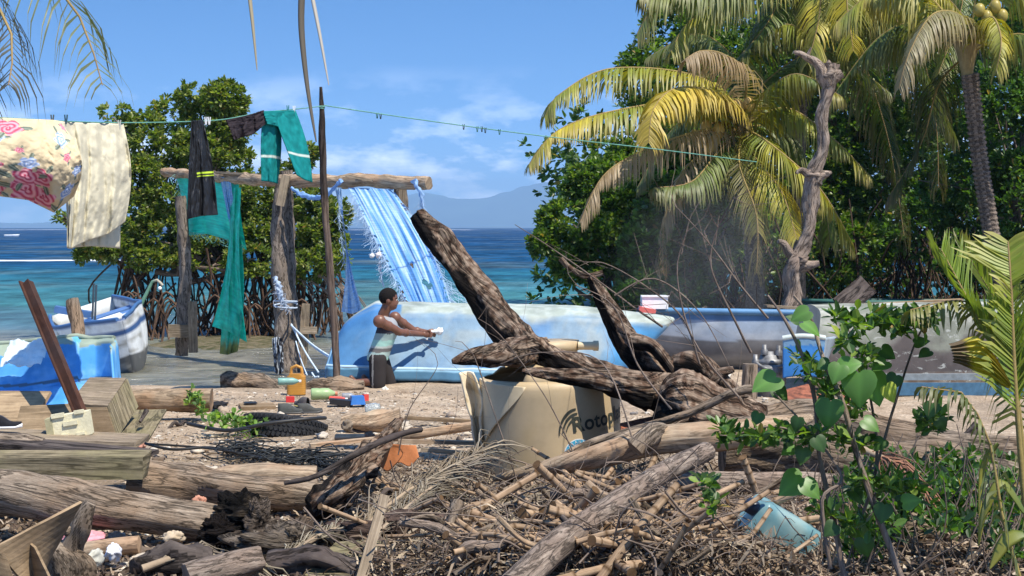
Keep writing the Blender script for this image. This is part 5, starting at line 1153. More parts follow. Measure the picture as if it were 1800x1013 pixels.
# lettering wrapped on the cylinder
def wrap(name, polys, verts, mat, parent, px0, z0, sc, rot, off=.0035):
    """flat shape (metres, x right, y up) bent round the tank; px0 = angle from the front in metres of arc"""
    bm = bmesh.new(); vs = [bm.verts.new((x, y, 0)) for x, y in verts]
    for f3 in polys:
        try: bm.faces.new([vs[i] for i in f3])
        except ValueError: pass
    xs = [x for x, y in verts]
    for x in np.arange(min(xs) + .004, max(xs), .012):
        bmesh.ops.bisect_plane(bm, geom=list(bm.verts) + list(bm.edges) + list(bm.faces), plane_co=(x, 0, 0), plane_no=(1, 0, 0))
    cr, sr = math.cos(rot), math.sin(rot)
    for v in bm.verts:
        x, y = v.co.x * sc, v.co.y * sc; X = x * cr - y * sr + px0; Y = x * sr + y * cr + z0; a = X / TR - math.pi / 2
        v.co = tiltm @ Vector((math.cos(a) * (TR + .006 + off), math.sin(a) * (TR + .006 + off), Y))
    me = bpy.data.meshes.new(name); bm.to_mesh(me); bm.free(); me.materials.append(mat); o = bpy.data.objects.new(name, me); COL.objects.link(o)
    o.parent = parent; o.matrix_parent_inverse = Matrix.Translation(-Vector(tk.location)); return o
def glyphs(txt, offset=0.):
    cu = bpy.data.curves.new('t', 'FONT'); cu.body = txt; cu.size = 1; cu.offset = offset; cu.space_character = 1.05
    o = bpy.data.objects.new('t', cu); COL.objects.link(o); dg = bpy.context.evaluated_depsgraph_get(); dg.update(); me = o.evaluated_get(dg).to_mesh()
    v = [(q.co.x, q.co.y) for q in me.vertices]; f = [tuple(p.vertices) for p in me.polygons]; o.evaluated_get(dg).to_mesh_clear(); bpy.data.objects.remove(o); return f, v
inkm = plain('dark_green_ink', (.035, .04, .03), .6)
f, v = glyphs('Rotoplas', .022); wrap('lettering', f, v, inkm, tk, .155, .515, .160, R(6))
f, v = glyphs('más y mejor agua', .006); wrap('small_lettering', f, v, plain('faded_ink', (.30, .24, .13), .6), tk, .40, .50, .042, R(9))
# swoosh of three strokes
for k, (r0, a0, a1, w_) in enumerate(((.20, 178, 96, .018), (.165, 172, 92, .016), (.13, 165, 88, .014))):
    n_ = 24; cx_, cy_ = .20, .525
    vv = []; 
    for i in range(n_ + 1):
        t = i / n_; a = R(a0 + (a1 - a0) * t); ww = w_ * math.sin(math.pi * min(1, .06 + t * .75)) ** .9
        sx = 1.0; vv += [(cx_ + math.cos(a) * (r0 + ww) * sx * .72, cy_ + math.sin(a) * (r0 + ww) - .04), (cx_ + math.cos(a) * (r0 - ww * .4) * sx * .72, cy_ + math.sin(a) * (r0 - ww * .4) - .04)]
    ff = [(2 * i, 2 * i + 1, 2 * i + 3, 2 * i + 2) for i in range(n_)]
    wrap('emblem_stroke', ff, vv, inkm, tk, 0, 0, 1, 0)
def disc(r0, r1, a0=0, a1=360, n_=48):
    vv = []; 
    for i in range(n_ + 1):
        a = R(a0 + (a1 - a0) * i / n_); vv += [(math.cos(a) * r1, math.sin(a) * r1), (math.cos(a) * r0, math.sin(a) * r0)]
    return [(2 * i, 2 * i + 1, 2 * i + 3, 2 * i + 2) for i in range(n_)], vv
sx_, sz_ = .20, .35
f, v = disc(.001, .115); wrap('sticker', f, v, plain('white_sticker', (.75, .77, .78), .4), tk, sx_, sz_, 1, 0, .003)
f, v = disc(.080, .108, 0, 195); wrap('sticker_band', f, v, plain('blue_sticker', (.05, .36, .55), .4), tk, sx_, sz_, 1, 0, .005)
for i, ch in enumerate('GARANTIA'):
    a = R(158 - i * 18); f, v = glyphs(ch, .01); v = [((x - .33) * .026, y * .026) for x, y in v]; th_ = a - math.pi / 2
    v = [(x * math.cos(th_) - y * math.sin(th_) + math.cos(a) * .085, x * math.sin(th_) + y * math.cos(th_) + math.sin(a) * .085) for x, y in v]
    wrap('sticker_letter', f, v, plain('white_ink', (.8, .8, .8), .4) if i == 0 else bpy.data.materials['white_ink'], tk, sx_, sz_, 1, 0, .007)
f, v = glyphs('Rotoplas', .03); wrap('sticker_lettering', f, v, inkm, tk, sx_ - .055, sz_ - .03, .038, R(8), .006)
for k in range(3):
    f, v = disc(.028 + .012 * k, .034 + .012 * k, 60, 170, 16); wrap('sticker_stroke', f, v, bpy.data.materials['blue_sticker'], tk, sx_, sz_ - .01, 1, 0, .006)

# ============================================================ BURNT TRUNK
MBcur = [None]
def char_shade_col(p, t, a):
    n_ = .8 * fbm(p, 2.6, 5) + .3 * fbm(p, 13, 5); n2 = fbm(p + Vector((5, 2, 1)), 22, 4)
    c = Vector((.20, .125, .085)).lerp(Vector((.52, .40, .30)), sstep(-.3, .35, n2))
    k = sstep(-.04, .12, n_ * .85 - .02 + 1.0 * MBcur[0].nrm.dot(Vector((-.78, -.02, -.62))) - char_shade_col.bias)  # char by noise, plus shade painted black on lower-left faces turned from the sun
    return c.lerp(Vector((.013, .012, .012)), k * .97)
char_shade_col.dir = 0.; char_shade_col.bias = .1
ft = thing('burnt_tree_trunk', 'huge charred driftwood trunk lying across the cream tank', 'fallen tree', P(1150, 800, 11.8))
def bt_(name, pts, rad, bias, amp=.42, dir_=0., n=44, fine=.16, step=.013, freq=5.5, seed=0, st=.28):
    char_shade_col.dir = dir_; char_shade_col.bias = bias
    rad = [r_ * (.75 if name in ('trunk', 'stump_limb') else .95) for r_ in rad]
    b_ = MB(); MBcur[0] = b_; b_.tube([P(*p) for p in pts], rad, n=n, step=step, amp=amp, freq=freq, fine=fine, col=char_shade_col, seed=seed, stretch=st); return b_.build(name, M_BARK, ft)
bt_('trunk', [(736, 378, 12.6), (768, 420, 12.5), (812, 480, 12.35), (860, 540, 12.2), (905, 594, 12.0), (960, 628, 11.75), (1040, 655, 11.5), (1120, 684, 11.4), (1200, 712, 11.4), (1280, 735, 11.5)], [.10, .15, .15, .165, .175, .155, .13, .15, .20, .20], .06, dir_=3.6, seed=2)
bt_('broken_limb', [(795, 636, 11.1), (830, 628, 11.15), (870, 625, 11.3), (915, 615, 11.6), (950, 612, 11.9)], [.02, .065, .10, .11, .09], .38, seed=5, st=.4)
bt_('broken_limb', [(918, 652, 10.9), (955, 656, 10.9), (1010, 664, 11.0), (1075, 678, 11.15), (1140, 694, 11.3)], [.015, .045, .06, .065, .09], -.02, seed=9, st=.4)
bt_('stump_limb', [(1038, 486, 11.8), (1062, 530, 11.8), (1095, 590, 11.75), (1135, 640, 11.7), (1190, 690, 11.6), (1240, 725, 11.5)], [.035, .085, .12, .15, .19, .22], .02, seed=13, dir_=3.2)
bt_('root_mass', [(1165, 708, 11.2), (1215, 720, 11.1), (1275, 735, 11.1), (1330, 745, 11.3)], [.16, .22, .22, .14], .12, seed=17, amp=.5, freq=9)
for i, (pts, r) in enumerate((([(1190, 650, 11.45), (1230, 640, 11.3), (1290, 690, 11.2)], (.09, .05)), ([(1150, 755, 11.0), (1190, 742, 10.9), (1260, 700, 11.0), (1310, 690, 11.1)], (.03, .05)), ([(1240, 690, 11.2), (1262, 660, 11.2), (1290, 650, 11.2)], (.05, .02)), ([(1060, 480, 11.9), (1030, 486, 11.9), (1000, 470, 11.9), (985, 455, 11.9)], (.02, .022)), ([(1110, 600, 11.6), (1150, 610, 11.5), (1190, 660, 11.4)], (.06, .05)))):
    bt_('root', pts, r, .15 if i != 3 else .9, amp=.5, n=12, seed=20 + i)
# dead bare branches springing from the trunk
br = thing('bare_branch', 'spray of thin bare branches rising beside the burnt stump', 'branch', P(1260, 740, 10.9))
def spray(parent, pts, r0, forks, name='stem', col=None, mat=None):
    b_ = MB(); q = [P(*p) for p in pts]; r0 *= .72; b_.tube(q, [r0, r0 * .75, r0 * .25], n=6, step=.06, amp=.25, freq=20)
    for k in range(forks):
        i = random.randrange(0, len(q) - 1); f_ = random.random(); a = q[i].lerp(q[i + 1], f_); d = (q[i + 1] - q[i]).normalized(); l = random.uniform(.15, .6)
        s_ = Vector((random.gauss(0, .7), random.gauss(0, .5), random.gauss(0, .6))); e = a + (d * .8 + s_ * .7).normalized() * l
        b_.tube([a, a.lerp(e, .5) + Vector((random.gauss(0, .03), 0, random.gauss(0, .03))), e], [r0 * .4, r0 * .12], n=4, step=.08, cap=False)
    return b_.build(name, mat or M_TWIG, parent)
for pts, r, fk in (([(1165, 575, 10.9), (1120, 545, 10.9), (1060, 500, 10.9), (960, 430, 11), (905, 395, 11)], .012, 3), ([(1320, 620, 9.5), (1290, 560, 9.4), (1250, 470, 9.4), (1262, 400, 9.4), (1300, 330, 9.3)], .012, 7), ([(1350, 560, 9), (1300, 500, 9), (1240, 420, 9), (1185, 360, 9)], .010, 8), ([(1230, 640, 10.8), (1200, 560, 10.8), (1130, 500, 10.8), (1050, 460, 10.8), (1000, 480, 10.8)], .011, 8),
                   ([(1180, 720, 10.6), (1120, 640, 10.6), (1080, 540, 10.6), (1010, 500, 10.6)], .011, 6), ([(1300, 700, 10.2), (1220, 600, 10.2), (1190, 480, 10.2), (1210, 400, 10.2)], .011, 7), ([(1010, 800, 10.3), (960, 700, 10.3), (880, 590, 10.3), (840, 560, 10.3)], .007, 4), ([(920, 880, 10.2), (880, 760, 10.2), (830, 620, 10.2), (800, 600, 10.2)], .008, 6),
                   ([(1120, 800, 10.0), (1060, 640, 10.1), (950, 620, 10.3), (880, 640, 10.3)], .008, 5), ([(1080, 520, 10.8), (1150, 490, 10.8), (1230, 550, 10.8), (1290, 660, 10.6)], .010, 6), ([(700, 800, 10), (720, 720, 10), (770, 640, 10), (740, 600, 10)], .006, 5)):
    spray(br, pts, r, fk)
cbv = thing('curved_branch', 'long smooth curved branch sweeping across the foot of the cream tank', 'branch', P(900, 840, 10.2))
b_ = MB(); b_.tube([P(800, 905, 9.9), P(930, 842, 10.1), P(1020, 786, 10.4), P(1110, 756, 10.5), P(1200, 731, 10.4), P(1290, 690, 10.3), P(1320, 685, 10.3)], [.018, .024, .024, .028, .03, .035], n=9, amp=.2, freq=12); b_.build('stem', M_LOG, cbv)

# ============================================================ LOGS (each one a thing)
def log(pts, rad, mat, label, name='log', amp=.28, freq=5, fine=.07, n=18, cat='log', seed=None, flat=1., step=.035):
    b_ = MB(); b_.tube([P(*p) for p in pts], rad, n=n, amp=amp, freq=freq, fine=fine, seed=random.random() * 30 if seed is None else seed, flat=flat, step=step); return tag(b_.build(name, mat), label, cat)
log([(-40, 865, 9.3), (60, 872, 9.2), (180, 893, 9.1), (290, 910, 9.1), (380, 925, 9.15), (420, 940, 9.2)], [.15, .135, .12, .11, .115, .07], M_LOG, 'long grey weathered log slanting across the lower left')
log([(230, 845, 10.2), (330, 852, 10.2), (440, 866, 10.1), (555, 868, 10.2)], [.14, .13, .12, .10], M_LOG, 'brown log behind the long grey one, pointing to the charred limb')
log([(330, 858, 10.8), (400, 848, 10.8), (480, 845, 10.7), (556, 847, 10.7)], [.085, .11, .115, .10], M_LOGTAN, 'smooth pale orange log lying on the brown log')
log([(215, 703, 15.2), (280, 702, 15.2), (372, 703, 15.2)], [.105, .11, .11], M_LOGTAN, 'thick tan log on the sand right of the wooden crate')
log([(-30, 783, 10.6), (40, 783, 10.6), (76, 785, 10.6)], [.085, .08, .06], M_LOG, 'short rounded grey log end at the left edge above the timber')
log([(388, 674, 18.3), (420, 674, 18.3), (470, 680, 18.2), (510, 690, 18.1)], [.07, .13, .12, .06], M_LOG, 'cracked driftwood chunk left of the yellow jug', amp=.7, freq=9, fine=.2, name='driftwood')
log([(505, 688, 18.0), (560, 684, 18.0), (640, 678, 18.0)], [.08, .10, .07], M_LOG, 'driftwood chunk between the yellow jug and the kneeling man', amp=.7, freq=9, fine=.2, name='driftwood')
log([(600, 742, 14.2), (650, 744, 14.2), (704, 740, 14.2)], [.05, .09, .11], M_LOGTAN, 'pale split log in the middle of the beach', amp=.5, freq=6)
log([(590, 770, 13.4), (700, 768, 13.3), (860, 745, 13.2)], [.035, .04, .04], M_LOGTAN, 'long thin pale pole lying left of the cream tank', name='pole', cat='pole')
log([(895, 1040, 6.8), (980, 960, 7.3), (1060, 900, 7.85), (1150, 840, 8.7), (1240, 795, 9.8)], [.075, .066, .062, .062, .065], M_DEAD, 'long smooth grey pole running diagonally up from the bottom centre', amp=.12, freq=3, name='pole', cat='pole')
log([(1110, 845, 9.9), (1250, 850, 9.9), (1420, 850, 10.0), (1560, 862, 10.0)], [.06, .075, .07, .06], M_DEAD, 'thin pale trunk under the vine shrub behind the blue jerrycan')
log([(1270, 790, 10.8), (1400, 800, 10.8), (1530, 825, 10.6), (1680, 850, 10.4), (1830, 880, 10.2)], [.19, .23, .24, .23, .2], M_BARK2 if 'M_BARK2' in globals() else M_LOG, 'massive grey fallen trunk running off to the lower right', amp=.25, n=28, fine=.12)
log([(1330, 745, 11.8), (1420, 735, 11.9), (1560, 765, 11.7), (1700, 790, 11.5), (1850, 800, 11.4)], [.12, .13, .12, .12, .12], M_LOG, 'second grey trunk just behind the massive fallen trunk', amp=.3, n=22)
log([(1480, 905, 8.9), (1600, 925, 8.8), (1720, 950, 8.8), (1840, 985, 8.7)], [.07, .10, .10, .09], M_LOG, 'grey log half hidden under leaves at the lower right')
log([(785, 1010, 8.2), (790, 960, 8.3), (806, 880, 8.4)], [.055, .05, .035], M_LOG, 'upright forked grey stick at the bottom centre', amp=.5, freq=12, name='driftwood', n=12)
log([(560, 950, 8.9), (620, 940, 8.9), (665, 935, 8.9)], [.05, .055, .04], M_LOGTAN, 'short split orange brown log in the frond litter', amp=.6, name='driftwood')
log([(240, 1000, 8.3), (310, 990, 8.2), (375, 985, 8.2)], [.05, .085, .04], M_DARKWOOD, 'blackened plank-like log at the bottom left of centre', amp=.9, freq=12, fine=.35)
log([(330, 1022, 7.9), (400, 1000, 8.0), (455, 985, 8.1)], [.09, .08, .07], M_DEAD, 'pale sawn log end at the bottom edge', amp=.4, fine=.2)
log([(470, 990, 8.2), (560, 985, 8.2), (640, 1010, 8.1)], [.05, .08, .04], M_DARKWOOD, 'dark charred log end between the pale log and the grey board', amp=.9, freq=12, fine=.35)
log([(140, 968, 8.7), (190, 962, 8.7), (245, 958, 8.7)], [.045, .05, .05], M_LOGTAN, 'small cut tan log behind the broken foam piece')
log([(1296, 548 + 100, 16.6), (1330, 655, 16.6)], [.055, .07], M_LOG, 'thick sawn post stump standing by the engine', name='stump', n=14) if False else None
log([(1318, 700, 15.4), (1319, 640, 15.4)], [.075, .07], M_LOG, 'round sawn stump standing left of the engine', name='stump', n=14, cat='stump')
log([(1232, 665, 15.2), (1240, 645, 15.2)], [.05, .03], M_LOGTAN, 'pointed pale stump above the root mass', name='stump', n=12, cat='stump')
log([(1705, 770, 13.9), (1722, 748, 13.9)], [.07, .06], M_DARKWOOD, 'small round black float like stub under the right hull', name='stump', n=14, cat='stump')
# charred black limb in the middle
bl_ = thing('charred_limb', 'black charred limb rising to a pale split tip at centre left', 'driftwood', P(560, 900, 9.6))
char_shade_col.dir = 0; char_shade_col.bias = -.30
b_ = MB(); MBcur[0] = b_; b_.tube([P(545, 895, 9.5), P(590, 870, 9.6), P(630, 825, 9.8), P(665, 785, 10.1), P(700, 742, 10.4)], [.06, .10, .09, .065, .03], n=36, step=.012, amp=.6, freq=12, fine=.35, col=char_shade_col, seed=4); b_.build('charred_wood', M_BARK, bl_)
char_shade_col.bias = .3
b_ = MB(); MBcur[0] = b_; b_.tube([P(655, 790, 9.95), P(680, 765, 10.2), P(706, 738, 10.35)], [.02, .05, .02], n=12, step=.02, amp=.4, freq=9, col=char_shade_col); b_.build('pale_tip', M_BARK, bl_)
b_ = MB(); b_.tube([P(425, 800, 10.4), P(500, 850, 9.3), P(560, 835, 9.3), P(640, 790, 9.5), P(700, 765, 9.8), P(740, 755, 10)][1:], [.012, .022, .018], n=8, amp=.2, freq=14); tag(b_.build('branch', M_DARKWOOD), 'thin dark branch lying along the charred limb', 'branch')
# bottom left stump mass (rotten wood, ash grey)
rs = thing('rotten_stump', 'crumbling rotten root stump in the lower left centre', 'stump', P(470, 960, 8.8))
def stumpf(cx, cy, D, r, sz, seed, col0, col1, name='wood_mass'):
    b_ = MB(); c = P(cx, cy, D)
    def fn(u, v):
        th_ = u * 6.2832; ph = v * math.pi; d = Vector((math.sin(ph) * math.cos(th_), math.sin(ph) * math.sin(th_), math.cos(ph)))
        k = r * (1 + .55 * fbm(d * 1.6 + Vector((seed, 0, 0)), 1, 5) + .25 * abs(fbm(d * 5 + Vector((0, seed, 0)), 1, 3)))
        return c + Vector((d.x * k * sz[0], d.y * k * sz[1], d.z * k * sz[2]))
    b_.grid(70, 50, fn, lambda u, v, p: Vector(col0).lerp(Vector(col1), sstep(-.2, .3, fbm(p, 6, 4))), (2, 1), flip=True); return b_.build(name, M_BARK, rs)
stumpf(490, 975, 8.7, .20, (1.6, 1.1, .7), 3, (.30, .25, .2), (.16, .12, .09)); stumpf(420, 905, 9.1, .10, (1.5, 1, 1.1), 8, (.02, .018, .017), (.14, .11, .08)); stumpf(455, 925, 8.9, .10, (.8, .9, 1.3), 12, (.26, .21, .17), (.05, .04, .035))
stumpf(385, 935, 9.0, .10, (1.1, .8, .9), 15, (.02, .018, .017), (.04, .032, .03)); stumpf(700, 945, 8.9, .17, (2.2, 1, .6), 22, (.24, .17, .14), (.10, .07, .06))
# forked driftwood bottom left
fw = thing('forked_driftwood', 'pale forked driftwood standing at the lower left', 'driftwood', P(110, 1000, 8))
for pts, r in (([(160, 884, 7.9), (140, 920, 7.9), (125, 960, 7.95), (112, 1020, 8)], (.03, .05, .06, .08)), ([(92, 962, 7.9), (110, 990, 7.95), (120, 1030, 8)], (.05, .11, .13)), ([(130, 925, 7.95), (112, 935, 7.9)], (.04, .02))):
    b_ = MB(); b_.tube([P(*p) for p in pts], list(r), n=16, amp=.5, freq=12, fine=.12, step=.02); b_.build('limb', M_LOG, fw)

# ============================================================ BOARDS AND CRATES
def board(a, c, w_, t_, mat, label, up=Vector((0, 0, 1)), name='board', roll=0., cat='board', bevel=.004):
    b_ = MB(); b_.plank(P(*a), P(*c), w_, t_, up=up, roll=roll, warp=t_ * .12); return tag(b_.build(name, mat, bevel=bevel), label, cat)
board((-60, 820, 9.9), (257, 821, 9.9), .16, .165, M_MOSSBEAM, 'thick squared mossy timber lying across the left edge', name='timber', cat='timber')
board((-60, 770, 10.6), (262, 800, 10.3), .30, .03, M_DARKWOOD, 'thin split dark board on top of the squared timber')
board((-30, 800, 10.9), (200, 800, 10.9), .5, .10, M_DARKWOOD, 'dark timber hidden in shade behind the squared timber', name='timber', cat='timber')
board((-40, 722, 12.0), (72, 722, 11.9), .42, .03, M_PLY, 'flat plywood lid with raised edge at the left edge', up=Vector((0, -.75, 1)))
board((30, 742, 11.6), (130, 736, 11.6), .30, .025, M_PLY, 'small plywood panel under the rusty beam', up=Vector((.1, -.8, 1)))
board((-40, 765, 11.0), (250, 775, 11.0), .45, .04, M_PLANK, 'weathered tabletop board carrying shoe and foam box')
cr_ = thing('wooden_crate', 'open-sided old plywood crate tilted beside the rusty beam', 'crate', P(200, 760, 11.8))
def quadp(name, pts, t_, mat, parent, label=None):
    b_ = MB(); q = [P(*p) for p in pts]; b_.grid(10, 10, lambda u, v: (q[0].lerp(q[1], u)).lerp(q[3].lerp(q[2], u), v) + Vector((0, 0, .004 * fbm((u * 4, v * 4, 1)))), None, ((q[1] - q[0]).length, (q[3] - q[0]).length), smooth=False); o = b_.build(name, mat, parent, thick=t_, merge=0)
    return o
quadp('top_panel', [(158, 666, 12.5), (222, 667, 12.5), (189, 716, 11.75), (119, 712, 11.75)], .025, M_PLANK, cr_)
quadp('side_panel', [(222, 667, 12.5), (241, 716, 12.4), (206, 768, 11.7), (187, 715, 11.75)], .025, M_MOSSBEAM, cr_)
quadp('front_panel', [(119, 716, 11.73), (187, 716, 11.73), (206, 772, 11.7), (150, 775, 11.7)], .02, M_PLY, cr_)
quadp('back_panel', [(158, 668, 12.52), (222, 668, 12.52), (240, 716, 12.45), (150, 730, 12.45)], .02, M_DARKWOOD, cr_)
board((230, 775, 11.6), (265, 722, 12.8), .26, .02, M_MOSSBEAM, 'thin board lying on the sand against the crate')
log([(246, 742, 11.9), (258, 722, 12.0)], [.012, .02], M_DARKWOOD, 'small stick on the board beside the crate', name='stick', n=8, cat='stick')
quadp_t = thing('broken_cabinet', 'broken brown plywood cabinet corner standing at the bottom left', 'cabinet', P(40, 1010, 7.6))
quadp('panel', [(-10, 962, 7.3), (143, 882, 7.7), (85, 985, 7.8), (60, 1050, 7.5)], .015, M_PLY, quadp_t)
quadp('panel', [(-12, 962, 7.3), (10, 975, 7.35), (38, 1060, 7.4), (-14, 1060, 7.4)], .015, M_PLY, quadp_t)
quadp('divider', [(50, 952, 7.5), (62, 962, 7.45), (100, 1040, 7.4), (50, 1040, 7.6)], .012, M_PLY, quadp_t)
tag(quadp('flat_board', [(590, 955, 8.6), (684, 948, 8.7), (600, 1030, 7.9), (520, 1030, 7.9)], .015, M_MOSSBEAM, None), 'thin grey green board at the bottom centre under the upright stick', 'board')
board((676, 872, 8.2), (632, 1030, 7.8), .055, .03, M_PLANK, 'narrow upright lath standing in front of the grey green board', up=Vector((0, 1, .2)), name='lath', cat='lath')
# big flat slab across the middle right
sl = thing('split_slab', 'long pale split slab of trunk lying in front of the tank and root mass', 'slab', P(1150, 800, 10.2))
b_ = MB(); b_.tube([P(868, 842, 10.3), P(960, 822, 10.2), P(1060, 799, 10.1), P(1140, 778, 10.1), P(1260, 768, 10.1), P(1350, 752, 10.2), P(1425, 735, 10.4)], [.02, .045, .085, .10, .10, .085, .03], n=16, amp=.25, freq=4, fine=.10, flat=1., step=.03); b_.build('slab_wood', M_LOGTAN, sl)
b_ = MB(); b_.tube([P(1115, 790, 9.95), P(1145, 760, 10.0), P(1170, 752, 10.1)], [.07, .06, .03], n=12, amp=.6, freq=12); b_.build('knot', M_LOG, sl)
for i, (a, c, w_, l_) in enumerate((((545, 783, 12.6), (700, 768, 12.8), .07, 'split pale board pointing left, in front of the truck tyre'), ((620, 798, 12.2), (720, 796, 12.2), .05, 'short reddish board under the pale boards'), ((700, 776, 12.5), (845, 779, 12.5), .06, 'pale board left of the tank foot'), ((712, 734, 14.6), (850, 742, 14.4), .05, 'thin brown beam on the sand left of the tank flap'), ((740, 790, 12.0), (850, 800, 12.0), .06, 'grey board end at the tank foot'))):
    board(a, c, w_, .03, (M_LOGTAN, M_PLY, M_LOGTAN, M_PLY, M_PLANK)[i], l_)
b_ = MB(); b_.box(P(452, 716, 16.2), (.36, .34, .05), Matrix.Rotation(.25, 3, 'Z')); bo = b_.build('flat_block', M_PLY, bevel=.005); tag(bo, 'flat tan board with a black patch lying near the yellow jug', 'board')
b_ = MB(); b_.box(P(440, 708, 16.25), (.13, .15, .01), Matrix.Rotation(.3, 3, 'Z'), col=(.02, .02, .025)); tag(b_.build('black_tile', M_VC), 'black square piece lying on the flat tan board', 'tile')
for i, (a, c, l_) in enumerate((((1235, 690, 14.8), (1270, 652, 14.9), 'left white splintered board by the sawn stump'), ((1256, 690, 14.7), (1281, 655, 14.8), 'right white splintered board by the sawn stump'))): board(a, c, .06, .03, plain('white_wood' + str(i), (.72, .68, .58), .8), l_, up=Vector((0, 1, .2)))
# red-brown board pieces by the hull
quadp_r = tag(quadp('metal_sheet', [(1365, 690, 13.6), (1420, 676, 13.7), (1450, 700, 13.4), (1390, 712, 13.2)], .012, plain('red_oxide', (.30, .10, .05), .8, var=.5), None), 'rusty orange sheet piece left of the vine shrub', 'metal sheet')
tag(quadp('metal_sheet', [(1472, 700, 13.4), (1505, 670, 13.6), (1520, 690, 13.5), (1500, 715, 13.3)], .012, bpy.data.materials['red_oxide'], None), 'rusty orange sheet piece right among the vine leaves', 'metal sheet')
tag(quadp('metal_sheet', [(1090, 745, 11.3), (1160, 730, 11.6), (1165, 780, 11.1), (1095, 785, 11.0)], .012, bpy.data.materials['red_oxide'], None), 'dark rusty sheet in the shade right of the tank', 'metal sheet')
# terracotta shard
ts = MB(); c0 = P(700, 808, 10.4)
def shard(u, v):
    a = R(-75 + 105 * u); r_ = .17 + .05 * v; return c0 + Vector((math.sin(a) * r_ + .04, -math.cos(a) * r_ * .7, .11 - .21 * v * (1 - .55 * u + .10 * math.sin(u * 17)) + .02 * (1 - u)))
ts.grid(40, 24, shard, lambda u, v, p: Vector((.42, .155, .06)) * (1 + .25 * fbm(p, 8, 3))); tag(ts.build('pot_shard', M_MATTE, thick=.012), 'broken curved terracotta shard beside the charred limb', 'shard')

# ============================================================ SMALL THINGS
# tyre
ty = thing('tyre', 'worn black truck tyre half sunk flat in the sand', 'tyre', P(505, 780, 14.2))
mt_ = Matrix.Translation(P(500, 757, 14.35)) @ Matrix.Rotation(R(7), 4, 'Y') @ Matrix.Rotation(R(-14), 4, 'X')
rub = plain('worn_rubber', (.022, .023, .026), .75, 0, .3, .5, 20)
b_ = MB(); b_.lathe([(.20, .03), (.22, .085), (.30, .12), (.36, .11), (.385, .07), (.39, 0), (.385, -.07), (.36, -.11), (.30, -.12), (.22, -.085), (.20, -.03), (.215, 0), (.20, .03)], 64, mt_); b_.build('casing', rub, ty)
b_ = MB()
for k in range(56):
    a = k * 2 * math.pi / 56
    for rw, z_ in enumerate((-.075, -.025, .025, .075)):
        a2 = a + (.03 if rw % 2 else 0) ; m3 = mt_ @ Matrix.Rotation(a2, 4, 'Z'); b_.box(m3 @ Vector((.388, 0, z_)), (.018, .030, .040), m3.to_3x3() @ Matrix.Rotation(R(25 if rw % 2 else -25), 3, 'X'))
b_.build('tread', rub, ty)
# garden hose / black pipe
for i, (pts, r_, l_) in enumerate((([(330, 745, 14.0), (400, 757, 13.6), (470, 745, 13.5), (540, 737, 13.6), (572, 735, 13.8)], .018, 'black pipe lying over the weeds and the truck tyre'), ([(240, 775, 12.9), (300, 790, 12.6), (370, 787, 12.6), (430, 800, 12.3), (520, 815, 12.0)], .012, 'black cable snaking over the sand in front of the weeds'), ([(252, 780, 12.8), (330, 785, 12.7), (400, 793, 12.4), (470, 806, 12.2)], .009, 'second thinner black cable on the sand'))):
    b_ = MB(); b_.tube([P(*p) for p in pts], r_, n=7); tag(b_.build('cable', plain('black_rubber' + str(i), (.02, .02, .02), .5)), l_, 'cable')
# heap of black netting
b_ = MB()
for i in range(120):
    t0 = random.random(); cx_ = 400 + 215 * t0; cy_ = 793 + 37 * t0 + random.gauss(0, 6); D = 12.4 - 1.2 * t0 + random.gauss(0, .1); a = G(cx_, cy_ + 4, .12); a.z += abs(random.gauss(0, .05)); r_ = random.uniform(.04, .14); ph = random.random() * 6
    b_.tube([a + Vector((math.cos(ph + k * .9) * r_ * 1.6, math.sin(ph + k * .9) * r_, random.uniform(-.01, .05))) for k in range(6)], .006, n=4, step=.03, cap=False)
tag(b_.build('fishing_net', plain('black_net', (.018, .022, .024), .6)), 'tangled heap of black netting in front of the truck tyre', 'net')
# jug
jc = G(521, 693, .1); jg = thing('jug', 'ochre plastic jug with ribbed sides and a loop handle', 'jug', jc)
b_ = MB(); b_.grid(40, 24, lambda u, v: jc + Vector((math.copysign(abs(math.cos(u * 6.2832)) ** .5, math.cos(u * 6.2832)) * .105 * (1 - .25 * sstep(.85, 1, v)), math.copysign(abs(math.sin(u * 6.2832)) ** .5, math.sin(u * 6.2832)) * .07, .235 * v)) * 1 + Vector((.0, 0, 0)) + Vector((.004 * math.cos(u * 6.28) * math.sin(v * 60), 0, 0)), lambda u, v, p: Vector((.48, .23, .04)) * (1 + .12 * math.sin(v * 60))); b_.grid(4, 4, lambda u, v: jc + Vector(((u - .5) * .16, (v - .5) * .12, .235)), lambda u, v, p: (.5, .25, .05)); b_.build('jug_body', M_VC, jg)
b_ = MB(); b_.tube([jc + Vector((-.06, 0, .22)), jc + Vector((-.055, 0, .30)), jc + Vector((0, 0, .325)), jc + Vector((.055, 0, .30)), jc + Vector((.065, 0, .22))], .018, n=8, col=lambda p, t, a: (.5, .25, .05)); b_.build('handle', M_VC, jg)
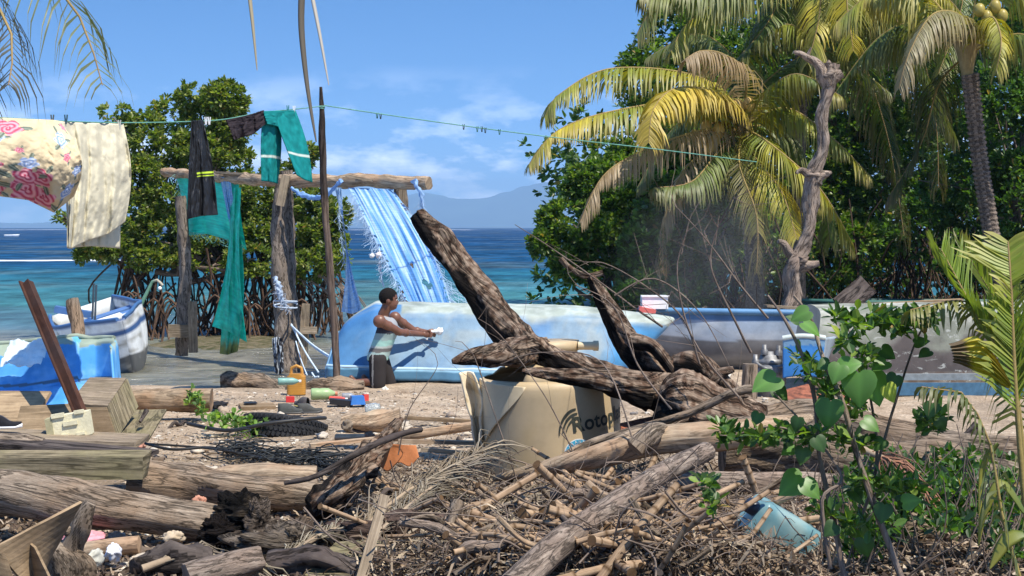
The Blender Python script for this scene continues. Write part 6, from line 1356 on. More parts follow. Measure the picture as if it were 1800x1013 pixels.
def bottle(px, py, col, label, L_=.24, r=.045, ang=0., tilt=90, capc=(.8, .8, .8), name='bottle', z0=.1, mat=None, D=None):
    c = G(px, py, z0) if D is None else P(px, py, D); c = c + Vector((0, 0, r)); t_ = thing(name, label, 'bottle', c); m4 = Matrix.Translation(c) @ Matrix.Rotation(ang, 4, 'Z') @ Matrix.Rotation(R(tilt), 4, 'Y') @ Matrix.Translation((0, 0, -L_ / 2))
    b_ = MB(); b_.lathe([(0, 0), (r * .9, .0), (r, .012), (r, L_ * .25), (r * .95, L_ * .35), (r, L_ * .45), (r * .98, L_ * .68), (r * .5, L_ * .88), (r * .32, L_ * .92), (r * .32, L_)], 18, m4, lambda r2, z, k: col); b_.build('bottle_body', mat or M_VC, t_)
    b_ = MB(); b_.lathe([(r * .38, L_ - .015), (r * .38, L_ + .012), (0, L_ + .012)], 12, m4, lambda r2, z, k: capc); b_.build('cap', M_VC, t_); return t_
bottle(569, 703, (.30, .42, .20), 'fat pale green bottle lying right of the yellow jug', .28, .065, .15, capc=(.5, .2, .1))
bottle(613, 703, (.25, .26, .28), 'small grey can-like bottle lying right of the thin pole', .15, .038, .1, capc=(.2, .2, .22))
bottle(508, 677, (.20, .38, .33), 'crumpled teal bottle lying on the driftwood beside the jug', .24, .04, .2, z0=.28)
bottle(594, 704, (.62, .10, .08), 'slim red bottle lying at the foot of the thin pole', .2, .022, -.2)
b_ = MB(); b_.box(G(628, 710, .12) + Vector((0, 0, .04)), (.16, .12, .09), Matrix.Rotation(.3, 3, 'Z'), taper=.8, col=(.04, .17, .50)); tag(b_.build('blue_box', M_VC, bevel=.012), 'small bright blue plastic box on the sand', 'box')
b_ = MB(); b_.box(G(642, 704, .12) + Vector((0, 0, .03)), (.06, .05, .07), Matrix.Rotation(.7, 3, 'Z'), col=(.6, .06, .05)); tag(b_.build('red_cup', M_VC, bevel=.008), 'small red piece right of the blue box', 'cup')
b_ = MB(); b_.box(G(510, 707, .12) + Vector((0, 0, .03)), (.09, .08, .06), Matrix.Rotation(.2, 3, 'Z'), col=(.6, .04, .04)); tag(b_.build('red_box', M_VC, bevel=.01), 'small red box in front of the yellow jug', 'box')
b_ = MB(); b_.box(G(600, 713, .1) + Vector((0, 0, .035)), (.25, .12, .06), Matrix.Rotation(.1, 3, 'Z') @ Matrix.Rotation(.1, 3, 'Y'), col=(.02, .02, .022)); tag(b_.build('black_case', M_VC, bevel=.015), 'flat black case lying left of the blue box', 'case')
def shoe(c, ang, L_, colu, cols_, label):
    t_ = thing('shoe', label, 'shoe', c); m4 = Matrix.Translation(c) @ Matrix.Rotation(ang, 4, 'Z')
    wf = lambda s: L_ * (.135 + .05 * math.sin(s * 3.0 + .4)) * (math.sin(min(1, (1 - s) * 5 + .05) * 1.57)) * (math.sin(min(1, s * 6 + .3) * 1.57))
    b_ = MB(); b_.grid(24, 20, lambda u, v: m4 @ Vector(((u - .5) * L_, wf(u) * math.cos(v * 3.1416), .025 + (L_ * (.32 - .20 * sstep(.35, .75, u))) * abs(math.sin(v * 3.1416)) ** .7)), lambda u, v, p: colu if not (.42 < v < .58 and .40 < u < .7) else tuple(min(1, x * 2.5 + .05) for x in colu), flip=True); b_.build('upper', M_MATTE, t_)
    b_ = MB(); b_.grid(24, 16, lambda u, v: m4 @ Vector(((u - .5) * L_ * 1.04, wf(u) * 1.12 * math.cos(v * 6.2832), .015 + .015 * math.sin(v * 6.2832) + .01 * sstep(.8, 1, u))), lambda u, v, p: cols_); b_.build('sole', M_VC, t_); return t_
shoe(G(530, 716, .1), 2.2, .28, (.10, .09, .09), (.6, .5, .15), 'dark trainer with yellow trim lying by the yellow jug')
shoe(G(512, 728, .1), .15, .27, (.075, .08, .075), (.06, .06, .06), 'grey worn shoe on the sand above the truck tyre')
shoe(G(545, 727, .1), .1, .25, (.07, .07, .065), (.08, .08, .08), 'second grey shoe just right of the worn one')
shoe(P(8, 752, 11.0) + Vector((0, 0, -.01)), .1, .24, (.018, .018, .022), (.78, .78, .80), 'black trainer with white sole on the tabletop at the left edge')
# jar
b_ = MB(); jc = G(655, 730, .1); b_.lathe([(0, 0), (.055, 0), (.06, .02), (.06, .11), (.045, .13), (.045, .15)], 20, Matrix.Translation(jc + Vector((0, 0, .06))) @ Matrix.Rotation(R(80), 4, 'Y') @ Matrix.Translation((0, 0, -.07)))
gl, t, b = newmat('clear_plastic'); b.inputs['Base Color'].default_value = (.8, .85, .85, 1); b.inputs['Roughness'].default_value = .12; b.inputs['Transmission Weight'].default_value = .75; b.inputs['IOR'].default_value = 1.3
tag(b_.build('glass_jar', gl, thick=.003), 'clear jar lying on the sand above the pale split log', 'jar')
# white foam egg box on the table
fx = thing('foam_box', 'yellowed moulded foam packing box on the tabletop', 'foam box', P(128, 770, 11.1)); mf = Matrix.Rotation(R(-9), 3, 'Y') @ Matrix.Rotation(R(8), 3, 'Z')
c0 = P(127, 747, 11.1); fm = vcmat('yellowed_foam', .9, .25, 12, .5, 60, .006, spec=.1); fc = (.66, .61, .42)
b_ = MB(); b_.box(c0, (.27, .13, .17), mf, col=fc); b_.build('block', fm, fx, bevel=.012)
for dx, dz, sx, sz in ((-.08, .088, .09, .03), (.07, .09, .07, .025), (-.05, -.06, .05, .02), (.06, -.065, .06, .02), (0, .02, .10, .03)):
    b_ = MB(); b_.box(c0 + mf @ Vector((dx, -.066, dz)), (sx, .03, sz), mf, col=fc); b_.build('moulding', fm, fx, bevel=.006)
b_ = MB(); b_.box(c0 + mf @ Vector((-.15, 0, .0)), (.05, .14, .15), mf, col=(.36, .33, .2)); b_.build('side_rib', fm, fx, bevel=.01)
for px, py, D, s, l_, cc in ((165, 983, 8.3, (.08, .03, .045), 'broken white foam piece by the small tan log', (.5, .49, .42)), (200, 972, 8.5, (.07, .04, .045), 'crumpled white wrapper right of the small tan log', (.75, .76, .80)), (148, 946, 8.9, (.14, .08, .03), 'crumpled pink cloth between forked driftwood and small log', (.72, .32, .36)), (100, 942, 9.0, (.06, .05, .03), 'small pink scrap left of the forked driftwood', (.72, .30, .36)), (205, 665+280, 9.2, (.05, .05, .03), 'pale grey stone between the logs at lower left', (.5, .46, .4)), (305, 945, 8.9, (.06, .05, .04), 'rounded tan stone under the long grey log', (.5, .4, .28)), (350, 880, 9.9, (.05, .04, .03), 'brick fragment under the brown log', (.5, .24, .16)), (245, 783, 11.5, (.05, .04, .03), 'brick under the corner of the crate board', (.5, .25, .18)), (1004, 888, 9.3, (.10, .08, .07), 'crumpled clear plastic bag in the cane heap', (.60, .58, .48)), (1158, 940, 8.8, (.05, .06, .07), 'small blue plastic piece deep in the cane heap', (.05, .14, .42)), (1055, 950, 8.9, (.04, .03, .03), 'scrap of white green paper beside the diagonal pole', (.6, .7, .5)), (1283, 745, 12.9, (.05, .05, .03), 'small yellow scrap', (.6, .4, .05)), (420, 735 - 20, 16.4, (.03, .03, .02), 'small black lump left of the flat board', (.02, .02, .02)), (610, 748, 14.0, (.05, .05, .05), 'round dark coconut husk left of the pale split log', (.2, .16, .12)), (650, 770, 13.2, (.05, .05, .05), 'brown round husk in front of the pale split log', (.16, .10, .07)), (677, 688, 18.0, (.05, .04, .05), 'small white shell at the man knees', (.75, .7, .6)), (845, 745, 12.8, (.05, .05, .05), 'dark round husk against the tank', (.14, .12, .10)), (384, 712, 16.0, (.16, .09, .03), 'black cloth heap on the sand left of the flat board', (.02, .02, .022)), (1628, 0 + 555, 14, (.04, .04, .04), 'dried orange flower head', (.5, .28, .1))):
    if 'scrap' == l_.split()[-1] and 'small yellow' in l_: l_ = 'small yellow scrap on the trunk under the right hull'; px, py, D = 1632, 742, 12.6
    if 'flower' in l_: continue
    b_ = MB(); c = P(px, py, D); rt_ = Matrix.Rotation(random.random() * 3, 3, 'Z')
    def lump(u, v, s=s, c=c, sd_=random.random() * 20, rt_=rt_):
        th_ = u * 6.2832; ph = v * math.pi; d = Vector((math.sin(ph) * math.cos(th_), math.sin(ph) * math.sin(th_), math.cos(ph))); k = 1 + .45 * fbm(d * 1.8 + Vector((sd_, 0, 0)), 1, 4)
        return c + rt_ @ Vector((d.x * s[0] * k, d.y * s[1] * k, d.z * s[2] * k))
    b_.grid(28, 18, lump, lambda u, v, p, cc=cc: cc, flip=True); kind = [w_ for w_ in ('foam', 'wrapper', 'cloth', 'bag', 'paper', 'stone', 'brick', 'husk', 'shell', 'lump', 'scrap', 'piece') if w_ in l_.split() or w_ in l_][0]
    tag(b_.build({'lump': 'stone', 'piece': 'plastic_piece', 'scrap': 'scrap'}.get(kind, kind), M_MATTE if kind != 'bag' else gl), l_, {'foam': 'foam', 'piece': 'plastic piece'}.get(kind, kind))
# blue jerrycan
jk = thing('jerrycan', 'faded light blue plastic jerrycan lying among vines', 'jerrycan', P(1370, 960, 8.0)); cj = P(1366, 940, 8.1); mj = Matrix.Rotation(R(32), 3, 'Y') @ Matrix.Rotation(R(15), 3, 'Z')
def jf(u, v):
    th_ = u * 6.2832; cx_, sy_ = math.cos(th_), math.sin(th_); e = .45; k = 1 - .35 * sstep(.8, 1, abs(2 * v - 1)) ** 2
    return cj + mj @ Vector(((v - .5) * .42, math.copysign(abs(cx_) ** e, cx_) * .11 * k, math.copysign(abs(sy_) ** e, sy_) * .135 * k))
b_ = MB(); b_.grid(48, 30, jf, lambda u, v, p: Vector((.13, .26, .29)).lerp(Vector((.25, .36, .35)), sstep(-.3, .3, fbm(p, 7, 3))))  # dappled shade put into the can's blue as darker noise patches
for e in (0, 1): b_.grid(12, 6, lambda u, v, e=e: cj.lerp(jf(u, e), v) + mj @ Vector(((e - .5) * .42 * (1 - v), 0, 0)) , lambda u, v, p: (.28, .5, .52))
b_.build('can_body', M_VC, jk)
b_ = MB(); b_.lathe([(.04, 0), (.04, .05), (0, .05)], 16, Matrix.Translation(cj + mj @ Vector((-.21, -.04, .06))) @ mj.to_4x4() @ Matrix.Rotation(R(-90), 4, 'Y'), lambda r, z, k: (.02, .03, .05)); b_.build('cap', M_VC, jk)
# ============================================================ DEBRIS HEAP
def gpt(px, py, z0=.1):
    q = G(px, py, z0)
    for _ in range(3): q = G(px, py, ground_z(q.x, q.y))
    return q
canes = []
for k in range(12):
    b_ = MB(); L_ = random.uniform(.30, .85); r_ = random.uniform(.011, .025); nodes = int(L_ / random.uniform(.07, .10)) + 1; bend = random.gauss(0, .05)
    def rad(t, nodes=nodes, r_=r_): f = (t * nodes) % 1; return r_ * (1 + .22 * math.exp(-((f - .0) / .07) ** 2) + .22 * math.exp(-((f - 1.) / .07) ** 2)) * (1 - .2 * t)
    def cc(p, t, a, nodes=nodes):
        f = (t * nodes) % 1; return (.33, .28, .22) if min(f, 1 - f) < .06 else (1, 1, 1)
    b_.tube([Vector((-L_ / 2, 0, 0)), Vector((0, bend, abs(bend) * .6)), Vector((L_ / 2, 0, 0))], rad, n=9, step=.014, amp=.06, col=cc, seed=k)
    o = b_.build('cane_stalk', M_CANE); canes.append(o)
def place(o, q, yaw, pitch, roll=None, first=False, sc=1.):
    c = o if first else o.copy()
    if not first: COL.objects.link(c)
    c.location = q; c.rotation_euler = Matrix.Rotation(yaw, 3, 'Z').to_4x4().to_3x3().to_euler()
    c.rotation_euler = (Matrix.Rotation(yaw, 3, 'Z') @ Matrix.Rotation(pitch, 3, 'Y') @ Matrix.Rotation(random.random() * 6.28 if roll is None else roll, 3, 'X')).to_euler(); c.scale = (sc,) * 3; return c
n_c = 0
for i in range(290):
    if i < 262: px = random.triangular(840, 1400, 1080); py = random.triangular(825, 1030, 960)
    else: px = random.uniform(640, 900); py = random.uniform(870, 1020)
    if px < 900 and py < 850: continue
    q = gpt(px, py); q.z += random.uniform(.0, .03 + .14 * sstep(850, 930, py))
    o = place(canes[n_c % 12], q, random.choice((R(random.gauss(30, 22)), R(random.gauss(-35, 22)))), R(random.gauss(0, 17)), first=(n_c < 12), sc=random.uniform(.8, 1.15))
    tag(o, 'dry jointed cane stalk lying in the heap', 'cane', 'dry cane stalks in the heap'); n_c += 1
twigs = []
for k in range(14):
    b_ = MB(); L_ = random.uniform(.35, 1.1); r_ = random.uniform(.003, .008); pts = [Vector((L_ * (j / 5 - .5), random.gauss(0, .035), random.gauss(0, .035))) for j in range(6)]
    b_.tube(pts, [r_, r_ * .4], n=5, step=.05, cap=False)
    for m_ in range(random.randrange(0, 4)):
        a = pts[random.randrange(1, 5)]; b_.tube([a, a + Vector((.08, random.gauss(0, .06), random.gauss(0, .06))), a + Vector((.17, random.gauss(0, .12), random.gauss(0, .12)))], [r_ * .6, r_ * .2], n=4, step=.06, cap=False)
    twigs.append(b_.build('dry_twig', M_TWIG))
for i in range(250):
    px = random.triangular(560, 1500, 1000); py = random.uniform(810, 1030)
    if px > 1250 and py < 860: py += 60
    q = gpt(px, py); q.z += random.uniform(.02, .08 + .18 * sstep(850, 930, py))
    o = place(twigs[i % 14], q, R(random.gauss(25, 45)), R(random.gauss(-4, 22)), first=(i < 14), sc=random.uniform(.7, 1.1))
    tag(o, 'thin dry twig lying across the debris heap', 'twig', 'dry twigs on the heap')
sticks = []
for k in range(10):
    b_ = MB(); L_ = random.uniform(.25, .9); r_ = random.uniform(.012, .034); pts = [Vector((L_ * (j / 4 - .5), random.gauss(0, .03), random.gauss(0, .02))) for j in range(5)]
    b_.tube(pts, [r_, r_ * 1.05, r_ * .8], n=10, step=.03, amp=.5, freq=14, fine=.12, seed=k); sticks.append(b_.build('driftwood_stick', (M_LOG, M_DEAD, M_DARKWOOD, M_LOG, M_LOGTAN)[k % 5]))
for i in range(110):
    if i < 70: px = random.triangular(620, 1450, 1050); py = random.uniform(850, 1030)
    elif i < 90: px = random.uniform(200, 850); py = random.uniform(740, 880)
    else: px = random.uniform(0, 600); py = random.uniform(900, 1020)
    q = gpt(px, py); q.z += (random.uniform(.02, .03 + .16 * sstep(850, 930, py)) if i < 70 else .01)
    o = place(sticks[i % 10], q, R(random.gauss(20, 40)), R(random.gauss(0, 14 if i < 70 else 3)), first=(i < 10), sc=random.uniform(.6, 1.1) * (1 if i < 70 else .6))
    tag(o, 'rough short stick of driftwood lying on the ground', 'stick', 'driftwood sticks strewn about')
# dry palm fronds lying in the heap
def dryfrond(pts, n, ll, label, cols=((.34, .28, .2), (.20, .16, .12)), droop=.12, wd=.012):
    t_ = thing('dry_frond', label, 'palm frond', P(*pts[0]))
    q = [P(*p) for p in pts]; b_ = MB(); b_.tube(q, [.022, .014, .005], n=7, col=lambda p, t, a: (.33, .25, .17)); r_ = b_.build('rachis', M_MATTE, t_)
    b_ = MB()
    for k in range(n):
        t = random.uniform(.02, .98); x = t * (len(q) - 1); i = min(int(x), len(q) - 2); a = q[i].lerp(q[i + 1], x - i); T = (q[i + 1] - q[i]).normalized(); sg = random.choice((-1, 1))
        S = T.cross(Vector((0, -.5, 1))).normalized() * sg; l = ll * random.uniform(.5, 1.1); d = (T * random.uniform(1.1, 2.2) + S * random.uniform(.2, .7) + Vector((0, 0, random.gauss(0, .1)))).normalized()
        p1 = a + d * l * .4 + Vector((0, 0, .02)); p2 = a + d * l * .75 + Vector((random.gauss(0, .02), 0, random.gauss(-.02, .02))); p3 = p2 + (d + Vector((random.gauss(0, .4), 0, -.5 - droop))).normalized() * l * .3
        c = Vector(cols[0]).lerp(Vector(cols[1]), random.random()) * random.uniform(.7, 1.3)
        b_.tube([a, p1, p2, p3], [wd * .35, wd * .55, wd * .4, wd * .1], n=4, step=.09, flat=.35, cap=False, col=lambda p, t, a2: c)
    b_.build('leaflets', M_DRYLEAF, t_)
dryfrond([(590, 1000, 8.6), (650, 920, 9.0), (730, 855, 9.5), (850, 790, 10.1)], 200, .5, 'long grey dry frond sweeping up from the grey green board')
dryfrond([(640, 960, 8.6), (720, 890, 9.1), (770, 850, 9.6), (840, 805, 10)], 190, .5, 'second grey dry frond beside the cream tank foot', ((.30, .27, .21), (.17, .14, .11)))
dryfrond([(690, 985, 8.3), (790, 925, 8.8), (880, 890, 9.2), (960, 865, 9.6)], 170, .45, 'tan dry frond in front of the cream tank')
dryfrond([(470, 1000, 8.2), (540, 955, 8.5), (590, 930, 8.8), (650, 925, 9)], 130, .32, 'curled dry frond over the rotten stump', ((.36, .32, .24), (.2, .17, .13)), .5)
dryfrond([(250, 1000, 8.1), (330, 975, 8.2), (390, 985, 8.2), (440, 1000, 8.1)], 90, .25, 'small dry frond at the bottom left over the blackened log', ((.33, .28, .19), (.2, .16, .12)), .4)
dryfrond([(1420, 925, 8.4), (1440, 960, 8.1), (1470, 985, 8.0), (1500, 1020, 7.9)], 130, .3, 'bleached dry straw tuft below the blue jerrycan', ((.42, .34, .25), (.28, .22, .16)), .8)
dryfrond([(905, 990, 7.9), (902, 950, 8.1), (905, 920, 8.3)], 90, .22, 'upright tuft of frayed pale fibre left of the diagonal pole', ((.5, .42, .28), (.35, .28, .18)), .0, .010)
dryfrond([(1515, 790, 8.6), (1570, 815, 8.5), (1610, 850, 8.4)], 80, .26, 'reddish brown dry leaf sheath caught in the vine shrub', ((.30, .15, .09), (.14, .08, .06)), .3)
# fine litter nobody could count
def litter(name, label, n, fn, ln, wd, cols, up=0., flatz=.35):
    C = np.array([fn() for _ in range(n)]); d = rng.normal(size=(n, 3)); d[:, 2] *= flatz; d = nrm(d); s = nrm(np.cross(d, rng.normal(size=(n, 3)) * .6 + np.array([0, 0, 1.])))
    l = ln * rng.uniform(.3, 1.4, (n, 1)); w_ = wd * rng.uniform(.5, 1.4, (n, 1)); bend = np.cross(d, s) * l * rng.normal(size=(n, 1)) * .12
    a, m_, e = C - d * l / 2, C + bend, C + d * l / 2
    V = np.stack([a - s * w_ * .4, a + s * w_ * .4, m_ + s * w_ * .5, e + s * w_ * .2, e - s * w_ * .2, m_ - s * w_ * .5], 1).reshape(-1, 3); i = np.arange(n)[:, None] * 6
    Fc = np.concatenate([i + np.array([[0, 1, 2, 5]]), i + np.array([[5, 2, 3, 4]])]); pal = np.array(cols); cc = pal[rng.integers(0, len(pal), n)] * rng.uniform(.6, 1.3, (n, 1))
    return tag(np_mesh(name, V, Fc, np.repeat(cc, 6, 0), M_DRYLEAF), label, 'litter', kind='stuff')
def heap_pt():
    px = random.triangular(500, 1480, 1020); py = random.uniform(815, 1040); q = gpt(px, py); q.z += random.uniform(-.02, .03 + .12 * sstep(850, 930, py)) * (1 if px > 620 else .5); return tuple(q)
litter('straw_litter', 'mat of dry straw, bark strips and leaf shreds covering the debris heap', 15000, heap_pt, .15, .012, [(.30, .23, .16), (.18, .13, .09), (.09, .065, .05), (.42, .34, .24), (.22, .18, .14), (.14, .10, .07)], flatz=.6)
def fore_pt():
    q = gpt(random.uniform(-40, 1840), random.uniform(870, 1040)); q.z += random.uniform(0, .05); return tuple(q)
litter('leaf_litter', 'brown leaf and wood crumbs over the foreground soil', 12000, fore_pt, .07, .018, [(.25, .18, .12), (.14, .10, .075), (.36, .28, .2), (.08, .06, .05), (.45, .37, .28)], flatz=.4)
def beach_pt():
    q = gpt(random.uniform(200, 1500), 1013 - 325 * random.random() ** .8); q.z += .004; return tuple(q)
litter('beach_crumbs', 'small sticks and shell bits scattered over the beach sand', 9000, beach_pt, .06, .012, [(.25, .18, .12), (.5, .42, .32), (.36, .28, .2), (.10, .08, .06), (.62, .55, .45)], flatz=.15)
# stones
ns = 3600; C = np.array([beach_pt() for _ in range(ns)]); ic = bmesh.new(); bmesh.ops.create_icosphere(ic, subdivisions=1, radius=1); iv = np.array([v.co[:] for v in ic.verts]); ifc = np.array([[v.index for v in f.verts] for f in ic.faces]); ic.free()
s_ = (.006 + .022 * rng.random((ns, 1)) ** 3)[:, None, :] * rng.uniform(.6, 1.4, (ns, 1, 3)) * np.array([1.3, 1.2, .7]); V = (C[:, None, :] + iv[None] * s_ * rng.uniform(.8, 1.2, (ns, len(iv), 1))).reshape(-1, 3)
Fc = (ifc[None] + (np.arange(ns) * len(iv))[:, None, None]).reshape(-1, 3); pc = np.array([(.42, .36, .29), (.3, .25, .2), (.55, .5, .42), (.2, .18, .16)])[rng.integers(0, 4, ns)]
tag(np_mesh('pebbles', V, Fc, np.repeat(pc, len(iv), 0), M_MATTE), 'loose pebbles and shell fragments in the sand', 'pebbles', kind='stuff')
for i in range(46):
    px, py = ((random.uniform(240, 840), random.uniform(700, 850)) if i < 26 else (random.uniform(0, 560), random.uniform(880, 1010))); q = gpt(px, py); b_ = MB(); r_ = random.uniform(.025, .06)
    b_.ball(q + Vector((0, 0, r_ * .2)), r_, 14, 9, (1.4, 1, .7), Matrix.Rotation(random.random() * 3, 3, 'Z'), amp=.8, col=random.choice(((.4, .32, .24), (.3, .24, .19), (.5, .44, .36), (.16, .12, .09))), seed=i)
    tag(b_.build('stone', M_MATTE), 'small rough stone lying loose on the ground', 'stone', 'stones scattered on the sand')

# ============================================================ PLANTS
def heart(b_, base, dirv, nrmv, size, c, fold=.18, droop=.25):
    d = Vector(dirv).normalized(); n = Vector(nrmv); n = (n - d * n.dot(d)).normalized(); s = d.cross(n)
    rows = [(-.10, .18, .34), (0, .0, .46), (.18, 0, .54), (.4, 0, .50), (.62, 0, .36), (.82, 0, .18), (1, 0, .0)]
    rib = []
    for k, (v, inn, w_) in enumerate(rows):
        dz = -droop * max(0, v) ** 2 * size
        ctr = base + d * (max(v, 0.0)) * size + n * dz
        r = []
        for j in range(-3, 4):
            a = j / 3; vv = v if abs(a) > .3 or v > 0 else 0.0
            p = base + d * vv * size + s * (w_ * a * size) + n * (dz + fold * abs(a) * w_ * size - .16 * size * a * a * w_)
            cj = Vector(c) * (1.22 if j == 0 else (1 if abs(j) != 2 else .92)); r.append(b_.vert(p, cj))
        rib.append(r)
    for k in range(len(rib) - 1):
        for j in range(6): b_.face((rib[k][j], rib[k][j + 1], rib[k + 1][j + 1], rib[k + 1][j]))
vs = thing('vine_shrub', 'leafy shrub with heart shaped leaves and vines in the right foreground', 'shrub', P(1500, 1013, 6.6))
stems = [[(1485, 1020, 6.5), (1462, 900, 6.5), (1440, 800, 6.5), (1432, 700, 6.5), (1408, 620, 6.5), (1378, 560, 6.5), (1350, 520, 6.6)], [(1590, 1030, 6.4), (1548, 920, 6.4), (1510, 810, 6.4), (1478, 700, 6.4), (1450, 640, 6.45), (1425, 560, 6.5), (1395, 520, 6.5)], [(1500, 950, 6.7), (1540, 820, 6.7), (1530, 700, 6.7), (1505, 620, 6.7), (1490, 575, 6.7)], [(1530, 860, 6.6), (1570, 720, 6.6), (1610, 600, 6.6), (1640, 550, 6.6)], [(1410, 760, 6.4), (1350, 750, 6.4), (1290, 765, 6.4), (1265, 765, 6.4)], [(1460, 1000, 6.3), (1445, 880, 6.3), (1480, 840, 6.35), (1425, 760, 6.4), (1360, 690, 6.4)]]
for i, st_ in enumerate(stems):
    b_ = MB(); r_ = (.013, .015, .008, .007, .005, .009)[i]; b_.tube([P(*p) for p in st_], [r_, r_ * .8, r_ * .35], n=7, step=.03, amp=.2, freq=20, col=lambda p, t, a: (.8, .75, .6)); b_.build('stem', M_TWIG if i != 1 else M_DEAD, vs)
big = [(1345, 670, 34, 200, 1), (1372, 690, 26, 320, 0), (1408, 552, 24, 200, 1), (1425, 575, 24, 330, 1), (1395, 560, 20, 150, 0), (1470, 655, 24, 240, 1), (1492, 640, 26, 20, 1), (1508, 680, 40, 265, 1), (1538, 680, 38, 290, 1), (1455, 725, 34, 255, 1), (1565, 690, 22, 300, 2), (1392, 850, 34, 210, 1), (1425, 858, 26, 320, 1), (1400, 745, 22, 250, 0), (1448, 640, 22, 200, 0), (1445, 610, 20, 30, 0), (1545, 640, 22, 200, 1), (1560, 620, 24, 330, 0), (1600, 640, 24, 300, 0), (1618, 600, 22, 20, 0), (1570, 670, 24, 240, 0), (1470, 580, 16, 120, 2), (1440, 780, 24, 300, 0), (1410, 800, 26, 260, 0), (1500, 760, 24, 250, 0), (1530, 745, 22, 330, 1), (1545, 780, 22, 220, 0), (1470, 820, 24, 200, 0), (1505, 870, 24, 300, 0), (1550, 900, 28, 250, 0), (1580, 930, 26, 300, 0), (1460, 930, 24, 220, 0), (1520, 960, 28, 280, 0), (1600, 880, 22, 20, 1), (1640, 560, 22, 330, 0), (1625, 620, 20, 200, 0), (1350, 720, 24, 280, 0), (1330, 735, 20, 240, 0), (1386, 790, 18, 200, 1), (1450, 970, 26, 250, 0), (1635, 720, 24, 250, 0), (1655, 745, 20, 300, 0)]
cl_ = ((.05, .11, .025), (.11, .235, .05), (.36, .42, .07))
for bi, (px, py, s, ang, k) in enumerate(big):
    if k == 0 and bi % 3 == 0: continue
    D = 6.35 + random.uniform(-.15, .2); sz = s * (1.5 if k else 1.2) * D / F; a = R(ang); b_ = MB()
    base = P(px, py, D) - Vector((math.cos(a), 0, math.sin(a))) * sz * .4
    heart(b_, base, (math.cos(a), random.uniform(-.5, -.1), math.sin(a)), (random.gauss(0, .3), -.9, .75 + random.random() * .5), sz, Vector(cl_[k]) * random.uniform(.85, 1.2)); b_.build('leaf', M_LEAF, vs)
def leafpts(lst, dens, D, jit=.1, parent=None, name='small_leaves', ln=.06, wd=.03, cols=None, K=5, up=.4):
    C = []
    for px, py, rx, ry in lst:
        for _ in range(int(dens * rx * ry / 100)): C.append(tuple(P(px + random.gauss(0, rx * .5), py + random.gauss(0, ry * .5), D + random.gauss(0, jit))))
    V, Fc, cc = rosettes(np.array(C), K, ln, wd, cols=cols or [(.06, .13, .025), (.10, .19, .035), (.04, .085, .02), (.15, .22, .04)], up=up); return np_mesh(name, V, Fc, cc, M_LEAF, parent)
o = leafpts([(1280, 762, 22, 14), (1320, 770, 26, 12), (1355, 765, 26, 12), (1400, 765, 24, 10), (1430, 770, 40, 14), (1500, 570, 26, 18), (1470, 560, 10, 8), (1545, 560, 22, 16), (1570, 575, 18, 20), (1600, 565, 24, 20), (1620, 560, 20, 14), (1490, 600, 16, 14), (1520, 625, 16, 18), (1500, 720, 20, 14), (1500, 780, 30, 14), (1435, 660, 16, 14), (1520, 850, 30, 14), (1560, 850, 20, 14), (1600, 860, 26, 20), (1450, 900, 14, 14), (1500, 930, 26, 20), (1410, 640, 14, 14), (1455, 690, 18, 14), (1640, 740, 20, 26), (1240, 850, 14, 12), (1255, 885, 10, 14)], 4.6, 6.5, parent=vs)
# ground creepers lower right (uncountable)
C = []
for _ in range(1300):
    px = random.triangular(1440, 1830, 1660); py = random.uniform(860, 1035); q = gpt(px, py); q.z += random.uniform(.02, .30) * (1 if px > 1460 else .5)
    if noise.noise(q * 2.2) > -.12: C.append(tuple(q))
V, Fc, cc = rosettes(np.array(C), 6, .075, .035, cols=[(.035, .08, .018), (.06, .13, .025), (.09, .17, .03), (.02, .045, .012)], up=.5)
tag(np_mesh('ground_creeper', V, Fc, cc, M_LEAF), 'dark green creepers and weeds covering the lower right ground', 'weeds', kind='stuff')
b_ = MB()
for _ in range(130):
    px = random.uniform(1420, 1800); q = gpt(px, random.uniform(900, 1035)); e = q + Vector((random.gauss(0, .2), random.gauss(0, .1), random.uniform(.2, .6))); b_.tube([q, q.lerp(e, .5) + Vector((random.gauss(0, .06), 0, 0)), e], [.006, .003], n=4, step=.1, cap=False, col=lambda p, t, a: (.7, .75, .45))
tag(b_.build('creeper_stems', M_TWIG), 'thin crossing stems of the creepers at the lower right', 'stems', kind='stuff')
def weed(label, pts, D, dens, h=.22):
    t_ = thing('weed_plant', label, 'plant', P(pts[0][0], pts[0][1] + pts[0][3], D)); b_ = MB()
    for px, py, rx, ry in pts:
        for k in range(5): a = G(px + random.gauss(0, rx * .3), py + ry, .1); e = P(px + random.gauss(0, rx * .5), py - ry * random.random(), a.y); b_.tube([a, a.lerp(e, .5) + Vector((random.gauss(0, .02), 0, 0)), e], .004, n=4, cap=False, col=lambda p, t, a2: (.6, .8, .4))
    b_.build('stems', M_TWIG, t_); leafpts(pts, dens, D, .10, t_, 'leaves', .07, .04, [(.10, .19, .04), (.15, .26, .05), (.07, .13, .03), (.22, .32, .07)], 6, .6)
weed('bright green weed growing at the end of the thick tan log', [(340, 696, 12, 14), (348, 716, 10, 12)], 15.0, 9)
weed('low bright green weeds beside the truck tyre', [(385, 735, 20, 9), (415, 742, 24, 12), (430, 762, 20, 12), (450, 750, 14, 10), (440, 778, 10, 10)], 14.0, 7)
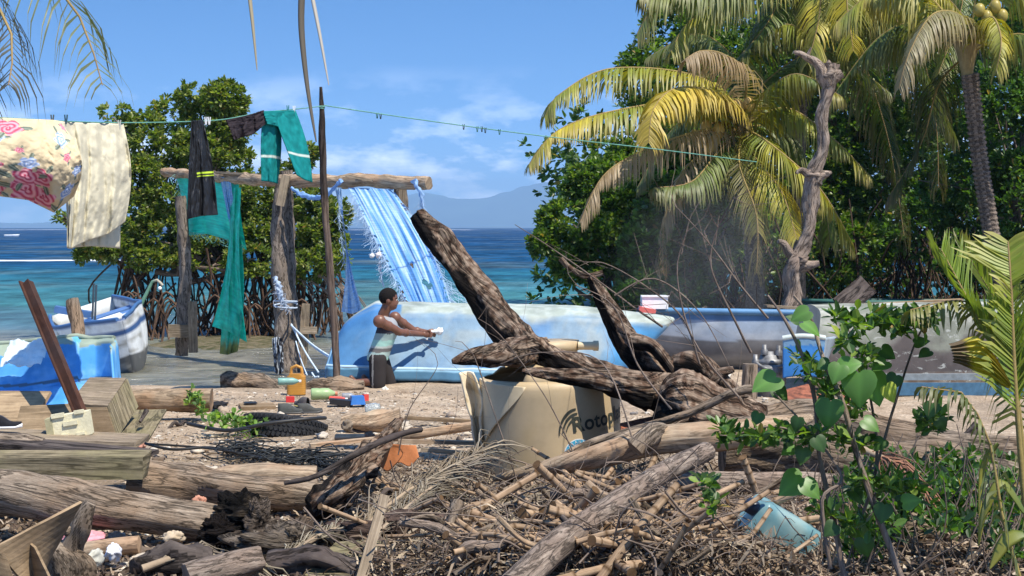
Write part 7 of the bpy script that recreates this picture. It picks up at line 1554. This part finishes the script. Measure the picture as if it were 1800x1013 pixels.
# young palm at the right edge
yp = thing('young_palm', 'young bright green palm with upright fronds at the right edge', 'palm tree', P(1800, 1030, 6.2))
BG = ((.10, .19, .025), (.20, .27, .03)); YG2 = ((.15, .24, .03), (.28, .32, .035))
def fq(*p): return [P(*x) for x in p]
frond(yp, fq((1810, 1040, 6.3), (1800, 820, 6.3), (1780, 660, 6.3), (1720, 560, 6.3), (1655, 440, 6.4)), n=60, ll=.40, cols=BG, t0=.42, droop=-.35, wd=.026, tipcol=(.3, .34, .08), gaps=.02, rr=.012)
frond(yp, fq((1820, 1040, 6.0), (1798, 850, 6.0), (1783, 650, 6.0), (1778, 520, 6.0), (1772, 425, 6.05)), n=52, ll=.32, cols=YG2, t0=.40, droop=.05, wd=.020, tipcol=(.45, .36, .1), rr=.014, gaps=.05)
frond(yp, fq((1830, 1000, 6.5), (1815, 760, 6.5), (1790, 600, 6.4), (1700, 530, 6.3), (1600, 545, 6.2)), n=50, ll=.26, cols=((.08, .12, .025), (.22, .22, .05)), droop=.9, wd=.012, tipcol=(.3, .24, .1), rr=.008)
frond(yp, fq((1800, 1040, 5.8), (1760, 900, 5.8), (1740, 780, 5.8), (1690, 690, 5.8), (1620, 680, 5.8)), n=26, ll=.22, cols=((.06, .09, .02), (.14, .16, .04)), droop=1.2, wd=.012, tipcol=(.2, .18, .08), rr=.008)
frond(yp, fq((1840, 1040, 6.8), (1850, 800, 6.8), (1830, 620, 6.8), (1760, 540, 6.8), (1690, 430, 6.8)), n=50, ll=.36, cols=BG, t0=.40, droop=-.2, wd=.018, rr=.010)
for pts, w_ in ((((1800, 900, 5.9), (1760, 850, 5.9), (1730, 900, 5.9), (1720, 960, 5.9)), .022), (((1800, 940, 5.7), (1770, 950, 5.7), (1740, 1000, 5.7)), .03), (((1755, 780, 6.1), (1728, 820, 6.1), (1722, 930, 6.1)), .02)):
    b_ = MB(); q = fq(*pts); b_.tube(q, lambda t, w_=w_: w_ * math.sin(math.pi * min(1, .15 + t * .85)) + .002, n=6, step=.03, flat=.14, cap=False, col=lambda p, t, a: Vector((.12, .17, .03)).lerp(Vector((.42, .38, .06)), t)); b_.build('blade', M_PALM, yp)
# folded yellow leaf
def yl(u, v):
    px = 1672 + 24 * u + 78 * u ** .6 * 1.0; py = 612 + 10 * u + 80 * max(0, u - .35) ** 1.3
    c = P(px, py, 5.9); wv = .055 * math.sin(math.pi * min(1, u * .9 + .1)) ** .8 + .01
    return c + Vector((.25 * (v - .5) * -wv * 2, -.02 * math.cos((v - .5) * 3), (v - .5) * 2 * wv * 1.15 - .02)) + Vector((0, .012 * math.sin(v * 40), 0))
b_ = MB(); b_.grid(40, 40, yl, lambda u, v, p: Vector((.50, .42, .03)).lerp(Vector((.16, .11, .05)), max(sstep(.22, .1, u), .85 * sstep(.55, .8, math.sin(v * 44)) * sstep(.4, .8, u)))); b_.build('yellow_leaf', M_PALM, yp)
# smoke drifting in front of the right-hand trees
m, t, b = newmat('smoke'); t.nodes.remove(b); tcn = nd(t, 'ShaderNodeTexCoord'); pv = nd(t, 'ShaderNodeVolumePrincipled'); pv.inputs['Color'].default_value = (.9, .92, .95, 1)
n_ = noise_n(t, mapping(t, tcn.outputs['Object'], (.9, .9, .6)), 1.3, 3, .55, .6); sp_ = nd(t, 'ShaderNodeVectorMath', operation='LENGTH'); t.links.new(mapping(t, tcn.outputs['Generated'], (2, 2, 2), (-1, -1, -1)), sp_.inputs[0])
dn = mth(t, 'MULTIPLY', ramp(t, n_, [(.35, 0), (.75, 1)]), ramp(t, sp_.outputs['Value'], [(.25, 1), (1., 0)])); t.links.new(mth(t, 'MULTIPLY', dn, .27), pv.inputs['Density']); t.links.new(pv.outputs[0], t.nodes['Material Output'].inputs['Volume'])
b_ = MB(); b_.ball(P(1255, 470, 23.2), 1, 20, 14, (1.7, .8, 1.6), Matrix.Rotation(R(15), 3, 'Y')); tag(b_.build('smoke', m), 'thin pale wisp of smoke in front of the right-hand trees', 'smoke', kind='stuff')
